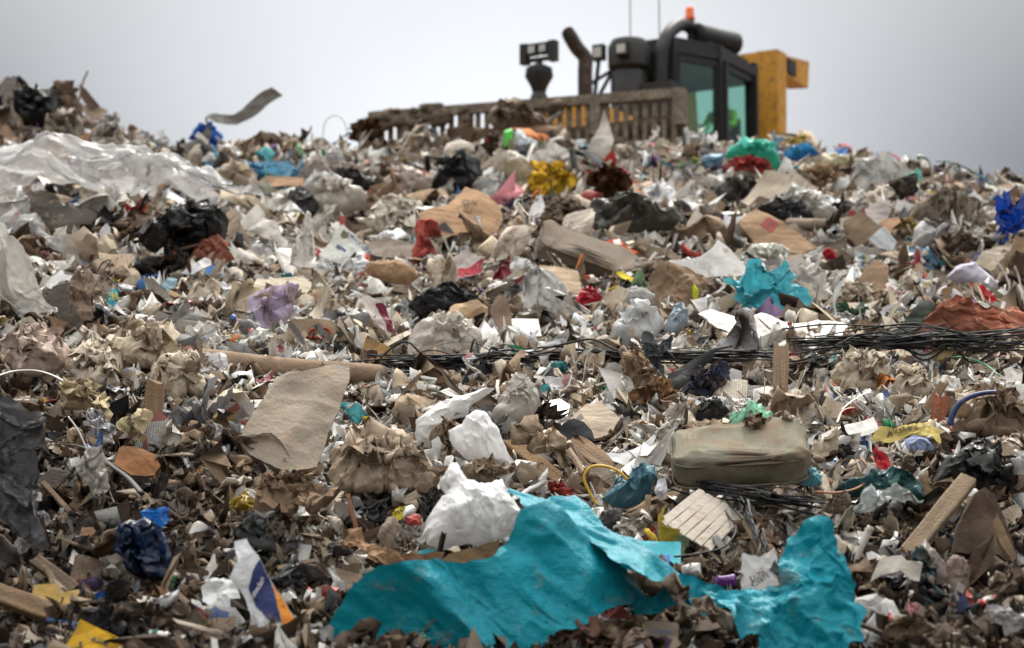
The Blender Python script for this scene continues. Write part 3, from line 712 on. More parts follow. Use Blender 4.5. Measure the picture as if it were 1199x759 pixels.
def person(base, gz, a, D):
    """seated driver in a hi-vis jacket behind the side glass"""
    Y = base_mat('hi_vis_cloth', .9, .1, .2, 40, color=(.42, .75, .06)); SK = base_mat('skin', .6, .05, .1, 40, color=(.48, .28, .2)); DK = base_mat('dark_trousers', .9, .1, .2, 40, color=(.02, .025, .04)); HR = base_mat('dark_hair', .8, .05, .3, 60, color=(.03, .02, .015))
    root = empty('person', (base[0], D, gz)); root.rotation_euler = (0, 0, -math.pi/2-a)
    tag(root, 'driver in a green high visibility jacket seated in the bulldozer cab, hands forward', 'person')
    def skin(name, pts, edges, rad, mat, par):
        me = bpy.data.meshes.new(name); me.from_pydata(pts, edges, []); o = obj(name, me, None)
        sk = o.modifiers.new('s', 'SKIN'); 
        for i, r in enumerate(rad): me.skin_vertices[0].data[i].radius = r if isinstance(r, tuple) else (r, r)
        me.skin_vertices[0].data[0].use_root = True
        o.modifiers.new('b', 'SUBSURF').levels = 1
        dg = bpy.context.evaluated_depsgraph_get(); m2 = bpy.data.meshes.new_from_object(o.evaluated_get(dg)); m2.materials.clear(); m2.materials.append(mat)
        m2.polygons.foreach_set('use_smooth', [True]*len(m2.polygons)); bpy.data.objects.remove(o); return obj(name, m2, par)
    x, z = -.98, 2.04
    def v(dx, dy, dz): return (x+dx, dy+.40, z+dz)
    skin('body', [v(0, 0, 0), v(.02, 0, .25), v(.04, 0, .47), v(.05, 0, .56), v(.08, 0, .63), v(.09, 0, .72), v(.07, 0, .79), v(.03, .2, .45), v(.12, .27, .22), v(.38, .2, .2), v(.03, -.2, .45), v(.12, -.27, .22), v(.38, -.2, .2), v(.42, .12, .02), v(.45, .12, -.42), v(.42, -.12, .02), v(.45, -.12, -.42), v(.60, .13, -.45), v(.60, -.13, -.45)],
         [(0, 1), (1, 2), (2, 3), (3, 4), (4, 5), (5, 6), (2, 7), (7, 8), (8, 9), (2, 10), (10, 11), (11, 12), (0, 13), (13, 14), (14, 17), (0, 15), (15, 16), (16, 18)],
         [(.15, .12), (.14, .11), (.15, .11), .055, .07, .1, .08, .065, .05, .035, .065, .05, .035, .08, .055, .08, .055, .04, .04], SK, root)
    skin('jacket', [v(0, 0, 0), v(.02, 0, .25), v(.04, 0, .46), v(.03, .2, .45), v(.12, .27, .22), v(.32, .215, .2), v(.03, -.2, .45), v(.12, -.27, .22), v(.32, -.215, .2)], [(0, 1), (1, 2), (2, 3), (3, 4), (4, 5), (2, 6), (6, 7), (7, 8)], [(.18, .15), (.17, .14), (.18, .13), .085, .07, .055, .085, .07, .055], Y, root)
    skin('trousers', [v(0, 0, -.02), v(.42, .12, .02), v(.45, .12, -.36), v(.42, -.12, .02), v(.45, -.12, -.36)], [(0, 1), (1, 2), (0, 3), (3, 4)], [(.17, .13), .095, .07, .095, .07], DK, root)
    V, F = ICO[3]; MB().add(V*np.array([.105, .09, .085])+np.array(v(.055, 0, .80)), F).build('hair', HR, root, True)
    for s in (-1, 1):
        m = MB(); q = v(.4, s*.2, .2); m.add(ICO[2][0]*np.array([.045, .035, .018])+np.array(q), ICO[2][1])
        for k in range(4): m.tube(smooth_path([np.array(q)+np.array([.03, (k-1.5)*.016, 0]), np.array(q)+np.array([.075+.006*(k in (1, 2)), (k-1.5)*.018, 0]), np.array(q)+np.array([.09, (k-1.5)*.018, -.03])], 3), .008, 6)
        m.tube([np.array(q)+np.array([.0, -s*.03, 0]), np.array(q)+np.array([.05, -s*.055, -.01])], .009, 6); m.build('hand', SK, root, True)
    return root
DOZER = make_dozer()
# ------------------------------------------------------------------ hand-placed pieces of refuse
HEROES = []        # (short name, centre px, outline px)
class Frame: pass
def frame(outline, lean, yaw, near, anchor=None):
    o = np.asarray(outline, float)
    if anchor is None:
        k = np.argmax(o[:, 1]); anchor = (.5*o[k, 0]+.5*o[:, 0].mean(), min(o[k, 1]-1, 745))
    A, d = at(*anchor, near); L, y = math.radians(lean), math.radians(yaw); fr = Frame()
    fr.A = A; fr.d = d; fr.U = np.array([math.cos(y), math.sin(y), 0]); back = np.array([-math.sin(y), math.cos(y), 0])
    fr.V = back*math.sin(L)+np.array([0, 0, math.cos(L)]); fr.N = np.cross(fr.U, fr.V)
    def topl(px, py):
        r = ray(px, py); t = ((fr.A-CAM)@fr.N)/(r@fr.N); p = CAM+r*t-fr.A; return p@fr.U, p@fr.V
    fr.topl = topl; fr.m = d/FPX; return fr
def world(fr, V): return V[:, :1]*fr.U+V[:, 1:2]*fr.V+V[:, 2:]*fr.N
HN = [0]
DEF = dict(pad=dict(amp=.01, n=6, th=.006, ragged=0, warp=.03), cloth=dict(amp=.13, n=22, th=.006, ragged=.12), paper=dict(amp=.10, n=9, ragged=.02), card=dict(amp=.03, n=5, th=.006, ragged=.010, rings=16),
           film=dict(amp=.13, n=26, ragged=.07, lo=.04), haze=dict(amp=.13, n=26, ragged=.05, lo=.04), plastic=dict(amp=.13, n=26, ragged=.05, lo=.05), print=dict(amp=.10, n=10, ragged=.03),
           hard=dict(amp=.02, n=4, th=.006, ragged=0, rings=6), foam=dict(amp=.03, n=8, th=.05, ragged=.06), wood=dict(amp=.006, n=5, th=.02, ragged=.02, rings=6), dusty=dict(amp=.03, n=10, th=.02, ragged=.008, rings=24),
           fur=dict(amp=.2, n=16, soft=True, ragged=.12, lo=.08, th=.01), rubber=dict(amp=.06, n=8, th=.008, ragged=.03), metal=dict(amp=.05, n=6, ragged=.02), vinyl=dict(amp=.1, n=16, ragged=.02))
def H(name, lm, label, cat, outline, mat, col, shape='sheet', lean=42, yaw=None, near=.14, puff=.5, group=None, anchor=None, adir=None, seed=None, record=True, parent=None, segs=None, **kw):
    HN[0] += 1; rs = np.random.RandomState(seed if seed is not None else 100+HN[0]); p = dict(DEF[mat]); p.update(kw)
    if yaw is None: yaw = rs.uniform(-18, 18)
    fr = frame(outline, lean, yaw, near, anchor)
    o2 = np.array([fr.topl(*q) for q in outline]); ext = o2.max(0)-o2.min(0); size = max(ext); mn = min(ext)
    segs = segs or int(np.clip(size/fr.m*.9, 40, 170)); segs += segs % 2
    rings = max(p.get('rings', 0), int(np.clip(segs/4.2, 9, 42)))
    o = resample(o2, segs, p.get('ragged', 0), rs); V2, R, F, n_ = polar(o, rings)
    f = wrinkles(rs, size, p['amp']*.8, p['n'], p.get('soft', False), p.get('lo', .12), p.get('hi', .9), adir)
    gx = wrinkles(rs, size, p['amp']*.25, 6, True, .15, .7)
    wa = p.get('warp', {'card': .4 if p['amp'] >= .06 else .02, 'cloth': .75, 'plastic': .5, 'film': .55, 'haze': .5, 'fur': .8, 'vinyl': .34, 'paper': .16, 'print': .2}.get(mat, 0.02))*kw.get('ws', 1.0)
    if mat in ('cloth', 'plastic', 'fur') and p['amp'] < .1: wa *= p['amp']/.1
    wf = warpfield(rs, mn*.6+size*.4, wa, kw.get('wlo', .03), adir, kw.get('wtop', .26 if mat == 'cloth' else .36))
    a, b = V2[:, 0], V2[:, 1]
    if shape == 'pillow':
        dist = np.full(len(a), 1e9)
        if mat == 'cloth': puff *= .75
        for q in o: np.minimum(dist, np.hypot(a-q[0], b-q[1]), out=dist)
        dist[R >= .999] = 0; ed = np.clip(dist/(mn*p.get('edge', .36)), 0, 1); hgt = mn*puff*np.sqrt(1-(1-ed)**2)*(.8+.2*np.sqrt(np.clip(1-R*R, 0, 1))); w = .3+.7*ed
        Vf = np.stack([a, b, hgt], 1)+wf(a, b)*w[:, None]; Vb = np.stack([a, b, -hgt*.5], 1)
        rim = R >= .999; Vb[rim] = Vf[rim]
        m = len(Vf); V = np.vstack([Vf, Vb[:m-n_]]); g = lambda i: i if i >= m-n_ else i+m
        F = list(F)+[tuple(g(i) for i in q[::-1]) for q in F]
        nl = 0 if p['amp'] < .09 or 'layers' in kw else {'cloth': 2, 'fur': 2, 'plastic': 1}.get(mat, 0)
        for l in range(nl):                      # torn and turned-back layers lying over the bundle
            s0 = rs.uniform(.45, .85); cc = centroid(o); ol = (o-cc)*s0*np.array([rs.uniform(.7, 1.15), rs.uniform(.7, 1.1)])+cc+rs.uniform(-.22, .22, 2)*ext*(1.05-s0)
            ol = resample(ol, 60, .3, rs); L2, LR, LF, _ = polar(ol, 14); w2 = warpfield(rs, mn*.6+size*.4, wa*1.1, .04, None, .25)(L2[:, 0], L2[:, 1])
            dl = np.full(len(L2), 1e9)
            for q in o: np.minimum(dl, np.hypot(L2[:, 0]-q[0], L2[:, 1]-q[1]), out=dl)
            hl = mn*puff*np.sqrt(1-(1-np.clip(dl/(mn*p.get('edge', .36)), 0, 1))**2); LV = np.c_[L2, hl+mn*(.05+.03*l)+.04*mn*LR**3]+w2
            F += [tuple(i+len(V) for i in q) for q in LF]; V = np.vstack([V, LV])
    else:
        g = gx(a, b); curl = kw.get('curl', 0.0); cx = kw.get('cdir', 0.0); s_ = (a*math.cos(cx)+b*math.sin(cx))
        fa = f(a, b)+curl*(s_**2)/max(size, .01)
        V = np.stack([a+g*.6, b+g*.5, fa], 1)+wf(a, b)
        if p.get('th'): V, F = thicken(V, F, n_, p['th']*max(1, fr.d/14))
    W_ = world(fr, V)
    sharp = None if p.get('soft') or mat in ('plastic', 'film', 'haze', 'cloth', 'fur', 'vinyl') else 38
    ob = obj(name, mesh_of(name, W_, F, MATS_K(mat), True, sharp), parent, None if parent else fr.A, col)
    if parent is not None: ob.location = Vector(fr.A)-parent.location
    if label: tag(ob, label, cat, group)
    if record: HEROES.append((lm, centroid(outline), np.asarray(outline, float), fr.d))
    fr.f = (lambda x, y: f(x, y)+kw.get('curl', 0)*((x*math.cos(kw.get('cdir', 0))+y*math.sin(kw.get('cdir', 0)))**2)/max(size, .01)) if shape != 'pillow' else None
    fr.g = gx; fr.wf = wf; fr.th = p.get('th', 0)*max(1, fr.d/14); fr.o = ob; ob_fr[ob.name] = fr
    return ob
ob_fr = {}
def MATS_K(k): return K[k] if k in K else MATS[k]
def surf(fr, a, b, lift):
    g = fr.g(a, b); return world(fr, np.stack([a+g*.6, b+g*.5, fr.f(a, b)+fr.th/2+lift], 1)+fr.wf(a, b))
def slab3(name, lm, label, cat, c, wpx, tpx, deep, mat, col, roll=0, yaw=0, tilt=25, near=.45, outline=None, e=.30, seed=1, anchor=None):
    """a stuffed box cushion: rounded box with sagging faces, seams and piping"""
    HN[0] += 1; A, d = at(*(anchor or c), near); m = d/FPX; c3 = P(*c, d); V, F = ICO[5]; V = V.copy(); rs = np.random.RandomState(seed)
    W2, T2, D2 = wpx*m/2, tpx*m/2, deep/2
    S = np.sign(V)*np.abs(V)**e; S /= (np.abs(S)**(2/e*.9)).sum(1)[:, None]**(e*.5*1/.9*.98)
    S = np.clip(S, -1.02, 1.02); sag = 1-.10*np.abs(V[:, 0])**3
    Q = np.c_[S[:, 0]*W2, S[:, 1]*D2*sag, S[:, 2]*T2*(1+.12*(1-V[:, 0]**2))]
    wf = warpfield(rs, W2*2, .085, .04, None, .35); Dw = wf(Q[:, 0], Q[:, 1]+Q[:, 2]*1.3); Q = Q+Dw
    t, r, y = math.radians(tilt), math.radians(roll), math.radians(yaw)
    M = Matrix.Rotation(y, 3, 'Z') @ Matrix.Rotation(-r, 3, 'Y') @ Matrix.Rotation(t, 3, 'X'); M = np.array(M)
    ob = obj(name, mesh_of(name, Q@M.T, F, K[mat], True), None, c3, col); tag(ob, label, cat)
    th = np.linspace(0, 2*math.pi, 61)
    for sz in (-.62, .62):
        cx, sy = np.cos(th), np.sin(th); q = np.c_[np.sign(cx)*np.abs(cx)**e*W2*1.005, np.sign(sy)*np.abs(sy)**e*D2*1.005*(1-.10*np.abs(cx)**3), np.full(61, sz*T2)]
        V2, F2 = tube_mesh(q@M.T, .006*d/13, 6); obj('piping', mesh_of('piping', V2, F2, K[mat], True), ob, None, tuple(v*.75 for v in col))
    HEROES.append((lm, np.array(c, float), np.array(outline, float), d)); return ob
def patch(ob, outline, col, name='printed_panel', mat='hard_print', lift=.004):
    """a printed area lying on a hand-placed sheet and following its creases"""
    fr = ob_fr[ob.name]; o2 = resample(np.array([fr.topl(*q) for q in outline]), 40); V2, R, F, n_ = polar(o2, 12)
    return obj(name, mesh_of(name, surf(fr, V2[:, 0], V2[:, 1], lift), F, MATS[mat], True), ob, None, col)
def letters(ob, text, c, hpx, rot=0, col=(.02, .02, .03), shear=0, lift=.007, wscale=1.0):
    fr = ob_fr[ob.name]; cu = bpy.data.curves.new('t', 'FONT'); cu.body = text; cu.size = 1; cu.align_x = 'CENTER'; cu.align_y = 'CENTER'; cu.resolution_u = 3; cu.space_line = .8; cu.offset = .012
    to = bpy.data.objects.new('t', cu); C.objects.link(to); dg = bpy.context.evaluated_depsgraph_get()
    me = bpy.data.meshes.new_from_object(to.evaluated_get(dg)); bpy.data.objects.remove(to)
    bm = bmesh.new(); bm.from_mesh(me)
    V = np.array([v.co[:] for v in bm.verts]); F = [tuple(v.index for v in f.verts) for f in bm.faces]; bm.free()
    r = math.radians(rot); h = hpx*1.35
    x, y = V[:, 0]*h*wscale, -V[:, 1]*h
    px = c[0]+x*math.cos(r)+y*math.sin(r); py = c[1]-x*math.sin(r)+y*math.cos(r)
    ab = np.array([fr.topl(px[i], py[i]) for i in range(len(V))])
    return obj('lettering', mesh_of('lettering', surf(fr, ab[:, 0], ab[:, 1], lift), F, MATS['ink'], False), ob, None, col)
base_mat('hard_print', .55, .25, .25, 40); base_mat('ink', .7, .1, 0, 40)
def strand(name, lm, label, cat, pts, rpx, mat, col, flat=1.0, stand=False, near=.12, group=None, n=8, parent=None, sm=8, dd=None):
    """a strap, cable, ribbon or stick that follows photo points; (px, py[, extra metres nearer])"""
    q = []; ds = []
    for i, p in enumerate(pts): ds.append(at(p[0], min(p[1], 745), near)[1]-(p[2] if len(p) > 2 else 0))
    ds = np.array(ds, float)
    if stand: ds[:] = ds[np.argmax([p[1] for p in pts])]
    else:
        lin = np.linspace(ds[0], ds[-1], len(ds)); k = np.minimum(ds, lin+.25); ds = k
        for _ in range(2): ds[1:-1] = (ds[:-2]+2*ds[1:-1]+ds[2:])/4
    if dd is not None: ds = ds+np.linspace(0, dd, len(ds))
    W_ = smooth_path([P(p[0], p[1], d) for p, d in zip(pts, ds)], sm); o0 = W_[0].copy()
    r = (np.array(rpx) if not np.isscalar(rpx) else rpx)*ds.mean()/FPX
    if not np.isscalar(r): r = np.interp(np.linspace(0, 1, len(W_)), np.linspace(0, 1, len(r)), r)
    V, F = tube_mesh(W_-o0, r, n, True, flat)
    ob = obj(name, mesh_of(name, V, F, MATS_K(mat), True), parent, o0 if parent is None else Vector(o0)-parent.location, col)
    if label: tag(ob, label, cat, group)
    if lm: HEROES.append((lm, np.array([np.mean([p[0] for p in pts]), np.mean([p[1] for p in pts])]), None, ds.mean()))
    return ob
def board(name, lm, label, p1, p2, wpx, hpx, col, dd=0.0, near=.15, mat='wood', cat='plank', splin=.12, roll=0, d1=None):
    A, d = at(p1[0], min(p1[1], 745), near)
    if d1: d = d1
    A = P(*p1, d); B = P(*p2, d+dd); L = np.linalg.norm(B-A); rs = np.random.RandomState(int(p1[0]+7*p1[1]))
    V, F = plank(L, wpx*d/FPX, hpx*d/FPX, rs, 8, splin); x = (B-A)/L; z = np.array([0, -.8, .6]); y = np.cross(z, x); y /= np.linalg.norm(y); z = np.cross(x, y)
    c, s = math.cos(roll), math.sin(roll); y, z = y*c+z*s, z*c-y*s
    ob = obj(name, mesh_of(name, V, F, MATS_K(mat), False), None, None, col)
    ob.matrix_world = Matrix([[x[0], y[0], z[0], (A+B)[0]/2], [x[1], y[1], z[1], (A+B)[1]/2], [x[2], y[2], z[2], (A+B)[2]/2], [0, 0, 0, 1]])
    tag(ob, label, cat)
    nrm = np.array([-(p2[1]-p1[1]), p2[0]-p1[0]], float); nrm = nrm/np.linalg.norm(nrm)*wpx/2; a_, b_ = np.array(p1, float), np.array(p2, float)
    HEROES.append((lm, (a_+b_)/2, np.array([a_+nrm, b_+nrm, b_-nrm, a_-nrm]), d)); return ob
def ctrl(name, rows, mat, col, amp, seed, size, k=10, parent=None, thick=.003):
    """a sheet draped through rows of (px, py, distance) control points"""
    G = np.array([[P(*c) for c in r] for r in rows]); G = np.array([smooth_path(r, k) for r in G]); G = np.array([smooth_path(G[:, j], k) for j in range(G.shape[1])]).transpose(1, 0, 2)
    a, b, _ = G.shape; V = G.reshape(-1, 3); o0 = V.mean(0); V = V-o0
    F = [(i*b+j, i*b+j+1, (i+1)*b+j+1, (i+1)*b+j) for i in range(a-1) for j in range(b-1)]
    rs = np.random.RandomState(seed); f = wrinkles(rs, size, amp, 16, False, .06, .6); g = wrinkles(rs, size, amp*.5, 8, True, .1, .5)
    s, t = V[:, 0], V[:, 2]*1.0+V[:, 1]*.4; Nn = vnormals(V, F)
    wf = warpfield(rs, size, amp*3.2, .02, None, .11); D = wf(s, t); V = V+Nn*(f(s, t)*.55+D[:, 2])[:, None]+np.stack([D[:, 0], 0*s, D[:, 1]], 1)*.7
    ob = obj(name, mesh_of(name, V, F, MATS_K(mat), True), parent, o0, col); return ob

WH, CR, TA, GR, BR_, BK = (.66, .65, .62), (.46, .39, .30), (.27, .19, .125), (.25, .245, .24), (.085, .055, .037), (.016, .016, .018)
# ---- the turquoise sheet in the foreground
TQ = (.001, .215, .28)
TK = dict(amp=.10, n=14, ws=.5, wtop=.30, wlo=.03, lo=.06)
tq = H('vinyl_sheet', 'turquoise vinyl sheet', 'large turquoise embossed vinyl sheet, crumpled and torn, draped across the foreground', 'sheet', [(352,752),(372,728),(395,706),(420,689),(434,680),(470,671),(540,664),(575,654),(592,636),(606,600),(642,592),(700,634),(738,664),(766,704),(715,718),(665,735),(640,752),(622,775),(355,775)], 'vinyl', TQ, lean=8, yaw=14, near=.55, adir=.9, segs=190, **TK)
H('folded_band', 'turquoise band', None, None, [(594,575),(612,569),(640,566),(672,569),(694,578),(712,600),(735,622),(760,640),(790,660),(820,678),(852,690),(822,694),(800,680),(784,690),(768,700),(752,708),(738,702),(712,678),(682,656),(640,630),(610,606)], 'vinyl', TQ, lean=64, yaw=6, near=.95, anchor=(752,700), parent=tq, segs=180, adir=.6, **TK)
H('torn_flap', 'turquoise tear', None, None, [(797,672),(815,678),(852,690),(858,706),(842,716),(815,716),(790,704),(770,722),(745,720),(735,700),(765,700)], 'vinyl', TQ, lean=-12, near=.45, parent=tq, segs=80, **TK)
H('torn_flap', 'turquoise bridge', None, None, [(822,684),(852,688),(885,688),(915,704),(905,730),(880,748),(862,736),(848,714)], 'vinyl', TQ, lean=48, near=.6, parent=tq, segs=90, **TK)
H('torn_flap', 'turquoise peak', None, None, [(868,704),(882,690),(912,693),(908,655),(925,625),(938,608),(952,604),(966,611),(985,640),(1003,678),(1001,712),(950,718),(900,716)], 'vinyl', TQ, lean=18, yaw=-8, near=.45, parent=tq, segs=130, **TK)
H('torn_flap', 'turquoise flap', None, None, [(856,730),(880,708),(905,704),(950,705),(1012,706),(1004,738),(998,746),(984,750),(990,772),(930,776),(882,772),(886,750),(868,758)], 'vinyl', TQ, lean=42, near=.6, parent=tq, segs=130, **TK)
# ---- foreground, left to right
H('plastic_tarp', 'black tarp', 'charcoal grey plastic tarp hanging at the left edge of the slope', 'tarp', [(-20,470),(30,466),(52,476),(46,512),(38,545),(40,585),(58,625),(52,650),(20,640),(-20,600)], 'plastic', (.055,.055,.06), lean=20, amp=.07)
H('plastic_bag', 'navy bag', 'dusty dark blue plastic bag sagging in the dark left hollow', 'bag', [(138,628),(150,612),(168,603),(182,612),(196,625),(204,650),(203,672),(190,680),(170,676),(150,668),(138,650)], 'plastic', (.008,.022,.065), 'pillow', lean=12, puff=.15, amp=.2, ws=1.5, adir=0.2)
H('plastic_bag', 'bright blue bag corner', 'bright blue crumpled plastic corner standing above the dark blue bag', 'bag', [(171,592),(182,598),(203,603),(197,615),(187,617),(168,622),(166,608)], 'plastic', (.01,.14,.48), lean=20, near=.35)
H('white_feather', 'white plastic knife-shaped strip', 'narrow white pointed plastic strip beside the dark blue bag', 'plastic strip', [(127,628),(138,617),(152,609),(158,610),(154,616),(140,625)], 'hard', (.62,.6,.55), lean=30, near=.3)
H('sweet_wrapper', 'orange and red wrapper', 'crumpled orange, red and white wrapper in the dark at the left', 'wrapper', [(22,582),(30,573),(36,578),(46,576),(47,585),(38,592),(42,612),(38,618),(33,600),(20,592)], 'print', (.6,.3,.15), lean=15, near=.2)
w = H('newsprint_scrap', 'grey newsprint scrap', 'round grey printed scrap with black capitals below the orange wrapper', 'paper scrap', [(42,600),(50,597),(60,604),(58,613),(50,618),(42,612)], 'paper', (.3,.3,.3), lean=15, near=.25, amp=.03)
letters(w, 'LIMITED', (50,606), 5, -10)
w = H('yellow_booklet', 'ochre paper', 'creased ochre yellow printed paper lying on dark soil at the left', 'paper', [(36,702),(40,686),(55,684),(66,685),(72,695),(82,692),(93,690),(92,704),(75,708),(64,712),(50,708)], 'card', (.42,.28,.09), lean=30, near=.2, th=.002)
H('plastic_scrap', 'blue scrap', 'vivid blue plastic scrap beside the ochre yellow paper', 'plastic scrap', [(92,692),(104,697),(118,699),(130,695),(122,703),(108,703),(94,705)], 'plastic', (.01,.12,.45), lean=40)
w = H('yellow_sack', 'yellow printed sack', 'bright yellow sack corner with a black word at the bottom edge', 'sack', [(70,764),(80,748),(94,724),(110,732),(130,742),(152,754),(150,770)], 'card', (.5,.29,.015), lean=25, near=.3, th=.002)
patch(w, [(105,750),(109,746),(128,752),(126,757)], (.03,.03,.03)); letters(w, '3PIPE', (117,752), 4, -14, (.5,.3,.03), lift=.012)
H('black_cloth', 'black cloth', 'thick black cloth slumped across the lower left corner', 'cloth', [(90,725),(105,712),(125,718),(150,730),(175,740),(172,764),(140,764),(110,742)], 'cloth', (.02,.02,.022), 'pillow', lean=35, near=.2, puff=.3)
w = H('foil_sack', 'blue and orange sack', 'white plastic sack with navy and orange panels, standing crumpled in soil', 'sack', [(273,633),(288,631),(305,656),(318,683),(345,727),(334,734),(322,739),(306,746),(297,738),(291,712),(281,694),(270,676),(280,658)], 'paper', (.52,.54,.56), lean=18, yaw=8, near=.35, amp=.05, n=12, segs=130, ws=.35)
patch(w, [(305,657),(317,683),(328,729),(314,727),(298,710),(289,689),(296,672)], (.012,.02,.10)); patch(w, [(317.5,683),(344,727),(335,732),(329,730)], (.62,.22,.02))
letters(w, 'novelan', (300,690), 7, 58, (.6,.6,.6), lift=.012)
H('foil_sack', 'torn white sack', 'torn white plastic sack flap with an orange stripe left of the navy panel', 'sack', [(236,685),(245,680),(262,671),(272,678),(277,690),(280,702),(268,702),(272,712),(262,729),(250,722),(238,706)], 'paper', (.5,.52,.52), lean=22, near=.35, amp=.09)
H('plastic_scrap', 'turquoise scrap', 'small turquoise crumpled scrap below the navy and orange sack', 'plastic scrap', [(288,745),(292,738),(300,736),(307,748),(303,753),(294,752)], 'plastic', (.01,.25,.42), 'pillow', lean=20, near=.35)
H('dark_dome', 'brown dome', 'smooth dusty brown dome of cloth at the bottom edge before the turquoise sheet', 'cloth bundle', [(438,766),(446,750),(458,738),(475,733),(495,736),(506,745),(514,766)], 'cloth', (.06,.045,.036), 'pillow', lean=10, near=.5, puff=.5, amp=.05)
H('cardboard_piece', 'red-stained cardboard', 'crumpled dark cardboard with red stains before the turquoise sheet', 'cardboard', [(645,728),(655,713),(668,702),(682,708),(695,722),(706,736),(702,750),(680,757),(655,752)], 'card', (.12,.065,.045), lean=20, near=.4, amp=.06)
H('cardboard_piece', 'curled printed card', 'curled torn printed card standing beside the red-stained cardboard', 'cardboard', [(688,704),(702,700),(717,712),(728,708),(738,720),(722,734),(708,730),(695,718)], 'print', (.3,.24,.2), lean=15, near=.35)
w = H('cardboard_piece', 'small printed card', 'small grey brown card with faded blue print below the sheet', 'cardboard', [(752,731),(758,727),(795,729),(794,750),(775,748),(753,742)], 'card', (.22,.18,.14), lean=20, near=.35)
letters(w, 'LLOYD', (773,741), 6, -5, (.05,.1,.2))
H('fabric_rag', 'grey twisted rag', 'long grey brown twisted rag caught in the tear of the turquoise sheet', 'rag', [(778,684),(790,680),(797,698),(812,708),(828,714),(842,712),(853,728),(855,742),(838,740),(818,732),(800,720)], 'cloth', (.2,.165,.13), lean=15, near=.6, amp=.22)
H('fabric_rag', 'dusty pale rag', 'dusty pale cloth lump below the middle of the turquoise sheet', 'rag', [(732,745),(742,735),(752,737),(762,750),(765,766),(725,766)], 'cloth', (.26,.2,.16), 'pillow', lean=20, near=.5)
w = H('newspaper_bag', 'grey and white printed bag', 'grey and white printed bag with black handwriting above the turquoise sheet', 'bag', [(866,690),(868,660),(870,648),(890,652),(905,641),(908,650),(918,668),(923,696),(905,694),(885,690)], 'plastic', (.5,.5,.5), lean=12, near=.3, amp=.05, ws=.5)
patch(w, [(902,668),(908,655),(919,672),(922,692),(911,688),(910,678)], (.06,.06,.06)); patch(w, [(911,686),(914,682),(923,696),(915,698)], (.3,.12,.07)); letters(w, 'DOSE\nCOSTE', (888,677), 6, 32, (.02,.02,.03))
H('plastic_tube', 'purple tube', 'purple tube with orange end lying above the turquoise sheet', 'tube', [(836,676),(845,677),(861,674),(864,678),(862,686),(848,687),(838,684)], 'hard', (.1,.02,.16), 'pillow', lean=40, near=.2)
H('mint_bag', 'mint green film', 'pale mint green thin bag standing between white slats and sheet', 'bag', [(767,628),(775,612),(785,607),(800,612),(806,622),(807,648),(795,650),(785,640),(775,636)], 'haze', (.42,.62,.45), lean=15, near=.3)
H('vinyl_piece', 'small turquoise square', 'flat light turquoise square piece behind the large turquoise sheet', 'sheet piece', [(748,634),(797,635),(797,668),(780,655),(765,650)], 'hard', (.03,.38,.46), lean=35, near=.2)
H('vinyl_piece', 'small blue chip', 'small royal blue plastic rectangle in front of the turquoise square', 'plastic chip', [(770,651),(784,650),(784,660),(778,661)], 'hard', (.01,.1,.42), lean=35, near=.4)
H('white_cup', 'white cup pieces', 'broken white polystyrene cups beside the purple tube', 'cup', [(797,664),(806,660),(820,659),(821,674),(812,677),(800,672)], 'foam', (.6,.6,.6), 'pillow', lean=20, near=.3)
H('fabric_rag', 'ragged white cloth', 'ragged white cloth strip torn to shreds above the turquoise sheet', 'rag', [(717,612),(725,608),(735,615),(745,612),(755,600),(762,608),(757,622),(748,634),(738,628),(722,622)], 'cloth', (.5,.46,.4), lean=20, near=.25)
board('wood_lath', 'long wooden lath', 'long thin wooden lath lying diagonally behind the turquoise sheet', (714,605), (816,572), 9, 6, (.3,.21,.13), .35)
board('wood_stick', 'upright stick', 'short splintered upright stick leaning on the wooden lath', (757,615), (759,580), 7, 5, (.36,.26,.17), 0, .3, cat='stick')
board('wood_stick', 'pale chip', 'short pale wooden stick left of the wooden lath', (711,604), (708,582), 6, 4, (.4,.32,.22), 0, .3, cat='stick')
bl = empty('window_blind', at(820, 620)[0]); tag(bl, 'warped white slatted blind panel with dirty slats under black cables', 'blind')
HEROES.append(('slatted blind', np.array([822., 610.]), np.array([(768,620),(815,583),(858,580),(870,600),(835,642),(805,640)], float), 11.5))
for i in range(6):
    f_ = i/5; x0, y0, x1, y1 = 776+f_*52, 612+f_*30, 822+f_*46, 576+f_*26
    A, d = at(x0, 640, .25); d = 11.4
    V, F = plank(np.linalg.norm(P(x1, y1, d+.35)-P(x0, y0, d)), .042, .008, RS, 8, .1); a_, b_ = P(x0, y0, d), P(x1, y1, d+.35); x = (b_-a_)/np.linalg.norm(b_-a_); z = np.array([.3, -.8, .6]); y = np.cross(z, x); y /= np.linalg.norm(y); z = np.cross(x, y)
    Wp = V[:, :1]*x+V[:, 1:2]*y+V[:, 2:]*z+(a_+b_)/2-np.array(bl.location); obj('slat', mesh_of('slat', Wp, F, K['dusty'], False), bl, None, (.42,.375,.32))
H('kraft_paper', 'brown kraft paper', 'long creased brown kraft paper lying above the left of the turquoise sheet', 'paper', [(411,618),(420,619),(428,628),(445,640),(460,650),(480,655),(515,655),(514,666),(480,668),(455,671),(438,669),(428,655),(415,645),(383,640),(400,636)], 'paper', (.26,.155,.085), lean=22, near=.4, amp=.12, segs=140, ws=1.6)
board('wood_stick', 'orange wooden stick', 'thin orange brown stick standing up from the brown kraft paper', (418,622), (407,579), 5, 4, (.36,.17,.09), 0, .3, cat='stick')
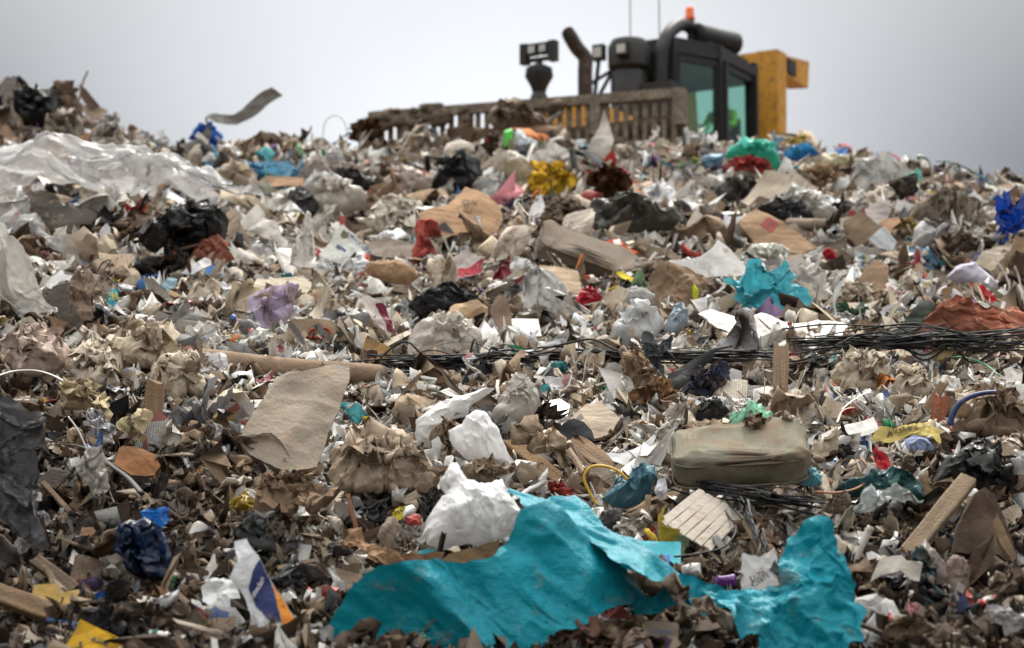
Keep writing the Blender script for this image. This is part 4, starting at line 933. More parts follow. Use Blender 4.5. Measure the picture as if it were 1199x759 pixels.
H('white_bag', 'big white carrier bag', 'large bright white knotted carrier bag in front of the beige textiles', 'bag', [(493,628),(500,606),(512,590),(522,577),(514,568),(525,545),(533,544),(538,552),(546,564),(560,569),(572,571),(585,566),(592,578),(603,595),(619,614),(612,622),(590,627),(578,640),(552,635),(530,640),(518,645),(503,639)], 'plastic', (.80,.80,.80), 'pillow', lean=22, near=.45, puff=.32, amp=.13, lo=.1, segs=170, adir=.35, ws=.72, layers=0, wtop=.26, wlo=.02)
H('milky_bag', 'milky film fold', 'milky blue grey fold of thin film under the large white carrier bag', 'film', [(560,612),(620,606),(622,622),(600,632),(575,641),(560,638)], 'haze', (.5,.58,.6), lean=30, near=.3)
w = H('yellow_wrapper', 'yellow wrapper', 'small yellow wrapper with black letters beside a white egg-like lid', 'wrapper', [(458,601),(467,594),(474,592),(472,606),(466,610),(459,608)], 'paper', (.55,.47,.03), lean=20, near=.3, amp=.04)
letters(w, 'CHO', (466,600), 6, 25, (.03,.03,.02))
H('white_bowl', 'white rounded lid', 'white rounded lid with red rim beside the yellow wrapper', 'lid', [(471,600),(475,593),(483,591),(488,596),(486,603),(478,606),(472,606)], 'hard', (.68,.68,.66), 'pillow', lean=20, near=.35, puff=.4)
H('red_cup', 'red cup', 'crushed red and grey cup under the white rounded lid', 'cup', [(471,606),(480,605),(484,601),(492,603),(494,614),(486,624),(477,616)], 'print', (.4,.1,.1), 'pillow', lean=15, near=.3)
H('black_bag', 'dusty black glove', 'dusty black rubber glove lump left of the large white carrier bag', 'glove', [(492,600),(497,584),(508,576),(522,577),(512,592),(501,608),(497,614)], 'cloth', (.045,.044,.042), 'pillow', lean=20, near=.3)
H('clear_bag', 'clear brown bag', 'clear crinkled bag full of brown dirt above the kraft paper', 'bag', [(440,630),(446,615),(455,606),(465,608),(468,620),(462,632),(460,641),(450,640)], 'haze', (.35,.28,.22), 'pillow', lean=25, near=.3)
H('teal_tray', 'teal tray', 'small folded teal plastic tray above the left of the turquoise sheet', 'tray', [(478,655),(490,646),(502,642),(515,644),(518,652),(505,654),(490,656)], 'hard', (.01,.24,.28), lean=30, near=.25)
H('brown_board', 'dark brown board', 'broken dark brown fibre board under the large white carrier bag', 'board', [(515,658),(525,650),(560,640),(585,632),(582,650),(560,661),(530,664)], 'card', (.15,.1,.05), lean=20, near=.35, th=.02)
H('fabric_rag', 'dark grey cloth', 'dark grey folded cloth lying above the navy and orange sack', 'cloth', [(272,618),(285,611),(300,620),(318,626),(330,634),(345,642),(340,650),(310,645),(285,637)], 'cloth', (.075,.078,.08), 'pillow', lean=45, near=.25, puff=.3)
H('kraft_clump', 'brown paper clump', 'crumpled clump of brown paper below the dusty beige panel', 'paper', [(303,582),(312,558),(330,550),(345,556),(368,560),(385,575),(390,590),(375,600),(352,604),(330,606),(312,600)], 'card', (.2,.135,.085), lean=35, near=.4, amp=.12, n=12, th=.003, ws=1.7)
H('kraft_clump', 'folded brown card', 'folded brown card flap lying left of the brown paper clump', 'cardboard', [(296,600),(300,575),(312,560),(322,580),(318,600),(305,608)], 'card', (.13,.085,.05), lean=20, near=.3)
# ---- left middle
H('white_cloth', 'white cloth strip', 'crumpled white cloth strip hanging into the dark hollow at the left', 'cloth', [(99,484),(108,479),(118,486),(123,500),(133,512),(135,520),(128,525),(116,520),(112,500),(102,495)], 'cloth', (.55,.56,.58), 'pillow', lean=15, near=.35, puff=.35, amp=.22)
H('white_bag', 'grey shirt-like bag', 'long grey white bag hanging below the white cloth strip', 'bag', [(85,545),(100,525),(115,520),(122,545),(125,580),(118,605),(108,590),(100,570),(90,560)], 'plastic', (.33,.31,.29), lean=10, near=.3)
H('cream_ring', 'cream cloth ring', 'cream crumpled cloth forming a ring in the left hollow', 'cloth', [(137,508),(142,495),(155,484),(163,478),(172,485),(182,500),(180,515),(170,520),(166,508),(158,500),(148,508),(145,516)], 'cloth', (.42,.35,.22), lean=15, near=.35, amp=.2)
H('fibre_board', 'rusty brown board', 'rusty orange brown board scrap in the left slope below the cream ring', 'board', [(133,545),(140,525),(155,525),(180,532),(188,545),(180,556),(155,560)], 'card', (.28,.13,.055), lean=30, near=.2, th=.02)
board('wood_post', 'broken wooden post', 'short thick broken wooden post standing right of the cream ring', (179,497), (182,449), 21, 14, (.2,.125,.07), 0.05, .35, cat='post')
H('cream_cloth', 'beige rag heap', 'heap of beige crumpled cloth on top of the left slope', 'cloth heap', [(130,408),(150,400),(168,396),(185,387),(200,392),(208,405),(210,425),(195,430),(170,430),(145,425)], 'cloth', (.54,.46,.35), 'pillow', lean=45, near=.3, puff=.4, amp=.26)
H('cream_cloth', 'beige rag folds', 'long folds of beige cloth spilling below the beige rag heap', 'cloth', [(175,430),(195,422),(215,430),(235,445),(252,462),(240,465),(222,458),(205,470),(190,462),(180,445)], 'cloth', (.52,.45,.35), 'pillow', lean=40, near=.3, puff=.35, amp=.26, adir=2.4)
H('cream_cloth', 'pale sheet', 'flat pale beige cloth sheet on the left slope under white strap', 'cloth', [(75,432),(100,418),(125,425),(140,440),(142,452),(120,455),(95,450)], 'cloth', (.54,.47,.38), 'pillow', lean=50, near=.25, puff=.3, amp=.2)
H('cream_cloth', 'yellowish rag', 'yellowish cream rag with dark folds below the pale cloth sheet', 'cloth', [(70,462),(85,452),(105,456),(122,470),(132,485),(128,500),(112,492),(95,480),(78,480)], 'cloth', (.44,.36,.23), 'pillow', lean=30, near=.3, puff=.35, amp=.26)
H('striped_cloth', 'pinkish rag', 'pinkish beige soft rag at the far left under the white strap', 'cloth', [(5,425),(15,408),(40,400),(70,402),(82,415),(78,430),(50,440),(20,440)], 'cloth', (.5,.4,.34), 'pillow', lean=45, near=.3, puff=.4, amp=.2, adir=.6)
H('film_sheet', 'beige film', 'beige translucent film spread over the left slope above the rags', 'film', [(0,400),(20,388),(50,385),(75,388),(110,392),(108,408),(80,412),(40,410),(10,412)], 'haze', (.5,.45,.37), lean=50, near=.2)
strand('white_strap', 'white strap', 'wide white plastic strap arching over the rags at the left', 'strap', [(-8,442),(15,435),(40,434),(60,439),(78,448)], 3.2, 'hard', (.62,.6,.57), flat=.35, near=.5)
strand('black_strap', 'black strap', 'black rubber strap curving out of the black tarp at the left', 'strap', [(35,528),(62,521),(90,522),(110,530),(130,545),(150,560),(166,578)], [1.2,1.6,2.2,2.8,3.4,4,4.2], 'rubber', (.02,.02,.02), flat=.5, near=.55)
strand('white_strip', 'thin white strip', 'thin white strip leaning in the hollow beneath the rags', 'strip', [(80,488),(92,505),(103,530),(113,553)], 2.4, 'hard', (.5,.48,.44), flat=.4, near=.4, stand=True)
board('wood_plank', 'left dark plank', 'dark dirty wooden plank at the left edge beneath the orange wrapper', (-8,606), (42,624), 13, 8, (.09,.06,.04), 0, .35)
board('wood_plank', 'leaning dark batten', 'dark muddy batten leaning right of the left hollow floor', (40,655), (86,690), 15, 9, (.1,.07,.045), -.1, .3)
board('wood_plank', 'big weathered plank', 'big weathered brown plank end at the lower left edge', (-12,692), (58,718), 24, 12, (.16,.10,.055), -.05, .4)
board('wood_plank', 'leaning branch', 'long dark branch leaning diagonally through the left hollow', (50,565), (97,618), 6, 6, (.11,.07,.04), -.3, .4, cat='branch')
board('wood_block', 'small wood block', 'small square brown wood block on the dark slope at the left', (95,627), (109,627), 15, 12, (.17,.095,.05), 0, .35, cat='block')
board('wood_stick', 'bent pale batten', 'thin pale bent batten below the small wood block', (112,632), (125,678), 5, 4, (.24,.17,.11), 0, .4, cat='stick')
board('wood_plank', 'orange brown offcut', 'orange brown timber offcut lying below the dark blue bag', (180,692), (215,712), 12, 8, (.22,.11,.05), 0, .3)
board('wood_stick', 'grey brown batten', 'grey brown batten pointing down right of the timber offcut', (205,694), (236,722), 7, 5, (.17,.11,.075), -.1, .3, cat='stick')
H('insulation_board', 'dusty beige panel', 'large dusty beige insulation board leaning on the slope beside the carpet roll', 'board', [(408,429),(410,445),(400,468),(388,495),(378,520),(368,545),(350,555),(320,548),(292,535),(276,520),(290,500),(308,470),(322,442),(336,438),(350,440),(372,436),(392,430)], 'dusty', (.25,.21,.165), lean=38, yaw=10, near=.3, th=.03, amp=.02, n=14, warp=.05, ragged=.02, wtop=.6, wlo=.12)
H('panel_flake', 'peeling flake', 'round peeling flake of board on the left of the dusty beige panel', 'flake', [(318,458),(330,452),(348,455),(350,462),(335,466),(320,466)], 'card', (.27,.2,.14), lean=40, near=.55)
strand('carpet_roll', 'carpet roll', 'long dusty brown rolled carpet with a red stained end', 'carpet roll', [(208,421),(250,425),(300,430),(350,434),(420,437),(446,438)], [15,16,15,14,12,11], 'dusty', (.22,.155,.105), near=.8, n=20)
H('red_stain', 'red carpet corner', 'dark red stained cloth corner over the left end of the carpet roll', 'cloth', [(207,410),(218,407),(232,409),(230,420),(222,432),(212,430)], 'cloth', (.17,.05,.045), lean=30, near=.75, amp=.06)
H('beige_textile', 'beige textile bundle', 'dusty beige twisted textile bundle left of the white carrier bag', 'textile bundle', [(386,560),(384,535),(395,522),(418,520),(440,516),(458,516),(475,526),(490,545),(505,560),(512,572),(500,577),(480,574),(455,577),(430,577),(405,575),(390,572)], 'cloth', (.40,.32,.24), 'pillow', lean=35, near=.35, puff=.4, amp=.32, lo=.1, segs=150)
H('beige_textile', 'beige textile end', 'dusty beige folded textile right of the twisted bundle', 'textile', [(540,548),(560,542),(580,548),(596,552),(600,565),(580,568),(560,564),(545,560)], 'cloth', (.3,.235,.165), 'pillow', lean=35, near=.3, puff=.4, amp=.25)
H('white_bag', 'white torn bag', 'bright white torn thin bag stretched towards the upper right', 'bag', [(484,508),(487,492),(497,483),(512,474),(535,468),(560,458),(581,455),(570,463),(552,474),(548,486),(532,490),(522,500),(520,518),(505,524),(487,522)], 'plastic', (.78,.78,.77), 'pillow', lean=22, near=.45, puff=.22, amp=.13, adir=2.15, ws=.9, layers=0, wtop=.22, wlo=.02)
H('white_bag', 'white crinkled bag', 'white translucent crinkled bag falling below the torn white bag', 'bag', [(545,492),(556,479),(568,482),(582,500),(592,522),(598,546),(588,554),(570,548),(555,540),(540,538),(528,520),(524,505)], 'haze', (.78,.78,.78), 'pillow', lean=18, near=.5, puff=.25, amp=.13, adir=.55, ws=1.0, wtop=.2, wlo=.02)
H('white_bag', 'cream white bag', 'cream white upright bag with soft folds right of the crinkled bag', 'bag', [(575,492),(582,470),(596,452),(606,441),(618,448),(631,462),(633,474),(622,488),(608,495),(590,497)], 'plastic', (.56,.53,.49), 'pillow', lean=25, near=.35, puff=.35, adir=.9)
H('tan_sack', 'tan stuffed sack', 'tan stuffed sack between the two white thin bags', 'sack', [(500,512),(512,500),(528,496),(545,505),(552,525),(545,540),(520,540),(505,530)], 'cloth', (.22,.165,.115), 'pillow', lean=25, near=.2, puff=.5, amp=.18, adir=.3)
# ---- middle
H('white_bag', 'round white bag', 'full round creamy white bag resting behind the black cables', 'bag', [(475,410),(478,396),(490,386),(510,381),(528,380),(545,386),(558,396),(567,410),(565,421),(540,425),(505,424),(480,424)], 'plastic', (.62,.58,.52), 'pillow', lean=35, near=.4, puff=.45, amp=.14)
H('fibre_board', 'mustard brown card', 'torn mustard brown cardboard standing left of the round white bag', 'cardboard', [(428,395),(442,400),(460,409),(455,425),(440,427),(420,428),(425,412)], 'card', (.3,.18,.07), lean=20, near=.3)
slab3('cushion', 'grey green cushion', 'big grey green cushion with dusty top lying right of the black hood', 'cushion', (866,534), 158, 44, .42, 'pad', (.20,.19,.145), roll=3, yaw=-4, tilt=32, near=.6, anchor=(866,560), outline=[(786,530),(787,512),(795,500),(812,496),(845,500),(880,508),(915,514),(942,518),(947,532),(942,548),(925,560),(895,567),(850,567),(812,562),(792,550)])
H('green_film', 'mint crumpled film', 'crumpled mint green film lying on the grey green cushion', 'film', [(846,498),(855,490),(872,484),(885,475),(898,466),(905,472),(900,482),(885,492),(868,502),(855,505)], 'plastic', (.25,.55,.38), lean=40, near=1.3, amp=.2)
H('brown_lump', 'brown rag lump', 'brown rag lump lying on the right half of the cushion', 'rag', [(866,508),(872,494),(888,490),(902,494),(898,508),(890,520),(878,518)], 'cloth', (.19,.13,.085), 'pillow', lean=35, near=1.35, puff=.4)
H('black_rag', 'black rag', 'small black crumpled plastic rag on top left of the cushion', 'rag', [(815,492),(820,480),(832,473),(848,476),(855,482),(845,490),(828,495)], 'plastic', (.018,.018,.018), 'pillow', lean=40, near=1.25, amp=.25)
H('tangle', 'net of straw', 'tangle of brown straw on the cushion under the rag lump', 'straw', [(838,512),(848,505),(866,506),(868,514),(852,516)], 'fur', (.2,.12,.06), 'pillow', lean=40, near=1.3)
H('tan_scrap', 'tan card on cushion', 'folded tan card scrap lying on the back of the cushion', 'cardboard', [(800,505),(812,494),(835,496),(850,500),(838,508),(815,512)], 'card', (.3,.22,.15), lean=55, near=1.2, amp=.07)
H('white_scrap', 'white rag on cushion', 'shredded white rag hanging over the right end of the cushion', 'rag', [(898,512),(905,496),(920,488),(935,495),(946,505),(940,520),(925,526),(908,522)], 'cloth', (.46,.40,.32), 'pillow', lean=35, near=1.3, puff=.2, ws=1.4)
H('orange_foam', 'yellow foam crumbs', 'small yellow brown foam flake on the middle of the cushion', 'foam', [(850,510),(862,504),(870,510),(864,518),(852,517)], 'foam', (.4,.24,.09), 'pillow', lean=40, near=1.3)
H('white_sheeting', 'white folded strip', 'white folded fabric strip curling down left of the cushion', 'cloth', [(770,512),(775,495),(784,478),(795,466),(806,464),(808,472),(798,482),(790,495),(784,510),(776,520)], 'cloth', (.6,.57,.5), lean=20, near=.55, amp=.12)
H('white_sheeting', 'white curved sheet', 'smooth white curved plastic sheet below the tan board', 'plastic sheet', [(709,528),(722,532),(742,527),(760,515),(771,507),(764,522),(766,534),(750,541),(732,545),(718,540)], 'hard', (.66,.66,.66), lean=30, near=.35, amp=.05)
H('white_board', 'white board', 'flat white board lying above the black hood', 'board', [(632,480),(636,469),(655,468),(668,474),(664,488),(648,490)], 'hard', (.7,.7,.7), lean=52, near=.3)
H('tan_board', 'dusty tan board', 'dusty tan square board right of the black hood', 'board', [(668,492),(685,477),(702,474),(726,492),(716,508),(695,514),(678,508)], 'card', (.36,.29,.22), lean=52, near=.3, th=.02)
H('paper_note', 'white printed paper', 'white printed paper standing between tan board and folded strip', 'paper', [(746,494),(755,488),(768,487),(769,499),(757,503),(747,504)], 'paper', (.64,.64,.62), lean=25, near=.4, amp=.03)
H('black_hood', 'black hood', 'black hollow fabric hood sitting above the wooden beams', 'hood', [(654,500),(660,492),(672,489),(684,494),(693,505),(697,518),(688,514),(678,508),(668,510),(662,518),(655,508)], 'rubber', (.022,.022,.024), lean=20, near=.45, curl=-.8, amp=.04)
board('wood_beam', 'left wooden beam', 'thick orange brown wooden beam leading down right below the hood', (598,519), (680,585), 17, 12, (.21,.125,.06), -.25, .4, cat='beam')
board('wood_beam', 'splintered plank', 'broad splintered wooden plank leaning under the black hood', (676,520), (730,560), 24, 8, (.24,.16,.10), -.2, .35, cat='beam', splin=.4)
board('wood_beam', 'narrow beam', 'narrow dark beam beneath the broad splintered plank', (668,530), (715,580), 12, 8, (.13,.085,.05), -.2, .3, cat='beam', splin=.3)
H('fabric_rag', 'stringy beige rag', 'stringy beige rag draped over the left wooden beam', 'rag', [(600,508),(610,496),(628,492),(650,502),(660,520),(662,545),(655,560),(648,545),(640,525),(625,530),(608,522)], 'cloth', (.28,.215,.15), lean=25, near=.65, amp=.22)
strand('yellow_cable', 'yellow cable', 'yellow cable looping between the wooden beams and blue bag', 'cable', [(699,592),(688,572),(684,558),(692,547),(708,546),(724,552),(735,562)], 1.8, 'hard', (.5,.31,.02), near=.6, stand=True)
H('blue_bag', 'dusty blue bag', 'dusty pale blue plastic bag right of the yellow cable', 'bag', [(703,585),(715,575),(733,565),(738,552),(750,546),(764,544),(767,560),(762,578),(750,592),(735,598),(715,594)], 'plastic', (.10,.24,.30), 'pillow', lean=25, near=.35, puff=.35, amp=.15)
H('white_rag', 'cream torn plastic', 'cream torn plastic flaps below the left end of cushion', 'rag', [(768,560),(778,542),(790,545),(800,556),(825,562),(818,570),(800,566),(788,562),(776,575)], 'plastic', (.5,.45,.38), lean=30, near=.5)
H('paper_scrap', 'white hanging scrap', 'white paper scrap hanging above the wooden lath', 'paper', [(768,562),(780,558),(781,575),(774,586),(768,578)], 'paper', (.6,.6,.64), lean=10, near=.5)
H('twisted_cloth', 'brown twisted cloth', 'brown twisted cloth rising over the black cables in the centre', 'cloth', [(723,412),(730,406),(738,412),(745,425),(760,438),(774,444),(776,455),(765,462),(745,455),(732,440),(726,425)], 'cloth', (.26,.185,.125), 'pillow', lean=25, near=.5, puff=.35, amp=.2)
H('twisted_cloth', 'brown rag knot', 'reddish brown rag knot at the foot of the brown twisted cloth', 'cloth', [(735,470),(738,460),(755,455),(775,450),(788,455),(796,466),(790,480),(780,478),(765,474),(748,475)], 'cloth', (.17,.095,.05), 'pillow', lean=30, near=.5, puff=.35, amp=.25)
H('black_flap', 'black rubber slab', 'black rubber slab pointing up right beside the brown cloth', 'rubber slab', [(776,452),(785,438),(805,425),(830,412),(838,411),(835,420),(815,440),(798,456),(785,466),(778,462)], 'rubber', (.014,.014,.014), lean=15, near=.5, th=.02)
H('black_flap', 'dark plastic fold', 'dark grey plastic fold hanging over cables in the centre', 'plastic', [(748,400),(752,392),(770,394),(788,400),(786,412),(770,414),(778,430),(775,438),(762,420),(750,410)], 'plastic', (.035,.04,.045), lean=20, near=.55, amp=.07)
H('blue_jeans', 'navy jeans', 'dusty navy trousers bundled right of the black rubber slab', 'trousers', [(795,462),(805,450),(822,440),(838,432),(850,433),(855,445),(848,460),(835,468),(815,467),(800,470)], 'cloth', (.045,.05,.085), 'pillow', lean=30, near=.35, puff=.4, amp=.2)
H('grey_tray', 'grey strap edge', 'pale grey stiff strap curling beside the navy trousers', 'strap', [(843,462),(846,445),(856,432),(868,436),(862,448),(880,452),(906,452),(906,462),(870,465)], 'hard', (.28,.28,.26), lean=25, near=.4, th=.012)
board('wood_post', 'upright wood post', 'upright splintered wooden post rising right of the cushion', (913,468), (915,404), 18, 12, (.34,.245,.17), 0, .55, cat='post', splin=.25)
board('wood_post', 'lower post piece', 'split lower piece below the upright wooden post', (919,488), (912,458), 14, 9, (.22,.14,.09), 0, .5, cat='post', splin=.4)
# ---- right middle
H('white_sheet', 'white paper wedge', 'smooth white wedge of plastic left of the yellow magazine', 'plastic sheet', [(962,528),(962,509),(985,500),(1008,494),(1023,488),(1030,503),(1018,509),(995,514)], 'hard', (.52,.51,.49), lean=40, near=.35)
w = H('yellow_magazine', 'yellow magazine', 'torn yellow printed magazine page lying right of the white wedge', 'magazine', [(1020,508),(1030,499),(1045,502),(1070,499),(1088,494),(1092,503),(1102,508),(1104,518),(1090,514),(1060,512),(1038,514)], 'paper', (.5,.4,.13), lean=40, near=.4, amp=.05)
letters(w, 'MARSHMALLOW', (1065,505), 5, 4, (.12,.09,.05))
strand('blue_hose', 'blue hose', 'dark blue hose arching up over the rubbish at the right', 'hose', [(1112,498),(1116,484),(1124,472),(1138,464),(1155,460),(1172,460),(1188,463)], [3.6,3.6,3.4,3,2.8,2.8,2.8], 'hard', (.012,.03,.12), near=.6, stand=True)
H('yellow_piece', 'yellow hose end', 'folded mustard yellow plastic at the end of the blue hose', 'plastic', [(1186,462),(1193,452),(1206,450),(1206,472),(1196,470)], 'hard', (.4,.28,.02), lean=20, near=.6)
board('wood_plank', 'rusty broken slat', 'rusty orange broken wooden slat standing behind the yellow magazine', (1098,498), (1100,470), 18, 6, (.3,.1,.05), 0, .3, splin=.4)
board('wood_stick', 'leaning brown slat', 'leaning brown slat above the rusty broken slat', (1083,484), (1104,450), 10, 5, (.2,.13,.08), 0, .35, cat='stick', splin=.3)
H('red_white_bag', 'red and white bag', 'crumpled white bag with red print below the yellow magazine', 'bag', [(1012,562),(1016,545),(1025,527),(1038,520),(1050,528),(1048,545),(1035,560),(1020,566)], 'plastic', (.52,.46,.4), lean=25, near=.35, amp=.09)
patch(ob_fr and bpy.data.objects[list(ob_fr)[-1]], [(1020,540),(1028,527),(1038,535),(1034,552),(1026,545)], (.42,.02,.03))
H('red_white_bag', 'white bag with red marks', 'grey white bag with red specks behind the yellow magazine', 'bag', [(1055,520),(1065,512),(1085,516),(1094,524),(1088,532),(1068,535),(1057,530)], 'print', (.5,.46,.43), 'pillow', lean=40, near=.3, puff=.35)
H('beige_bundle', 'beige rag bundle', 'bundle of dusty beige rags below the black cables at right', 'rag bundle', [(972,435),(985,425),(1005,422),(1025,425),(1040,435),(1042,450),(1020,458),(995,460),(978,450)], 'cloth', (.5,.44,.35), 'pillow', lean=40, near=.35, puff=.4, amp=.26)
w = H('paper_carton', 'printed carton', 'flat beige printed carton left of the beige rag bundle', 'carton', [(957,456),(968,446),(985,440),(996,442),(990,455),(980,464),(965,462)], 'card', (.4,.31,.2), lean=45, near=.35)
patch(w, [(972,450),(984,444),(990,446),(980,454)], (.4,.18,.1))
H('beige_bundle', 'beige rags', 'beige loose rags between cables and blue hose at the right', 'rag', [(1040,455),(1050,442),(1068,440),(1085,450),(1098,460),(1085,468),(1060,466)], 'cloth', (.46,.39,.3), 'pillow', lean=45, near=.3, puff=.35, amp=.24)
H('beige_bundle', 'dusty net rags', 'dusty grey brown rags heaped below the blue hose', 'rag heap', [(1128,500),(1140,475),(1160,468),(1185,475),(1199,490),(1199,510),(1170,512),(1145,510)], 'cloth', (.17,.125,.085), 'pillow', lean=40, near=.25, puff=.35, amp=.3)
H('black_bag', 'black plastic heap', 'heap of torn black plastic at the right below the magazine', 'bag', [(1092,570),(1098,550),(1115,535),(1135,524),(1155,525),(1175,545),(1192,565),(1180,580),(1150,582),(1118,580)], 'plastic', (.016,.016,.016), 'pillow', lean=35, near=.3, puff=.35, amp=.25)
H('clear_plastic', 'clear plastic edge', 'clear folded plastic tray at the right edge beside black plastic', 'plastic', [(1182,545),(1192,530),(1210,520),(1210,556),(1192,558)], 'film', (.5,.52,.52), lean=25, near=.5)
H('teal_cloth', 'dark teal tarpaulin', 'dark teal tarpaulin with orange hem bulging at the right', 'tarpaulin', [(975,572),(1000,570),(1020,558),(1042,554),(1060,560),(1080,572),(1085,588),(1070,592),(1050,580),(1020,580),(995,582)], 'plastic', (.02,.085,.09), 'pillow', lean=40, near=.35, puff=.35, amp=.08)
strand('orange_rope', 'orange hem', 'orange hem cord along the dark teal tarpaulin', 'cord', [(955,576),(980,577),(1003,572),(1022,560),(1038,558),(1046,568)], 1.4, 'hard', (.25,.09,.03), near=.75)
H('film_sheet', 'pale clear film', 'pale crumpled clear film below the dark teal tarpaulin', 'film', [(995,608),(1005,585),(1020,574),(1040,578),(1038,590),(1022,598),(1008,606)], 'haze', (.42,.46,.46), lean=30, near=.6)
H('film_sheet', 'grey clear film', 'grey translucent film fold right of the pale clear film', 'film', [(1032,575),(1048,570),(1068,580),(1080,594),(1070,592),(1050,588),(1038,590)], 'haze', (.33,.35,.34), lean=30, near=.6)
board('wood_plank', 'leaning beam', 'sturdy weathered beam leaning up right in front of dark box', (1064,648), (1134,562), 21, 14, (.27,.2,.13), .2, .4, cat='beam', splin=.03)
H('tipped_box', 'dark tipped box', 'dark brown tipped over board box behind the leaning beam', 'box', [(1112,650),(1122,615),(1138,580),(1150,572),(1162,580),(1175,610),(1190,655),(1178,658),(1150,640),(1130,650)], 'card', (.075,.05,.035), lean=15, near=.15, th=.03)
H('box_flap', 'curled box edge', 'curled brown edge board along the right of the tipped box', 'board', [(1162,612),(1168,602),(1176,620),(1190,652),(1186,658),(1172,640)], 'card', (.17,.115,.07), lean=10, near=.45)
strand('white_pipe', 'white pipe', 'white plastic pipe standing right of the turquoise flap', 'pipe', [(999,660),(1008,640),(1020,617)], 4.6, 'hard', (.47,.44,.4), near=.4, stand=True, n=14)
H('white_tray', 'white folded tray', 'white folded plastic tray at the lower right below the leaning beam', 'tray', [(1019,681),(1030,655),(1045,652),(1055,651),(1060,657),(1080,660),(1077,681),(1066,678),(1055,668),(1046,672),(1030,674)], 'hard', (.5,.46,.4), lean=12, near=.4, amp=.05)
H('clear_bag', 'grey clear bag', 'long grey clear bag hanging below the leaning beam', 'bag', [(1075,640),(1083,632),(1095,645),(1110,668),(1112,685),(1100,682),(1085,665)], 'haze', (.25,.22,.2), 'pillow', lean=15, near=.35, puff=.3)
H('clear_bag', 'brown clear bag', 'brownish crumpled clear bag below the dark tipped box', 'bag', [(1106,660),(1115,650),(1128,654),(1137,668),(1132,690),(1122,702),(1112,690)], 'haze', (.24,.18,.15), 'pillow', lean=15, near=.35, puff=.3)
H('dark_cloth', 'dark teal rag', 'dark teal rag hanging behind the white folded tray', 'rag', [(1068,648),(1080,645),(1090,670),(1105,695),(1118,710),(1090,712),(1070,690)], 'cloth', (.035,.055,.06), lean=15, near=.2)
H('brown_cloth', 'brown striped cloth', 'brown ribbed cloth folds at the lower right edge', 'cloth', [(1150,712),(1155,690),(1175,676),(1210,668),(1210,690),(1185,700),(1165,715)], 'cloth', (.13,.1,.075), 'pillow', lean=30, near=.3, puff=.35, amp=.2, adir=2.0)
H('clear_bag', 'shiny clear tray', 'shiny clear plastic tray at the bottom right edge', 'tray', [(1152,722),(1165,710),(1190,712),(1210,718),(1205,735),(1178,735)], 'film', (.4,.4,.4), lean=30, near=.4)
H('brown_cloth', 'muddy rag folds', 'muddy brown rag folds at the bottom right below white tray', 'rag', [(1033,745),(1040,728),(1060,722),(1085,726),(1098,738),(1075,744),(1055,752)], 'cloth', (.12,.088,.062), 'pillow', lean=30, near=.3, puff=.35, amp=.24)
H('grey_bag', 'thin grey bag', 'thin grey plastic bag right of the turquoise flap bottom', 'bag', [(1008,720),(1015,712),(1030,718),(1040,728),(1030,736),(1012,732)], 'haze', (.3,.28,.26), 'pillow', lean=25, near=.3)
H('pink_scrap', 'pink scrap', 'small pink fabric scrap in the dark lower right', 'scrap', [(1062,710),(1067,706),(1074,712),(1072,721),(1064,720)], 'cloth', (.4,.15,.2), lean=20, near=.45)
H('blue_film', 'light blue net', 'crumpled light blue film between cushion and teal tarpaulin', 'film', [(938,568),(945,555),(955,549),(963,557),(962,568),(950,571)], 'plastic', (.15,.4,.47), 'pillow', lean=30, near=.5)
H('white_fluff', 'cream foam lump', 'cream torn foam lump left of the pale clear film', 'foam', [(962,600),(966,585),(978,590),(990,578),(998,580),(992,600),(978,604)], 'fur', (.42,.35,.27), 'pillow', lean=25, near=.4)
# ---- upper half, left to right
H('wood_shard', 'grey wood shard', 'broken grey board standing on the crest at far left', 'board', [(0,100),(8,90),(19,92),(18,112),(8,120),(0,116)], 'wood', (.22,.2,.18), lean=5, near=.2)
H('black_sheeting', 'black plastic on the crest', 'black plastic sheeting crumpled on the crest at upper left', 'sheeting', [(20,112),(40,102),(62,108),(75,112),(70,135),(50,150),(28,148),(18,130)], 'plastic', (.02,.02,.022), 'pillow', lean=20, near=.2, puff=.3)
H('cardboard_piece', 'left crest cardboard', 'jagged brown cardboard standing upright on the crest', 'cardboard', [(65,100),(76,98),(84,99),(93,118),(94,134),(86,150),(76,130)], 'card', (.15,.10,.07), lean=5, near=.3, amp=.06)
H('cardboard_piece', 'right crest cardboard', 'small pointed brown cardboard right of the upright cardboard', 'cardboard', [(92,98),(100,104),(108,114),(117,124),(105,128),(95,115)], 'card', (.12,.08,.055), lean=5, near=.3)
H('cardboard_piece', 'tan crest board', 'tan folded board lying below the pointed brown cardboard', 'cardboard', [(93,124),(110,122),(127,131),(117,142),(102,135)], 'card', (.28,.21,.15), lean=25, near=.35)
strand('wood_stick', None, 'thin stick poking into the sky above the crest cardboard', 'stick', [(92,120),(97,97),(103,83)], 1.2, 'wood', (.2,.15,.11), stand=True, near=.3)
H('grey_cloth', 'grey rag drape', 'grey beige rag draped below the black plastic on the crest', 'cloth', [(45,165),(55,145),(68,132),(85,131),(95,145),(98,160),(90,172),(75,180),(55,180)], 'cloth', (.27,.24,.2), 'pillow', lean=30, near=.35, puff=.35, amp=.25)
H('grey_cloth', 'light grey cloth', 'light grey folded cloth on the left slope beside the crest', 'cloth', [(98,168),(112,160),(125,142),(140,145),(148,160),(150,172),(130,178),(110,180)], 'cloth', (.3,.29,.27), 'pillow', lean=35, near=.3, puff=.3, amp=.2)
H('brown_board', 'rust brown board', 'rust brown board lying between grey cloths at upper left', 'board', [(52,178),(62,162),(80,158),(108,157),(104,166),(85,168),(92,185),(70,188)], 'card', (.2,.11,.06), lean=40, near=.4)
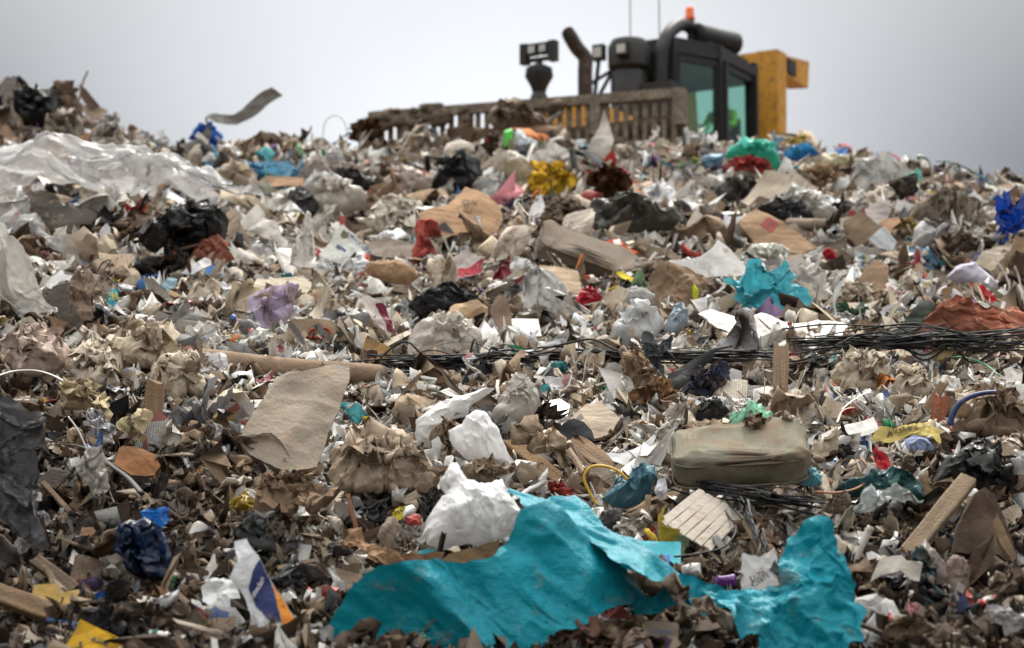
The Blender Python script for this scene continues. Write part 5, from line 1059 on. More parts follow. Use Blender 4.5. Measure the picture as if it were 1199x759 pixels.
H('brown_board', 'brown card at left edge', 'torn tan card at the far left below the crest', 'cardboard', [(0,150),(8,147),(20,160),(24,166),(10,166),(0,158)], 'card', (.25,.17,.11), lean=20, near=.3)
H('white_cloth', 'white cloth roll', 'rolled dirty white cloth lying above the big clear film', 'cloth', [(96,190),(105,182),(125,176),(140,184),(165,183),(188,178),(202,185),(208,198),(190,202),(160,198),(120,198)], 'cloth', (.58,.54,.47), 'pillow', lean=40, near=.3, puff=.4, amp=.2)
d_ = at(222, 172)[1]-.5
def _e(l): return [(x, y, d_-k*.04) for k, (x, y) in enumerate(l)]
w = ctrl('metal_strip', [_e([(203,170),(222,166),(236,156),(242,148),(240,139),(246,133),(262,134),(276,134),(292,119),(306,108),(318,102)]), _e([(208,181),(228,178),(243,168),(248,154),(246,146),(241,139),(258,145),(276,146),(298,136),(316,121),(331,112)])], 'metal', (.22,.215,.2), .03, 9, .8, 6)
tag(w, 'long grey curled strip reaching into the sky at the left', 'strip'); HEROES.append(('grey curled strip', np.array([260., 140.]), None, d_))
H('blue_bag', 'bright blue bag', 'bright blue knotted bag on the skyline under the grey strip', 'bag', [(220,163),(228,155),(240,150),(252,150),(260,158),(263,172),(255,178),(245,172),(232,165)], 'plastic', (.01,.13,.52), 'pillow', lean=20, near=.3, puff=.45)
H('blue_bag', 'pale blue sacks', 'pale blue plastic sheets spread below the bright blue bag', 'sheet', [(238,192),(255,192),(270,200),(295,190),(312,187),(335,194),(355,204),(345,212),(310,212),(280,210),(250,208)], 'plastic', (.12,.32,.48), lean=40, near=.25, amp=.15)
H('grey_cone', 'grey cone', 'small dark grey cloth cone left of the pale blue sheets', 'cloth', [(248,196),(256,182),(266,179),(276,192),(268,197)], 'cloth', (.1,.09,.085), 'pillow', lean=15, near=.5)
H('printed_bag', 'cream printed bag', 'cream see-through bag with faint print left of tan strip', 'bag', [(245,215),(255,202),(272,196),(290,198),(300,208),(302,218),(292,226),(270,222),(252,222)], 'plastic', (.5,.42,.33), 'pillow', lean=35, near=.4, puff=.35, amp=.16)
H('tan_strip', 'tan cardboard strip', 'curved tan cardboard strip right of the upright green strap', 'cardboard', [(300,215),(312,207),(335,206),(355,210),(354,219),(330,218),(302,224)], 'card', (.42,.27,.17), lean=30, near=.45)
strand('green_strap', 'upright green strap', 'bright green packing strap standing upright on the left slope', 'strap', [(318,249),(315,225),(310,196)], 1.8, 'hard', (.01,.3,.17), flat=.4, stand=True, near=.6)
H('grey_bag', 'dark grey bag', 'dark grey plastic bag right of the upright green strap', 'bag', [(335,245),(340,230),(350,224),(362,228),(376,242),(372,252),(355,258),(342,254)], 'plastic', (.06,.06,.062), 'pillow', lean=35, near=.4, puff=.35, amp=.12)
H('black_bag', 'black and purple bag', 'small black bag with purple lining near the upper centre', 'bag', [(390,212),(400,206),(418,206),(432,211),(440,217),(430,226),(412,222),(396,216)], 'plastic', (.02,.02,.022), 'pillow', lean=40, near=.45, puff=.3)
H('white_bag', 'white soft bag', 'white soft plastic bag left of the black and purple bag', 'bag', [(352,222),(356,210),(372,206),(392,212),(400,222),(385,228),(365,226)], 'plastic', (.6,.6,.6), 'pillow', lean=40, near=.35, puff=.35)
H('white_bag', 'cream soft sacks', 'cream white sacks slumped below the black and purple bag', 'bag', [(362,240),(368,225),(385,220),(410,222),(430,232),(425,245),(400,252),(378,252)], 'plastic', (.52,.48,.42), 'pillow', lean=40, near=.35, puff=.35, amp=.2)
H('film_sheet', 'clear film tongue', 'clear film tongue hanging down left of the white printed sack', 'film', [(355,275),(362,258),(378,245),(390,243),(392,258),(380,265),(372,280),(360,285)], 'film', (.5,.47,.42), lean=20, near=.5)
H('orange_bag', 'rust orange bag', 'rust orange plastic bag bulging in the upper middle', 'bag', [(415,245),(425,236),(440,229),(450,230),(459,244),(455,252),(440,255),(425,254)], 'plastic', (.4,.12,.06), 'pillow', lean=35, near=.45, puff=.45, amp=.12)
H('white_scrap', 'white torn scrap', 'bright white torn plastic right of the rust orange bag', 'plastic scrap', [(456,240),(463,228),(470,226),(472,235),(481,238),(476,252),(462,252)], 'plastic', (.72,.74,.74), lean=20, near=.45)
H('white_cloth', 'off-white cloth bundle', 'off-white cloth bundle below the rust orange bag', 'cloth', [(425,262),(440,254),(455,248),(475,250),(495,258),(498,270),(485,282),(465,285),(445,275)], 'cloth', (.58,.54,.46), 'pillow', lean=40, near=.35, puff=.35, amp=.24)
w = H('cardboard_sheet', 'tan folded cardboard', 'large tan folded cardboard sheet with faint marks in upper middle', 'cardboard', [(489,253),(500,247),(523,243),(533,231),(545,219),(560,227),(575,236),(585,242),(588,255),(582,269),(570,274),(555,272),(535,275),(515,276),(503,272),(496,262)], 'card', (.40,.25,.145), lean=38, near=.35, amp=.03)
letters(w, 'CU+\nSLI', (549,245), 7, -20, (.15,.09,.06))
H('foam_slab', 'grey green slab', 'grey green rolled foam slab behind the tan folded cardboard', 'foam', [(478,245),(482,234),(500,230),(525,232),(532,238),(518,246),(495,250)], 'foam', (.2,.19,.155), 'pillow', lean=35, near=.3, puff=.35)
H('black_bag', 'black sack', 'large black plastic sack behind the tan folded cardboard', 'bag', [(500,228),(510,210),(525,195),(545,186),(560,190),(565,205),(560,220),(540,226),(520,232)], 'plastic', (.022,.023,.026), 'pillow', lean=30, near=.35, puff=.4, amp=.16)
H('striped_bag', 'pink striped bag', 'white bag with faint pink stripes below the crest', 'bag', [(440,225),(455,212),(470,204),(490,203),(502,212),(498,222),(478,226),(455,230)], 'plastic', (.55,.47,.42), 'pillow', lean=35, near=.35, puff=.35)
H('white_bag', 'pale bag by the mud', 'pale grey bag below the muddy crest in upper left middle', 'bag', [(345,200),(358,188),(372,186),(385,196),(392,206),(375,208),(356,208)], 'plastic', (.55,.5,.47), 'pillow', lean=35, near=.35, puff=.35)
H('white_bag', 'bright white twist', 'bright white twisted bag just left of the muddy crest', 'bag', [(378,192),(386,178),(394,174),(404,186),(398,192),(388,194)], 'plastic', (.66,.66,.66), 'pillow', lean=25, near=.35)
H('rust_lump', 'rusty brown lump', 'rusty brown matted lump in front of the blade end', 'lump', [(409,165),(411,150),(420,144),(432,142),(445,146),(450,160),(445,170),(425,172)], 'fur', (.12,.06,.035), 'pillow', lean=10, near=.5, puff=.5, amp=.12)
H('white_pad', 'cream pad', 'cream foam pad lying below the bulldozer blade', 'foam pad', [(518,178),(524,168),(540,164),(556,170),(556,178),(540,182),(524,183)], 'foam', (.58,.53,.45), 'pillow', lean=25, near=.5, puff=.3)
H('tan_tarp', 'tan tarp on the blade', 'tan tarp bulging in front of the bulldozer blade', 'tarp', [(571,145),(575,130),(590,122),(608,124),(622,135),(640,140),(645,150),(610,152),(585,155)], 'cloth', (.22,.18,.14), 'pillow', lean=15, near=.6, puff=.4)
H('white_sack', 'woven white sack', 'woven white sack on the crest left of the yellow cloth', 'sack', [(576,208),(578,190),(584,178),(600,182),(618,186),(626,196),(618,210),(600,214),(585,212)], 'plastic', (.6,.56,.48), 'pillow', lean=25, near=.4, puff=.45, amp=.08)
H('green_can', 'green and white packet', 'upright bright green and white packet on top of woven sack', 'packet', [(589,178),(590,153),(600,150),(602,176)], 'hard', (.05,.45,.04), 'pillow', lean=5, near=.6, puff=.4)
H('blue_packet', 'blue patterned bag', 'blue and white patterned bag right of the green packet', 'bag', [(602,178),(603,158),(610,150),(618,162),(630,166),(628,176),(612,182)], 'print', (.1,.3,.5), 'pillow', lean=20, near=.4)
strand('cardboard_tube', 'brown tube', 'short thick brown cardboard tube below the bulldozer blade', 'tube', [(612,158),(630,154),(652,156)], 7.5, 'card', (.25,.16,.11), near=.6, n=16)
H('yellow_cloth', 'yellow cloth', 'bright yellow crumpled cloth in the upper centre', 'cloth', [(615,228),(618,212),(628,204),(645,202),(660,206),(678,210),(676,222),(660,232),(645,238),(628,238)], 'cloth', (.58,.36,.03), 'pillow', lean=30, near=.45, puff=.4, amp=.16)
H('brown_wool', 'brown woolly rag', 'dark brown woolly rag right of the yellow cloth', 'rag', [(685,225),(690,212),(705,205),(725,208),(738,215),(735,228),(715,236),(695,240)], 'fur', (.075,.035,.02), 'pillow', lean=30, near=.4, puff=.4)
H('red_cloth', 'red cloth edge', 'dark red cloth edge behind the brown woolly rag', 'cloth', [(712,205),(728,204),(745,212),(748,220),(738,218),(725,210)], 'cloth', (.35,.02,.03), lean=30, near=.35)
H('white_spike', 'grey white spike', 'pointed grey white plastic spike standing on the crest', 'plastic piece', [(707,130),(712,145),(718,165),(714,180),(700,188),(688,183),(692,167),(701,150)], 'hard', (.48,.45,.4), lean=5, near=.5, curl=-.6, amp=.06)
H('white_ribbon', 'white curling band', 'white curling plastic band above the yellow cloth', 'band', [(618,186),(630,176),(655,173),(675,180),(680,186),(660,186),(655,196),(640,198),(622,194)], 'plastic', (.6,.58,.55), lean=30, near=.4)
H('white_strip', 'white leaning strip', 'white leaning plastic strip right of the yellow cloth', 'strip', [(652,246),(660,230),(672,218),(680,212),(680,222),(672,236),(664,247)], 'plastic', (.6,.58,.54), lean=15, near=.5)
H('beige_sheet', 'beige flat sheet', 'flat beige sheet lying above the dark creased tarp', 'sheet', [(692,242),(710,230),(735,219),(760,217),(784,224),(786,236),(760,240),(730,240)], 'cloth', (.46,.37,.29), 'pillow', lean=50, near=.3, puff=.2, amp=.05)
H('dark_tarp', 'dark creased tarp', 'dark olive grey creased tarp in the upper centre', 'tarp', [(682,262),(688,248),(705,238),(730,235),(752,242),(775,252),(800,258),(802,268),(775,268),(750,272),(720,270),(700,274)], 'plastic', (.06,.055,.045), 'pillow', lean=45, near=.35, puff=.3, amp=.2)
H('dark_tarp', 'grey brown sleeve', 'grey brown sleeve of cloth left of the dark creased tarp', 'cloth', [(628,255),(640,247),(665,245),(685,250),(690,262),(665,264),(640,263)], 'cloth', (.13,.105,.08), 'pillow', lean=45, near=.3, puff=.3, amp=.14)
slab3('mattress', 'dark brown mattress', 'large dark brown mattress slab lying askew in the centre', 'mattress', (688,300), 122, 26, .62, 'pad', (.16,.14,.115), roll=-19, yaw=6, tilt=30, near=.6, anchor=(690,318), seed=4, outline=[(627,312),(630,290),(638,266),(650,263),(668,270),(695,283),(722,296),(742,312),(752,330),(735,332),(710,330),(685,328),(655,320)])
H('plywood_piece', 'pale plywood', 'pale square plywood piece lying on silver film in the centre', 'plywood', [(631,312),(655,314),(677,319),(682,346),(660,341),(635,336)], 'wood', (.5,.38,.26), lean=35, near=.6)
w = H('orange_box', 'orange red box', 'flat orange red box panel right of the brown mattress', 'box', [(695,287),(712,283),(725,281),(733,290),(747,297),(738,303),(720,298),(705,292)], 'card', (.62,.10,.035), lean=40, near=.5)
patch(w, [(717,283),(725,282),(728,288),(719,289)], (.6,.58,.54))
H('red_bag', 'red bag', 'bright red plastic bag below the pale plywood', 'bag', [(668,362),(674,348),(682,341),(695,342),(707,350),(700,360),(685,364)], 'plastic', (.42,.015,.03), 'pillow', lean=35, near=.5, puff=.35)
H('silver_film', 'silver grey film', 'silver grey crinkled film left of the bright red bag', 'film', [(607,352),(615,338),(635,334),(658,342),(672,348),(664,365),(645,368),(625,360)], 'plastic', (.45,.45,.44), lean=40, near=.45, amp=.2)
w = H('white_board', 'white square board', 'white square board with red smear in the middle of the slope', 'board', [(593,374),(612,373),(630,373),(635,398),(625,405),(600,402),(594,392)], 'hard', (.68,.67,.66), lean=35, near=.4)
patch(w, [(598,396),(610,391),(624,395),(620,402),(604,403)], (.4,.08,.07))
H('newspaper_heap', 'grey newspaper folds', 'folded grey newspapers and foil right of the red bag', 'newspaper', [(720,358),(728,342),(745,338),(765,345),(775,352),(768,362),(745,362),(728,365)], 'paper', (.28,.28,.27), 'pillow', lean=40, near=.4, puff=.3, amp=.3)
H('white_bag', 'white crumpled plastic', 'pile of white crumpled plastic below the grey newspaper folds', 'plastic', [(712,398),(720,382),(738,370),(755,360),(768,368),(775,382),(768,395),(745,400),(725,402)], 'plastic', (.66,.67,.67), 'pillow', lean=40, near=.45, puff=.35, amp=.3)
H('pale_blue_film', 'pale blue film', 'pale blue crumpled film right of the white crumpled plastic', 'film', [(778,388),(782,372),(792,362),(802,365),(806,378),(798,388),(786,394)], 'plastic', (.4,.47,.53), 'pillow', lean=35, near=.45, amp=.2)
w = H('kraft_bag', 'brown kraft bag', 'upright brown paper bag with yellow sticker in the centre', 'paper bag', [(757,325),(768,313),(785,311),(805,315),(828,325),(830,332),(820,340),(818,360),(812,375),(800,377),(792,360),(785,345),(775,350),(765,340)], 'paper', (.27,.185,.12), lean=18, near=.5, amp=.09, th=.004)
patch(w, [(806,341),(812,337),(816,348),(812,354),(807,350)], (.55,.62,.03))
w = H('yellow_wrapper', 'small yellow packet', 'small yellow packet lying on the end of brown mattress', 'packet', [(721,320),(728,318),(742,326),(739,331),(728,326)], 'card', (.62,.5,.04), lean=40, near=.8)
H('white_tub', 'white curved panel', 'large smooth white curved plastic panel in the right centre', 'plastic panel', [(784,300),(800,303),(820,301),(835,290),(841,281),(855,292),(870,308),(880,320),(862,324),(838,323),(815,324),(798,318)], 'hard', (.58,.57,.55), lean=22, near=.5, curl=-.25, amp=.02)
H('box_corner', 'cream box corner', 'cream plastic box corner leaning above the white curved panel', 'box piece', [(804,262),(815,244),(825,255),(838,270),(845,282),(836,290),(820,285),(808,275)], 'hard', (.46,.41,.34), lean=15, near=.45)
board('grey_plank', 'white box rim', 'narrow white rim strip along the cream box corner', (815,245), (845,284), 5, 4, (.62,.6,.56), 0, .65, mat='hard', cat='strip', splin=0)
H('dark_slab', 'charcoal oval slab', 'charcoal grey oval slab right of the cream box corner', 'slab', [(838,265),(845,262),(858,272),(872,285),(868,292),(855,290),(842,278)], 'rubber', (.07,.07,.07), 'pillow', lean=20, near=.5, puff=.3, amp=.02)
H('paper_sheets', 'white paper sheets', 'sharp white paper sheets behind the charcoal oval slab', 'paper', [(845,262),(848,250),(862,255),(880,262),(878,280),(868,284),(855,272)], 'paper', (.62,.61,.64), lean=20, near=.35, amp=.06)
w = H('cardboard_box', 'cardboard box with red stripe', 'flattened brown cardboard box with red striped tape at right', 'cardboard box', [(864,264),(874,252),(885,246),(900,252),(920,264),(938,276),(957,290),(940,298),(920,297),(905,288),(890,292),(880,280)], 'card', (.34,.225,.14), lean=32, near=.45, amp=.03, th=.01)
patch(w, [(890,266),(900,256),(912,263),(904,275)], (.3,.05,.04)); patch(w, [(897,268),(905,260),(908,262),(900,272)], (.1,.08,.07))
H('white_bag', 'white soft cloth right', 'soft white cloth bag above the striped cardboard box', 'bag', [(912,240),(918,232),(935,230),(955,234),(970,246),(985,252),(975,258),(950,256),(930,250)], 'plastic', (.55,.54,.5), 'pillow', lean=40, near=.4, puff=.35, amp=.16)
H('black_tarp', 'black tarp fold', 'black tarp fold lying between striped box and white bag', 'tarp', [(885,248),(900,241),(920,240),(940,250),(955,256),(940,262),(915,258),(900,252)], 'plastic', (.03,.03,.032), 'pillow', lean=40, near=.3, puff=.3)
H('grey_tarp', 'shiny grey tarp', 'shiny dark grey tarp peaks above the soft white bag', 'tarp', [(902,236),(912,215),(920,208),(935,215),(952,228),(960,238),(935,238)], 'plastic', (.09,.09,.095), lean=25, near=.4, amp=.2)
H('black_tarp', 'grey black rags', 'grey black rags lying below the aqua bag', 'rag', [(838,225),(848,212),(865,215),(885,222),(905,228),(900,236),(870,236),(850,234)], 'cloth', (.06,.06,.06), 'pillow', lean=40, near=.3, puff=.3, amp=.2)
H('white_spike', 'upright white sheet', 'pointed translucent white sheet standing above the dark tarp', 'sheet', [(786,236),(795,222),(808,210),(822,198),(820,212),(815,225),(820,240),(810,248),(795,246)], 'haze', (.58,.55,.5), lean=12, near=.4, amp=.05)
H('aqua_bag', 'aqua bag', 'round aqua green bag on the crest below the bulldozer cab', 'bag', [(848,185),(855,173),(868,167),(885,166),(900,172),(910,184),(914,196),(905,201),(890,192),(870,186)], 'plastic', (.08,.58,.46), 'pillow', lean=20, near=.5, puff=.4, amp=.14)
H('red_tarp', 'dark red cloth', 'dark red cloth lying under the round aqua bag', 'cloth', [(846,195),(855,188),(870,186),(890,192),(908,203),(890,204),(868,199),(850,202)], 'cloth', (.35,.05,.05), 'pillow', lean=30, near=.5, puff=.3, amp=.1)
H('blue_bag', 'light blue bag', 'light blue plastic bag on the crest right of yellow post', 'bag', [(916,180),(925,173),(938,170),(950,175),(960,182),(945,184),(930,190),(920,187)], 'plastic', (.04,.3,.6), 'pillow', lean=25, near=.4, puff=.35, amp=.2)
H('blue_bag', 'light blue scrap', 'small light blue scrap on the skyline right of the blue bag', 'plastic scrap', [(974,180),(982,173),(990,176),(987,182),(978,184)], 'plastic', (.04,.3,.58), lean=20, near=.4)
H('white_packet', 'cream packet', 'cream packet with blue edge on the right skyline', 'packet', [(957,195),(962,183),(980,181),(998,182),(1003,192),(990,196),(965,200)], 'plastic', (.58,.54,.38), 'pillow', lean=30, near=.45, puff=.35, amp=.06)
board('wood_post', 'pale stake', 'pale round stake lying below the light blue bag', (920,212), (948,196), 7, 6, (.45,.37,.26), .2, .5, cat='stake', splin=.02)
H('brown_sack', 'brown sacking', 'brown sacking mound below the pale round stake', 'sacking', [(930,215),(942,204),(960,200),(985,205),(995,215),(975,224),(950,224)], 'cloth', (.26,.18,.11), 'pillow', lean=35, near=.35, puff=.35, amp=.14)
H('clear_sheet', 'grey white sheet', 'large grey white plastic sheet on the right crest', 'sheet', [(995,216),(1002,198),(1010,188),(1035,190),(1062,195),(1068,206),(1050,214),(1025,214),(1005,220)], 'haze', (.5,.51,.5), lean=28, near=.4, amp=.1)
board('wood_stick', 'leaning brown batten', 'leaning brown batten on the right crest before grey sheet', (992,216), (1016,178), 5, 4, (.3,.22,.15), 0, .6, cat='batten')
H('teal_piece', 'mint square', 'small mint green square sheet right of the grey white sheet', 'sheet', [(1062,212),(1066,200),(1077,197),(1079,210),(1070,214)], 'plastic', (.15,.42,.36), lean=15, near=.4)
H('brown_box', 'small brown box', 'small brown box on the skyline above the mint square', 'box', [(1076,208),(1077,195),(1094,196),(1094,207)], 'card', (.13,.085,.055), 'pillow', lean=5, near=.35, puff=.4, amp=.01)
strand('pink_hoop', None, 'thin pink hoop standing on the right skyline', 'hoop', [(1026,190),(1030,183),(1040,180),(1050,184),(1056,191)], 1.3, 'hard', (.55,.12,.12), stand=True, near=.4)
strand('bent_lamp', None, 'bent grey rod with a flat head on the right skyline', 'rod', [(1074,184),(1082,184),(1088,190),(1091,205),(1091,218)], [3,1.8,1.2,1.0,1.0], 'metal', (.3,.3,.27), stand=True, near=.45)
strand('green_strap', 'green arching strap', 'long dark green strap arching against the sky at right', 'strap', [(1096,189),(1108,189),(1125,194),(1145,205),(1165,220),(1176,230)], 1.7, 'hard', (.04,.17,.09), flat=.5, stand=True, near=.4)
H('royal_blue_sheet', 'royal blue crate', 'jagged royal blue plastic crate piece at the right edge', 'plastic piece', [(1158,290),(1163,272),(1160,250),(1163,236),(1170,236),(1172,230),(1178,231),(1180,240),(1186,234),(1210,236),(1210,262),(1190,276),(1175,284)], 'plastic', (.004,.04,.28), lean=12, near=.5, amp=.09)
H('cream_fur', 'cream woolly bundle', 'cream woolly bundle on the right slope left of blue crate', 'bundle', [(1068,252),(1072,242),(1090,238),(1115,237),(1135,242),(1140,256),(1130,266),(1105,262),(1085,262)], 'fur', (.5,.43,.35), 'pillow', lean=35, near=.4, puff=.4, amp=.1)
H('white_bottle', 'white milk jug', 'white translucent jug below the cream woolly bundle', 'jug', [(1069,286),(1070,268),(1078,260),(1090,264),(1100,272),(1102,286),(1085,289)], 'plastic', (.62,.61,.6), 'pillow', lean=15, near=.45, puff=.45, amp=.05)
w = H('dark_log', 'dirty rolled sack', 'dirty blue brown rolled sack below the white jug', 'roll', [(1086,290),(1098,281),(1120,280),(1145,281),(1158,286),(1140,294),(1115,296),(1095,295)], 'cloth', (.12,.095,.075), 'pillow', lean=35, near=.45, puff=.45, amp=.1)
w = H('label_card', 'card with black digit', 'grey card with a bold black number behind the rolled sack', 'card', [(1110,283),(1113,272),(1132,270),(1148,274),(1150,284),(1130,285)], 'card', (.35,.32,.28), lean=12, near=.35)
letters(w, '10', (1122,277), 8, 0, (.02,.02,.02), wscale=1.3)
H('grey_box_piece', 'pale grey card', 'pale bluish grey folded card on the right slope', 'card', [(1017,280),(1030,268),(1036,265),(1050,284),(1045,294),(1028,290)], 'card', (.42,.45,.46), lean=20, near=.4)
H('pink_grey_board', 'pinkish grey board', 'pinkish grey square board right of the striped box', 'board', [(1012,246),(1020,238),(1042,236),(1044,262),(1020,266)], 'card', (.38,.34,.32), lean=30, near=.4)
H('tan_board', 'brown oval board', 'brown rounded board leaning in the right centre', 'board', [(1003,338),(1010,318),(1024,303),(1036,308),(1041,316),(1038,332),(1029,353),(1015,350),(1005,345)], 'card', (.3,.2,.13), lean=20, near=.45)
H('clear_sheet', 'pale translucent panel', 'pale translucent plastic panel right of the turquoise piece', 'panel', [(912,310),(930,306),(965,308),(966,330),(962,349),(945,350),(928,335),(915,325)], 'haze', (.52,.5,.47), lean=20, near=.35, amp=.02)
H('turquoise_tub', 'broken turquoise tub', 'broken light turquoise plastic tub in the right centre', 'tub', [(849,326),(868,320),(890,311),(896,318),(892,330),(905,320),(925,318),(928,340),(944,350),(952,362),(950,375),(925,373),(900,368),(870,369),(858,358),(862,340)], 'plastic', (.06,.38,.46), lean=22, near=.55, amp=.08, n=8)
H('white_sheet', 'wide white sheet', 'wide white flat plastic sheet below the turquoise tub', 'sheet', [(820,370),(835,366),(855,374),(880,378),(895,372),(925,376),(955,378),(992,387),(985,398),(960,400),(930,402),(900,405),(880,408),(862,396),(840,385)], 'hard', (.62,.6,.57), lean=55, near=.45, amp=.06, ragged=.05)
H('white_net', 'white net bag', 'white green-printed net bag above the turquoise tub', 'bag', [(868,300),(880,288),(900,288),(920,296),(930,306),(915,312),(895,310),(878,312)], 'plastic', (.55,.55,.48), 'pillow', lean=35, near=.4, puff=.35)
H('orange_net', 'orange mesh sack', 'long orange mesh sack at the right edge above cables', 'sack', [(1062,390),(1078,378),(1095,362),(1115,358),(1140,363),(1170,366),(1210,370),(1210,394),(1170,396),(1130,394),(1095,392)], 'cloth', (.30,.115,.075), 'pillow', lean=45, near=.4, puff=.35, amp=.13, adir=1.5, layers=0)
H('red_bag', 'red and black bag', 'red and black folded bag in the right middle', 'bag', [(1135,345),(1137,334),(1150,336),(1164,345),(1167,354),(1155,363),(1145,356)], 'plastic', (.4,.01,.015), lean=20, near=.5, amp=.06)
H('brown_box', 'brown square box', 'brown square cardboard piece left of the red and black bag', 'box', [(1103,356),(1103,338),(1120,334),(1127,340),(1125,358)], 'card', (.2,.13,.07), lean=15, near=.4)
H('dark_green_bag', 'bottle green plastic', 'dark bottle green plastic sheet right of the turquoise tub', 'plastic', [(967,376),(978,367),(998,356),(1010,356),(1018,364),(1003,370),(990,380),(972,380)], 'plastic', (.02,.06,.03), lean=35, near=.5)
H('dark_green_bag', 'black green flap', 'black green rubber flap rising right above the cables', 'flap', [(1050,388),(1065,368),(1078,352),(1090,350),(1098,358),(1085,372),(1068,388),(1055,396)], 'rubber', (.02,.03,.022), lean=20, near=.5)
H('cream_rag', 'cream dusty rags', 'cream dusty rags left of the brown oval board', 'rag', [(962,368),(972,352),(990,342),(1008,345),(1022,355),(1025,365),(1000,364),(980,368)], 'cloth', (.44,.38,.3), 'pillow', lean=40, near=.4, puff=.35, amp=.26)
H('papers_stack', 'printed papers', 'crumpled lilac printed papers in the right middle', 'papers', [(1108,325),(1120,312),(1140,312),(1160,330),(1170,340),(1160,348),(1140,334),(1120,330)], 'paper', (.52,.5,.58), 'pillow', lean=35, near=.35, puff=.35, amp=.3)
w = H('cream_carton', 'cream carton', 'cream folded carton with black lettering at the right edge', 'carton', [(1140,310),(1150,296),(1170,288),(1195,284),(1210,288),(1210,305),(1185,308),(1160,318)], 'card', (.42,.36,.28), lean=32, near=.4)
letters(w, 'PYREX', (1184,298), 6, -14)
strand('white_strap', 'white curved strap', 'white curved strap hanging at the right edge', 'strap', [(1168,308),(1176,320),(1182,335),(1182,352)], 2.6, 'hard', (.55,.5,.46), flat=.5, near=.6, stand=True)
strand('white_strap', 'second white strap', 'short white strap right of the white curved strap', 'strap', [(1188,312),(1193,325),(1196,342)], 2.4, 'hard', (.55,.5,.46), flat=.5, near=.6, stand=True)
strand('cardboard_tube', 'perforated tube', 'long grey brown tube with holes right of striped box', 'tube', [(925,262),(950,263),(975,263),(1003,262)], 7, 'card', (.22,.17,.13), near=.45, n=16)
H('red_packet', 'red packet', 'small red packet right of the striped cardboard box', 'packet', [(962,296),(970,290),(978,296),(980,304),(968,305)], 'plastic', (.45,.015,.03), 'pillow', lean=20, near=.5)
H('orange_bowl', 'orange pan', 'brown orange dish on the right slope above pale card', 'dish', [(1030,262),(1038,256),(1052,254),(1055,260),(1045,268),(1042,276),(1035,272)], 'hard', (.3,.15,.06), lean=30, near=.4)
# ---- left upper middle
H('clear_film', 'big clear film', 'huge crinkled clear plastic film spread over the upper left slope', 'film', [(-20,180),(10,183),(60,185),(110,188),(150,189),(200,198),(240,210),(275,228),(305,244),(300,252),(265,246),(235,246),(205,256),(175,266),(150,262),(125,248),(95,240),(60,222),(30,235),(-20,262)], 'film', (.55,.55,.55), lean=48, yaw=-5, near=.6, amp=.14, n=22, adir=1.9, segs=190, lo=.05, hi=.5, ws=.8, wtop=.16, wlo=.015)
H('clear_film', 'trailing clear film', 'strip of clear film trailing down at the upper left edge', 'film', [(-15,232),(12,232),(30,248),(50,268),(90,282),(102,294),(75,294),(45,288),(20,272),(-15,262)], 'film', (.5,.5,.49), lean=35, near=.6, amp=.14, adir=2.2, lo=.05)
H('clear_film', 'hanging film curtain', 'hanging milky film curtain at the left edge of the slope', 'film', [(-20,280),(8,285),(25,298),(40,318),(50,340),(70,380),(55,378),(30,372),(-20,340)], 'haze', (.5,.49,.46), lean=15, near=.6, amp=.12, adir=.5, lo=.06)
H('rubber_mat', 'jagged dark mat', 'jagged dark brown rubber mat under the big clear film', 'mat', [(18,242),(30,230),(48,224),(64,228),(70,238),(82,240),(90,248),(104,246),(112,252),(108,266),(96,268),(92,282),(74,278),(55,272),(35,262)], 'foam', (.035,.028,.022), lean=30, near=.45, th=.04, ragged=.10)
H('black_bag', 'black bin bags', 'black bin bags with pink trim under the edge of the clear film', 'bag', [(155,275),(165,262),(190,255),(215,248),(240,244),(258,246),(267,262),(266,280),(250,292),(225,300),(195,302),(168,292)], 'plastic', (.014,.014,.015), 'pillow', lean=20, near=.35, puff=.35, amp=.14)
H('pink_cloth', 'pink trim', 'crimson pink cloth trim lying on the black bin bags', 'cloth', [(235,244),(245,243),(252,250),(265,258),(262,266),(250,262),(240,256)], 'cloth', (.4,.02,.07), lean=20, near=.75)
H('pink_cloth', 'pink knot', 'small crimson pink knot at the lower edge of black bin bags', 'cloth', [(207,280),(212,275),(222,276),(223,284),(215,290),(208,287)], 'cloth', (.42,.02,.08), 'pillow', lean=20, near=.75)
H('orange_bag', 'dusty red bag', 'dusty salmon red bag below the black bin bags', 'bag', [(221,305),(226,295),(240,288),(258,288),(270,298),(273,305),(260,310),(240,312)], 'plastic', (.4,.15,.1), 'pillow', lean=40, near=.4, puff=.4, amp=.1)
H('orange_strip', 'orange and white strip', 'orange and white packaging strip above the dusty red bag', 'packaging', [(234,286),(240,280),(262,278),(261,288),(248,287)], 'plastic', (.6,.14,.03), lean=20, near=.5)
strand('green_strap', 'green flat strap', 'green flat strap lying between black bags and white sack', 'strap', [(286,281),(300,275),(322,273),(350,272),(358,270)], 1.9, 'hard', (.03,.28,.16), flat=.5, near=.5)
strand('green_strap', 'green curled strap', 'pale green strap curling over the dusty red bag', 'strap', [(224,286),(240,283),(255,284),(268,290),(278,300)], 1.4, 'hard', (.15,.3,.18), flat=.5, near=.7)
strand('black_wire', 'thin black wire', 'thin black wire looping across the left middle slope', 'wire', [(118,330),(115,318),(120,308),(130,305),(122,318),(135,332),(150,345),(158,360),(165,370)], .9, 'rubber', (.02,.02,.02), near=.7)
w = H('crisp_packet', 'blue and yellow packet', 'torn blue packet with yellow letters in the left middle', 'packet', [(125,350),(128,340),(137,338),(140,350),(136,358),(127,361)], 'paper', (.02,.3,.42), lean=20, near=.5, amp=.04)
letters(w, 'SEA\nSIDE', (133,348), 5, 10, (.6,.45,.03))
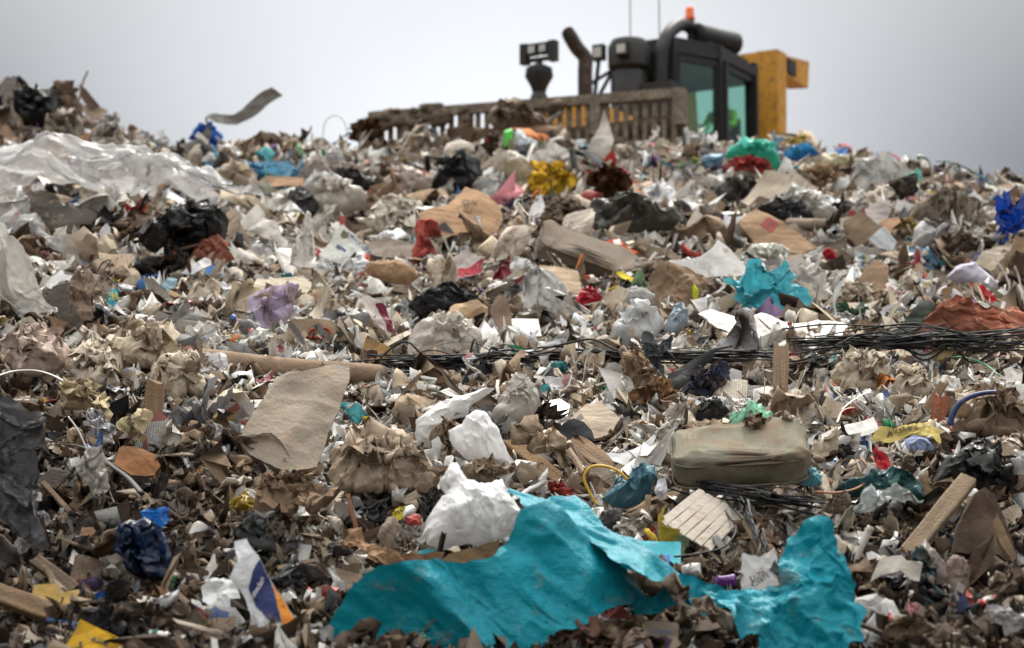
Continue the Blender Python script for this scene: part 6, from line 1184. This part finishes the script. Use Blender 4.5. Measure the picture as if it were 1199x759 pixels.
H('grey_felt', 'grey board wedge', 'grey wedge shaped board standing in the left middle', 'board', [(168,325),(180,326),(193,340),(205,353),(190,352),(178,350)], 'card', (.23,.21,.19), lean=15, near=.5)
H('light_card', 'pale blue leaflet', 'pale blue leaflet between the grey wedge and white films', 'leaflet', [(189,334),(197,325),(208,327),(206,335),(196,342)], 'paper', (.3,.45,.52), lean=20, near=.5, amp=.02)
board('wood_stick', 'orange wood offcut', 'pale orange wood offcut right of the grey wedge board', (197,343), (218,353), 7, 4, (.42,.28,.16), 0, .5, cat='offcut')
H('white_strips', 'white straight strip', 'straight grey white ribbed strip below the dusty red bag', 'strip', [(211,320),(240,301),(247,305),(248,310),(225,322)], 'hard', (.45,.45,.45), lean=35, near=.45)
H('blue_packet', 'small blue card', 'small blue card at the end of the white ribbed strip', 'card', [(237,316),(252,309),(259,315),(250,322),(240,322)], 'card', (.08,.22,.55), lean=30, near=.55)
H('leaning_board', 'grey panel', 'large dark grey panel leaning under the film curtain', 'panel', [(52,350),(62,335),(80,330),(95,340),(98,365),(95,385),(75,378),(60,365)], 'card', (.09,.08,.07), lean=15, near=.3)
H('brown_strip_cloth', 'brown hanging rag', 'tall brown rag hanging right of the grey panel', 'rag', [(78,345),(85,320),(100,310),(108,330),(105,350),(108,375),(98,385),(92,360),(80,362)], 'cloth', (.2,.15,.115), lean=10, near=.5, amp=.2, adir=.2)
H('pink_rag', 'pink stained rag', 'pink stained rag at the left below the trailing film', 'rag', [(40,298),(50,292),(65,300),(70,312),(62,318),(55,312),(45,306)], 'cloth', (.35,.18,.17), lean=20, near=.45)
H('white_shards', 'white plastic shards', 'white pointed plastic shards at the left beside the grey panel', 'plastic shards', [(52,335),(60,325),(72,317),(76,322),(88,323),(84,328),(70,330),(60,338)], 'hard', (.6,.6,.6), lean=25, near=.5, ragged=.12)
H('white_cloth', 'white wad', 'crumpled off-white wad in the left middle above carpet roll', 'wad', [(158,390),(164,382),(180,380),(190,386),(186,396),(170,398)], 'plastic', (.6,.57,.53), 'pillow', lean=35, near=.4, amp=.2)
H('white_films', 'white torn films', 'white torn films left of the lavender cushion', 'film', [(210,400),(218,388),(235,380),(255,385),(265,395),(255,404),(235,402)], 'plastic', (.56,.54,.5), lean=35, near=.4, amp=.2)
H('red_lighter', 'red tag', 'bright red tag below the lavender cushion', 'tag', [(290,397),(291,385),(297,384),(300,392),(297,400)], 'hard', (.5,.01,.02), lean=10, near=.5)
H('lavender_cushion', 'lavender cushion', 'soft lavender fabric cushion in the left middle', 'cushion', [(290,352),(303,343),(320,337),(340,336),(348,337),(345,352),(340,372),(332,386),(315,390),(298,390),(290,380)], 'pad', (.40,.33,.46), 'pillow', lean=25, near=.5, puff=.22, amp=.1, warp=.4, wtop=.5)
w = H('box_tray', 'box tray with red doodle', 'small tan box tray with red loops drawn on its side', 'box', [(334,402),(337,385),(342,374),(365,375),(388,376),(394,381),(391,402),(365,404)], 'card', (.25,.185,.13), lean=15, near=.5, th=.015)
for pts in ([(347,395),(352,391),(360,393),(355,398),(347,398),(347,395)], [(360,394),(366,388),(380,386),(386,390),(380,396),(366,397),(360,394)]):
    fr = ob_fr[w.name]; q = smooth_path([(*fr.topl(*p), 0) for p in pts], 6); q = surf(fr, q[:, 0], q[:, 1], .008); V, F = tube_mesh(q, .006, 6); obj('red_loop', mesh_of('red_loop', V, F, MATS['ink'], True), w, None, (.45,.03,.02))
H('tray_strip', 'white tray rim', 'white rounded rim along the top of the tan box tray', 'rim', [(338,374),(345,371),(385,374),(395,380),(394,384),(385,379),(345,377)], 'hard', (.58,.56,.52), lean=20, near=.65)
w = H('printed_sack', 'white printed sack', 'white torn sack with bold black lettering and red edge', 'sack', [(376,297),(388,280),(402,264),(414,274),(427,288),(432,300),(432,312),(424,316),(412,318),(398,312),(384,308)], 'paper', (.66,.67,.63), lean=18, near=.55, amp=.05, ws=.5)
patch(w, [(427,297),(432,296),(432,312),(428,312)], (.55,.04,.02)); patch(w, [(398,277),(403,271),(408,274),(407,281),(400,281)], (.15,.17,.08)); letters(w, 'DIRECT LINE', (420,286), 4.5, -42, (.05,.08,.2)); patch(w, [(392,290),(394,287),(405,295),(403,297)], (.1,.13,.22))
w = H('printed_sack', 'lettered sack half', 'lower half of a torn white sack with stacked black words', 'sack', [(350,318),(358,306),(370,308),(376,300),(386,302),(398,308),(404,322),(396,330),(380,330),(362,326)], 'paper', (.58,.57,.53), lean=20, near=.65, amp=.05, ws=.5)
letters(w, 'DOMA\nSTIC\nORGANIC', (388,313), 5, -22, (.02,.03,.05))
w = H('printed_sack', 'lettered sack corner', 'left corner of the torn white sack with red and black logo', 'sack', [(332,316),(333,304),(341,296),(348,294),(360,300),(366,306),(356,316),(345,318)], 'paper', (.6,.59,.55), lean=20, near=.65, amp=.06)
patch(w, [(347,299),(351,298),(358,305),(355,308)], (.5,.03,.03)); patch(w, [(343,297),(347,296),(352,309),(349,312)], (.05,.05,.06))
H('red_box', 'red packet in crate', 'red packet lying in a broken brown crate behind the sack', 'packet', [(347,296),(348,288),(362,290),(378,294),(370,302),(356,300)], 'plastic', (.42,.02,.03), lean=20, near=.45)
board('wood_plank', 'brown crate edge', 'brown crate edge running above the red packet', (331,284), (378,288), 5, 5, (.13,.07,.045), 0, .45, splin=.03)
H('dark_board', 'long dark board', 'long dark grey brown board behind the white printed sack', 'board', [(428,300),(432,284),(450,278),(472,282),(500,290),(516,298),(508,307),(480,305),(450,305)], 'card', (.15,.125,.1), lean=50, near=.35, th=.02)
H('teal_rag', 'teal rag', 'small teal rag above the long dark board', 'rag', [(475,286),(480,280),(498,279),(498,289),(485,290)], 'cloth', (.01,.2,.3), lean=20, near=.4)
H('kraft_paper', 'crumpled kraft paper', 'crumpled brown kraft paper right of the white printed sack', 'paper', [(427,318),(430,310),(450,308),(470,305),(486,315),(490,325),(478,334),(460,332),(440,328)], 'paper', (.26,.16,.09), 'pillow', lean=35, near=.45, puff=.3, amp=.2)
H('white_wad', 'white paper wad', 'bright white crumpled wad below the crumpled kraft paper', 'wad', [(428,342),(433,330),(445,328),(452,336),(460,332),(456,344),(440,346)], 'paper', (.66,.65,.62), lean=25, near=.4)
H('maroon_packet', 'white and maroon packet', 'white packet with maroon panel right of the tan box tray', 'packet', [(422,350),(430,347),(445,352),(455,365),(463,385),(455,394),(445,388),(432,372)], 'paper', (.56,.5,.47), lean=20, near=.5)
patch(bpy.data.objects[list(ob_fr)[-1]], [(441,356),(449,356),(458,375),(463,392),(455,388)], (.14,.01,.03))
H('black_film', 'black film', 'crumpled black film right of the white and maroon packet', 'film', [(478,362),(490,352),(515,346),(540,348),(565,352),(560,358),(535,362),(510,370),(490,372)], 'plastic', (.022,.022,.026), 'pillow', lean=45, near=.4, puff=.3, amp=.22, adir=1.5)
H('tan_crumple', 'tan crumpled paper', 'stiff tan crumpled paper above the round white bag', 'paper', [(522,378),(528,362),(540,354),(558,352),(570,360),(568,375),(555,386),(540,382)], 'paper', (.42,.29,.18), lean=25, near=.45, amp=.14)
H('brown_curl', 'brown curled cardboard', 'brown curled cardboard standing right of the tan crumpled paper', 'cardboard', [(573,362),(582,345),(592,348),(598,365),(600,385),(595,398),(585,385),(576,372)], 'card', (.24,.165,.12), lean=12, near=.45, curl=-.4)
H('pink_packet', 'pink red packet', 'grey packet with pink red underside in the middle', 'packet', [(512,318),(525,305),(545,292),(568,304),(566,318),(545,325),(528,331)], 'paper', (.5,.45,.42), lean=30, near=.45, amp=.04)
patch(bpy.data.objects[list(ob_fr)[-1]], [(523,319),(545,311),(567,306),(564,317),(545,324),(530,329)], (.4,.04,.06))
H('maroon_scrap', 'maroon scrap', 'maroon plastic scrap right of the pink red packet', 'scrap', [(575,318),(590,308),(595,300),(596,320),(588,330),(578,326)], 'plastic', (.18,.02,.03), lean=20, near=.4)
H('cream_card', 'cream long card', 'long cream card lying left of the white maroon packet', 'card', [(296,340),(300,328),(330,325),(355,324),(368,335),(360,344),(330,346),(305,346)], 'card', (.48,.42,.32), lean=45, near=.4)
H('white_paper', 'cream papers', 'cream white crumpled papers above the white square board', 'paper', [(600,352),(605,340),(588,335),(575,338),(566,345),(575,352),(590,356)], 'print', (.5,.45,.4), 'pillow', lean=40, near=.35, amp=.25)

# ---- bundles of black cable: each bundle is one thing made of many strands
def cable_bundle(lm, label, segs_, seed, cnt, rr=(.7, 1.5)):
    rs = np.random.RandomState(seed); x0, y0, x1, y1, spread = segs_; mid = ((x0+x1)/2, (y0+y1)/2)
    A, dA = at(x0, y0+spread, .3); B, dB = at(x1, y1+spread, .3); M, dM = at(mid[0], mid[1]+spread, .3); dB = np.clip(dB, dA-1.2, dA+1.2)
    root = empty('cable_bundle', P(*mid, (dA+dB)/2)); tag(root, label, 'cables', 'bundles of black cable lying across the slope')
    HEROES.append((lm, np.array(mid), None, dA))
    for i in range(cnt):
        a, b = rs.uniform(-.08, .25), rs.uniform(.75, 1.08); oy0, oy1 = rs.normal(0, spread*.38, 2); sag = rs.normal(0, spread*(.14 if i % 5 else .5), 4); pts = []
        if rs.rand() < .35: w0 = rs.uniform(0, .6); a, b = w0, w0+rs.uniform(.2, .5)
        for j in range(6):
            t = a+(b-a)*j/5; d = dA+(dB-dA)*t-rs.uniform(0, .12)-.25*math.sin(math.pi*np.clip(t, 0, 1))
            pts.append(P(x0+(x1-x0)*t, y0+(y1-y0)*t+oy0*(1-t)+oy1*t+(sag[j-1] if 0 < j < 5 else rs.normal(0, spread*.15)), d))
        W_ = smooth_path(pts, 6)-np.array(root.location); V, F = tube_mesh(W_, rs.uniform(*rr)*dA/FPX*(1.5 if i % 4 == 0 else 1), 6, True, .35 if i % 4 == 0 else 1)
        obj('cable', mesh_of('cable', V, F, K['rubber'], True), root, None, (.013, .013, .014))
cable_bundle('left cable bundle', 'left stretch of black cables running below the round white bag', (425, 428, 640, 418, 17), 1, 34)
cable_bundle('middle cable bundle', 'middle stretch of black cables between brown cloth and navy trousers', (600, 418, 905, 414, 13), 2, 34)
cable_bundle('right cable bundle', 'right stretch of black cables below the orange mesh sack', (930, 404, 1215, 398, 18), 3, 40)
cable_bundle('upper right cables', 'thin black cables fanning above the right cable stretch', (900, 425, 1110, 385, 14), 4, 14, (.6, 1.0))
cable_bundle('lower cable bundle', 'black cables spreading below the grey green cushion', (775, 562, 965, 590, 12), 5, 26)
cable_bundle('hanging cables', 'loose black cables hanging over the slatted blind', (860, 580, 905, 655, 16), 6, 8, (.7, 1.1))
strand('black_cable', None, 'single black cable looping down over the slatted blind', 'cable', [(838,583),(850,600),(862,620),(848,640),(820,648),(790,652)], 1.3, 'rubber', (.014,.014,.014), near=.6)
strand('black_cable', None, 'single bent black cable crossing towards the printed grey bag', 'cable', [(850,585),(872,612),(890,635),(880,660),(862,680)], 1.2, 'rubber', (.014,.014,.014), near=.6)
strand('black_cable', None, 'stiff black cable rising out of the right cable stretch', 'cable', [(1080,345),(1084,362),(1078,380),(1060,392)], 1.0, 'rubber', (.014,.014,.014), near=.6)
strand('green_twine', None, 'thin green cord looping through the right cable stretch', 'cord', [(1085,405),(1100,412),(1098,425),(1120,418),(1150,425),(1170,440)], 1.0, 'hard', (.08,.28,.16), near=.5)
strand('plastic_tape', None, 'white plastic tape curling over the beige rags at right', 'tape', [(985,480),(1000,468),(1018,460),(1040,466),(1065,464),(1092,470)], 1.5, 'hard', (.5,.46,.4), flat=.4, near=.55)
strand('plastic_tape', None, 'second white tape looping left of the curling tape', 'tape', [(980,495),(988,480),(1010,476),(1024,468),(1030,455)], 1.3, 'hard', (.5,.46,.4), flat=.4, near=.6)
strand('thin_hoop', None, 'thin clear hoop standing on the skyline left of the blade', 'hoop', [(378,160),(380,145),(388,136),(398,137),(405,148),(406,162)], .6, 'hard', (.5,.5,.48), stand=True, near=.3)
# ------------------------------------------------------------------ mask of the hand-placed pieces (photo pixels / 3)
MW, MH = 400, 254
MASKD = np.full((MH, MW), 0.0)
yy, xx = np.mgrid[0:MH, 0:MW]*3.0+1.5
for lm, c, o, d in HEROES:
    if o is None: continue
    ins = np.zeros((MH, MW), bool); j = len(o)-1
    for i in range(len(o)):
        xi, yi = o[i]; xj, yj = o[j]; cnd = ((yi > yy) != (yj > yy))
        with np.errstate(divide='ignore', invalid='ignore'): ins ^= cnd & (xx < (xj-xi)*(yy-yi)/((yj-yi) if yj != yi else 1e-9)+xi)
        j = i
    MASKD[ins] = np.maximum(MASKD[ins], d)
def masked(px, py, d, margin=.7):
    ix = np.clip((px/3).astype(int), 0, MW-1); iy = np.clip((py/3).astype(int), 0, MH-1)
    m = MASKD[iy, ix]; return (m > 0) & (d < m+margin) & (px > 0) & (px < 1199) & (py < 759)

# ------------------------------------------------------------------ individual scattered pieces
TR = np.random.RandomState(21)
TEMPL = {}
def add_t(kind, key, fn, n, sharp=None, smooth=True):
    TEMPL[kind] = []
    for i in range(n):
        V, F = fn(TR); TEMPL[kind].append(mesh_of(kind, V, F, K[key], smooth, sharp))
add_t('paper', 'paper', lambda r: t_sheet(r, 'paper'), 12, 40); add_t('print', 'print', lambda r: t_sheet(r, 'paper'), 10, 40)
add_t('film', 'plastic', lambda r: t_sheet(r, 'film'), 14); add_t('clear', 'haze', lambda r: t_sheet(r, 'film'), 8)
add_t('card', 'card', lambda r: t_sheet(r, 'card'), 12, 40); add_t('cloth', 'cloth', lambda r: t_sheet(r, 'cloth'), 12)
add_t('bag', 'plastic', lambda r: t_bag(r, 4), 10); add_t('foam', 'foam', lambda r: t_chunk(r, 3, .25), 8, 50)
add_t('lump', 'cloth', lambda r: t_chunk(r, 3, .45), 8)
add_t('stick', 'wood', lambda r: plank(1, r.uniform(.06, .12), r.uniform(.04, .08), r, 5, .5), 8, smooth=False)
add_t('block', 'wood', lambda r: plank(1, r.uniform(.3, .5), r.uniform(.06, .14), r, 5, .25), 8, smooth=False)
BOT = [(.0, 0), (.13, 0), (.14, .03), (.14, .12), (.128, .16), (.14, .2), (.14, .5), (.13, .56), (.08, .66), (.05, .72), (.05, .78)]
def t_bottle(r):
    V, F = lathe(BOT, 14); V = V*np.array([1, 1, 1.]); V[:, 0] *= 1-.45*np.exp(-((V[:, 2]-r.uniform(.2, .5))/.12)**2); V[:, :2] += .02*np.sin(V[:, 2:3]*14+r.rand()*6); V[:, 2] -= .4; return V*1.25, F
add_t('bottle', 'haze', t_bottle, 5)
CAP = mesh_of('cap', *lathe([(.0, .455), (.075, .455), (.078, .47), (.078, .54), (.07, .555), (.0, .556)], 12), K['hard'], True, 40)
def t_can(r):
    V, F = lathe([(0, -.5), (.2, -.5), (.26, -.46), (.26, .4), (.21, .48), (.2, .5), (0, .48)], 16); V[:, 0] *= 1-.5*np.exp(-((V[:, 2]-r.uniform(-.2, .2))/.2)**2); V[:, 1] += .1*V[:, 2]**2; return V, F
add_t('can', 'print', t_can, 4, 40)
def t_lid(r):
    V, F = lathe([(0, .02), (.42, .02), (.46, .05), (.5, .0), (.5, -.06), (.46, -.06), (.46, 0), (.42, -.01), (0, -.01)], 24); V[:, 2] += .12*V[:, 0]**2*r.uniform(-1, 2); return V, F
add_t('lid', 'hard', t_lid, 4, 40)
def t_shard(r):
    o = resample(rnd_outline(r, r.randint(4, 7), r.uniform(.4, .8), .4), 22, .03, r); V2, R, F, n_ = polar(o, 5); V = np.stack([V2[:, 0], V2[:, 1], r.uniform(-.9, .9)*V2[:, 0]**2], 1); V, F = thicken(V, F, n_, .02); return V, F
add_t('shard', 'hard', t_shard, 8, 40)
def t_strap(r):
    t = np.linspace(-.5, .5, 8); a = r.uniform(-3, 3); return tube_mesh(np.stack([t, .15*np.sin(t*a*2), .15*np.cos(t*a*2.3)+.1*np.sin(t*7)], 1), .012, 6, True, .4)
add_t('strap', 'hard', t_strap, 8)
KINDS = {   # name, category, nouns by kind, px size, weight, squash
 'paper': ('paper_scrap', 'paper', ['crumpled paper', 'torn paper scrap', 'folded paper sheet'], 22, .15), 'print': ('printed_paper', 'paper', ['colour printed paper', 'printed packaging scrap'], 22, .12),
 'film': ('plastic_film', 'plastic film', ['crinkled plastic film', 'torn plastic sheet', 'ragged plastic wrap'], 27, .17), 'clear': ('clear_film_scrap', 'plastic film', ['see-through film scrap', 'milky film scrap'], 28, .06),
 'card': ('cardboard_scrap', 'cardboard', ['torn cardboard', 'bent cardboard flap', 'cardboard piece'], 28, .09), 'cloth': ('cloth_rag', 'rag', ['dirty cloth rag', 'twisted rag', 'frayed fabric scrap'], 34, .17),
 'bag': ('small_bag', 'bag', ['knotted plastic bag', 'stuffed bag'], 25, .075), 'foam': ('foam_chunk', 'foam', ['broken foam chunk', 'foam lump'], 18, .035), 'lump': ('rag_lump', 'rag', ['balled up rag', 'matted lump'], 22, .05),
 'stick': ('wooden_stick', 'stick', ['broken wooden stick', 'thin wood splinter'], 32, .045), 'block': ('wood_offcut', 'wood', ['wood offcut', 'splintered board piece'], 25, .04),
 'bottle': ('plastic_bottle', 'bottle', ['squashed plastic bottle'], 24, .022), 'can': ('drink_can', 'can', ['crushed printed can'], 15, .016), 'lid': ('plastic_lid', 'disc', ['round plastic lid'], 15, .012),  # the discs are loose plastic lids
 'shard': ('plastic_shard', 'plastic', ['hard plastic shard', 'broken plastic panel'], 22, .05), 'strap': ('packing_strap', 'strap', ['curled packing strap'], 36, .02)}
keys = list(KINDS); wts = np.array([KINDS[k][4] for k in keys]); wts /= wts.sum()
SR = np.random.RandomState(77); cnt = {k: 0 for k in keys}; ITEMS = []
NSC = 3300
u = SR.uniform(-620, 620, NSC); dd_ = np.exp(SR.uniform(math.log(9.8), math.log(33.2), NSC))
mm_ = SR.rand(NSC) < .5; dd_[mm_] = np.interp(-SR.uniform(300, 790, mm_.sum()), -YC[:9], D0[:9])
LMC = np.array([h[1] for h in HEROES if h[0]]); LMN = [h[0] for h in HEROES if h[0]]
for i in range(NSC):
    k = keys[SR.choice(len(keys), p=wts)]
    if cnt[k] >= 295: continue
    x, d = u[i]/FPX*dd_[i], dd_[i]; z = float(terr(x, d)); px, py, f = proj(np.array([x, d, z]))
    if not (-15 < px < 1214 and py < 775): continue
    s = KINDS[k][3]*float(np.clip(SR.lognormal(0, .38), .5, 2.2))*d/FPX*(1.0+.25*(d > 20)+.25*(d < 14))
    if d > 27: s = min(s, 26*d/FPX)
    if masked(np.array([px]), np.array([py-6]), np.array([d]), .8)[0]: continue
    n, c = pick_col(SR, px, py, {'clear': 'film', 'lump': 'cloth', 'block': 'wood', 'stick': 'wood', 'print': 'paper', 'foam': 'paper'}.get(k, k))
    if k in ('clear', 'bottle'): n = 'white' if k == 'bottle' else n
    cnt[k] += 1; nm, cat, nouns, _, _ = KINDS[k]
    R = rand_rot(SR, 1, .75 if k not in ('stick', 'strap', 'lid') else .45)[0]
    o = obj(nm, TEMPL[k][SR.randint(len(TEMPL[k]))], None, None, tuple(c))
    zz = z+s*SR.uniform(.08, .3)+.02*d/14
    sc = s*(1.25 if k in ('film', 'cloth', 'paper', 'card', 'print', 'clear') else 1)
    o.matrix_world = Matrix([[*(R[0]*sc), x], [*(R[1]*sc), d], [*(R[2]*sc), zz], [0, 0, 0, 1]])
    if k == 'bottle': cp = obj('cap', CAP, o, None, PAL[SR.choice(['red', 'blue', 'white', 'green'])][0])
    # describe where it lies by the nearest hand-placed piece
    dl = LMC-np.array([px, py]); j = int(np.argmin((dl[:, 0]/1.3)**2+dl[:, 1]**2)); dx, dy = px-LMC[j, 0], py-LMC[j, 1]
    rel = ('above' if dy < 0 else 'below') if abs(dy) > abs(dx)*.7 else ('left of' if dx < 0 else 'right of')
    if abs(dy) > abs(dx)*.7 and abs(dx) > abs(dy)*.35: rel += (' and left of' if dx < 0 else ' and right of')
    far = math.hypot(dx, dy)
    rel = ('' if far < 60 else 'some way ')+rel
    ps = s/d*FPX; size = 'tiny ' if ps < KINDS[k][3]*.72 else ('large ' if ps > KINDS[k][3]*1.35 else '')
    noun = nouns[SR.randint(len(nouns))]; mcol = float(np.mean(c)); colr = BR.get(n, n)
    colr = {'white': 'grey' if mcol < .4 else colr, 'cream': 'tan' if mcol < .28 else colr, 'tan': 'brown' if mcol < .12 else colr}.get(n, colr)
    if k in ('print', 'can'): colr = ''
    ITEMS.append([o, cat, f"{size}{colr+' ' if colr else ''}{noun} {rel} the {LMN[j]}", px, k])
from collections import defaultdict
bk = defaultdict(list)
for it in ITEMS: bk[it[2]].append(it)
ORD = ['', 'second ', 'third ', 'fourth ', 'fifth ', 'sixth ', 'seventh ', 'eighth ', 'ninth ']; NUMW = ['', '', 'two', 'three', 'four', 'five', 'six', 'seven', 'eight', 'nine']
GRP = {'paper': 'paper scraps strewn over the slope', 'print': 'printed paper scraps over the slope', 'film': 'torn plastic films over the slope', 'clear': 'see-through film scraps over the slope', 'card': 'cardboard scraps over the slope', 'cloth': 'rags strewn over the slope',
 'bag': 'small bags strewn over the slope', 'foam': 'foam chunks over the slope', 'lump': 'balled rags over the slope', 'stick': 'sticks poking from the slope', 'block': 'wood offcuts over the slope', 'bottle': 'squashed bottles on the slope', 'can': 'crushed cans on the slope', 'lid': 'plastic lids on the slope', 'shard': 'plastic shards over the slope', 'strap': 'packing straps over the slope'}
for lab, its in bk.items():
    its.sort(key=lambda t: t[3])
    for q, it in enumerate(its):
        l = lab
        if len(its) > 1: l = f"{'leftmost' if q == 0 else ORD[min(q, 8)]+'from left'} of {NUMW[min(len(its), 9)]}: {lab}" if len(its) > 2 else f"{'left' if q == 0 else 'right'} one of two: {lab}"
        tag(it[0], ' '.join(l.split()[:16]), it[1], GRP[it[4]])
# dressing used by the litter: drop what would land on top of the hand-placed pieces
# ------------------------------------------------------------------ the uncountable litter between the pieces
def ribbon_templates(rs, n, m=7):
    out = []
    for i in range(n):
        t = np.linspace(-.5, .5, m); c = rs.uniform(-2.5, 2.5); ph = rs.uniform(0, 6); w = .07*rs.uniform(.6, 1.4)
        x = t; y = .12*np.sin(t*c*2+ph); z = .16*np.sin(t*c*1.7+ph*2); tw = t*rs.uniform(-4, 4)
        V = []
        for k in range(m):
            for s in (-1, 1): V.append((x[k], y[k]+s*w*math.cos(tw[k]), z[k]+s*w*math.sin(tw[k])))
        out.append(np.array(V)-np.mean(V, 0))
    return out, [(2*k, 2*k+1, 2*k+3, 2*k+2) for k in range(m-1)]
def rag_templates(rs, n, segs, rings, warp):
    out = []
    for i in range(n):
        o = rnd_outline(rs, segs, rs.uniform(.25, .9), .62); V2 = [np.zeros(2)]
        for r in range(1, rings+1): V2 += list(o*r/rings)
        V2 = np.array(V2); D = warpfield(rs, 1.0, warp, .16, None, .5)(V2[:, 0], V2[:, 1])
        V = np.c_[V2, np.zeros(len(V2))]+D; a = rs.uniform(0, 6.28); V = rotfold(V, rs.uniform(-.1, .1, 2), (math.cos(a), math.sin(a)), rs.uniform(-2, 2), .3); out.append(V-V.mean(0))
    F = [(0, 1+k, 1+(k+1) % segs) for k in range(segs)]
    for r in range(rings-1):
        a = 1+r*segs; b = a+segs
        for k in range(segs): F += [(a+k, b+k, b+(k+1) % segs), (a+k, b+(k+1) % segs, a+(k+1) % segs)]
    return out, F
sv, sf = rag_templates(RS, 60, 9, 2, .9); sv5, sf5 = rag_templates(RS, 60, 14, 3, .95); rv, rf = ribbon_templates(RS, 40)
stuff('paper_and_film_scraps', RS, 20000, sv, sf, .042, .8, .05, 'debris_mat', 'loose carpet of small torn paper and plastic scraps between the bigger pieces')
stuff('torn_sheet_litter', RS, 17000, sv5, sf5, .15, .6, .06, 'debris_mat', 'mixed torn sheets and rags too tangled to count over the slope')
stuff('shredded_strips', RS, 24000, rv, rf, .11, .9, .06, 'debris_mat', 'shredded curling strips of plastic and cloth tangled through the litter')
st = []
for i in range(20):
    q = np.array([[x, y, z] for z in (-.5, .5) for y in (-.5, .5) for x in (-.5, .5)]); q = q+RS.normal(0, .08, q.shape); st.append(q)
BF = [(0, 2, 3, 1), (4, 5, 7, 6), (0, 1, 5, 4), (2, 6, 7, 3), (0, 4, 6, 2), (1, 3, 7, 5)]
stuff('splinters', RS, 8000, st, BF, .07, .8, .05, 'crumb_mat', 'splinters of wood and card scattered over the slope', (1, .16, .09))
stuff('twigs_and_wires', RS, 2600, st, BF, .15, .7, .06, 'crumb_mat', 'thin stalks and strips sticking out of the litter', (1, .035, .03))
cv = []
for i in range(24):
    v, f = ICO[1]; cv.append(v*.5*(1+RS.normal(0, .22, (len(v), 1)))*np.array([1, .8, .65]))
stuff('crumbs_and_lumps', RS, 28000, cv, ICO[1][1], .036, 1, .03, 'crumb_mat', 'soil crumbs and lumps of rubble packed between the litter')
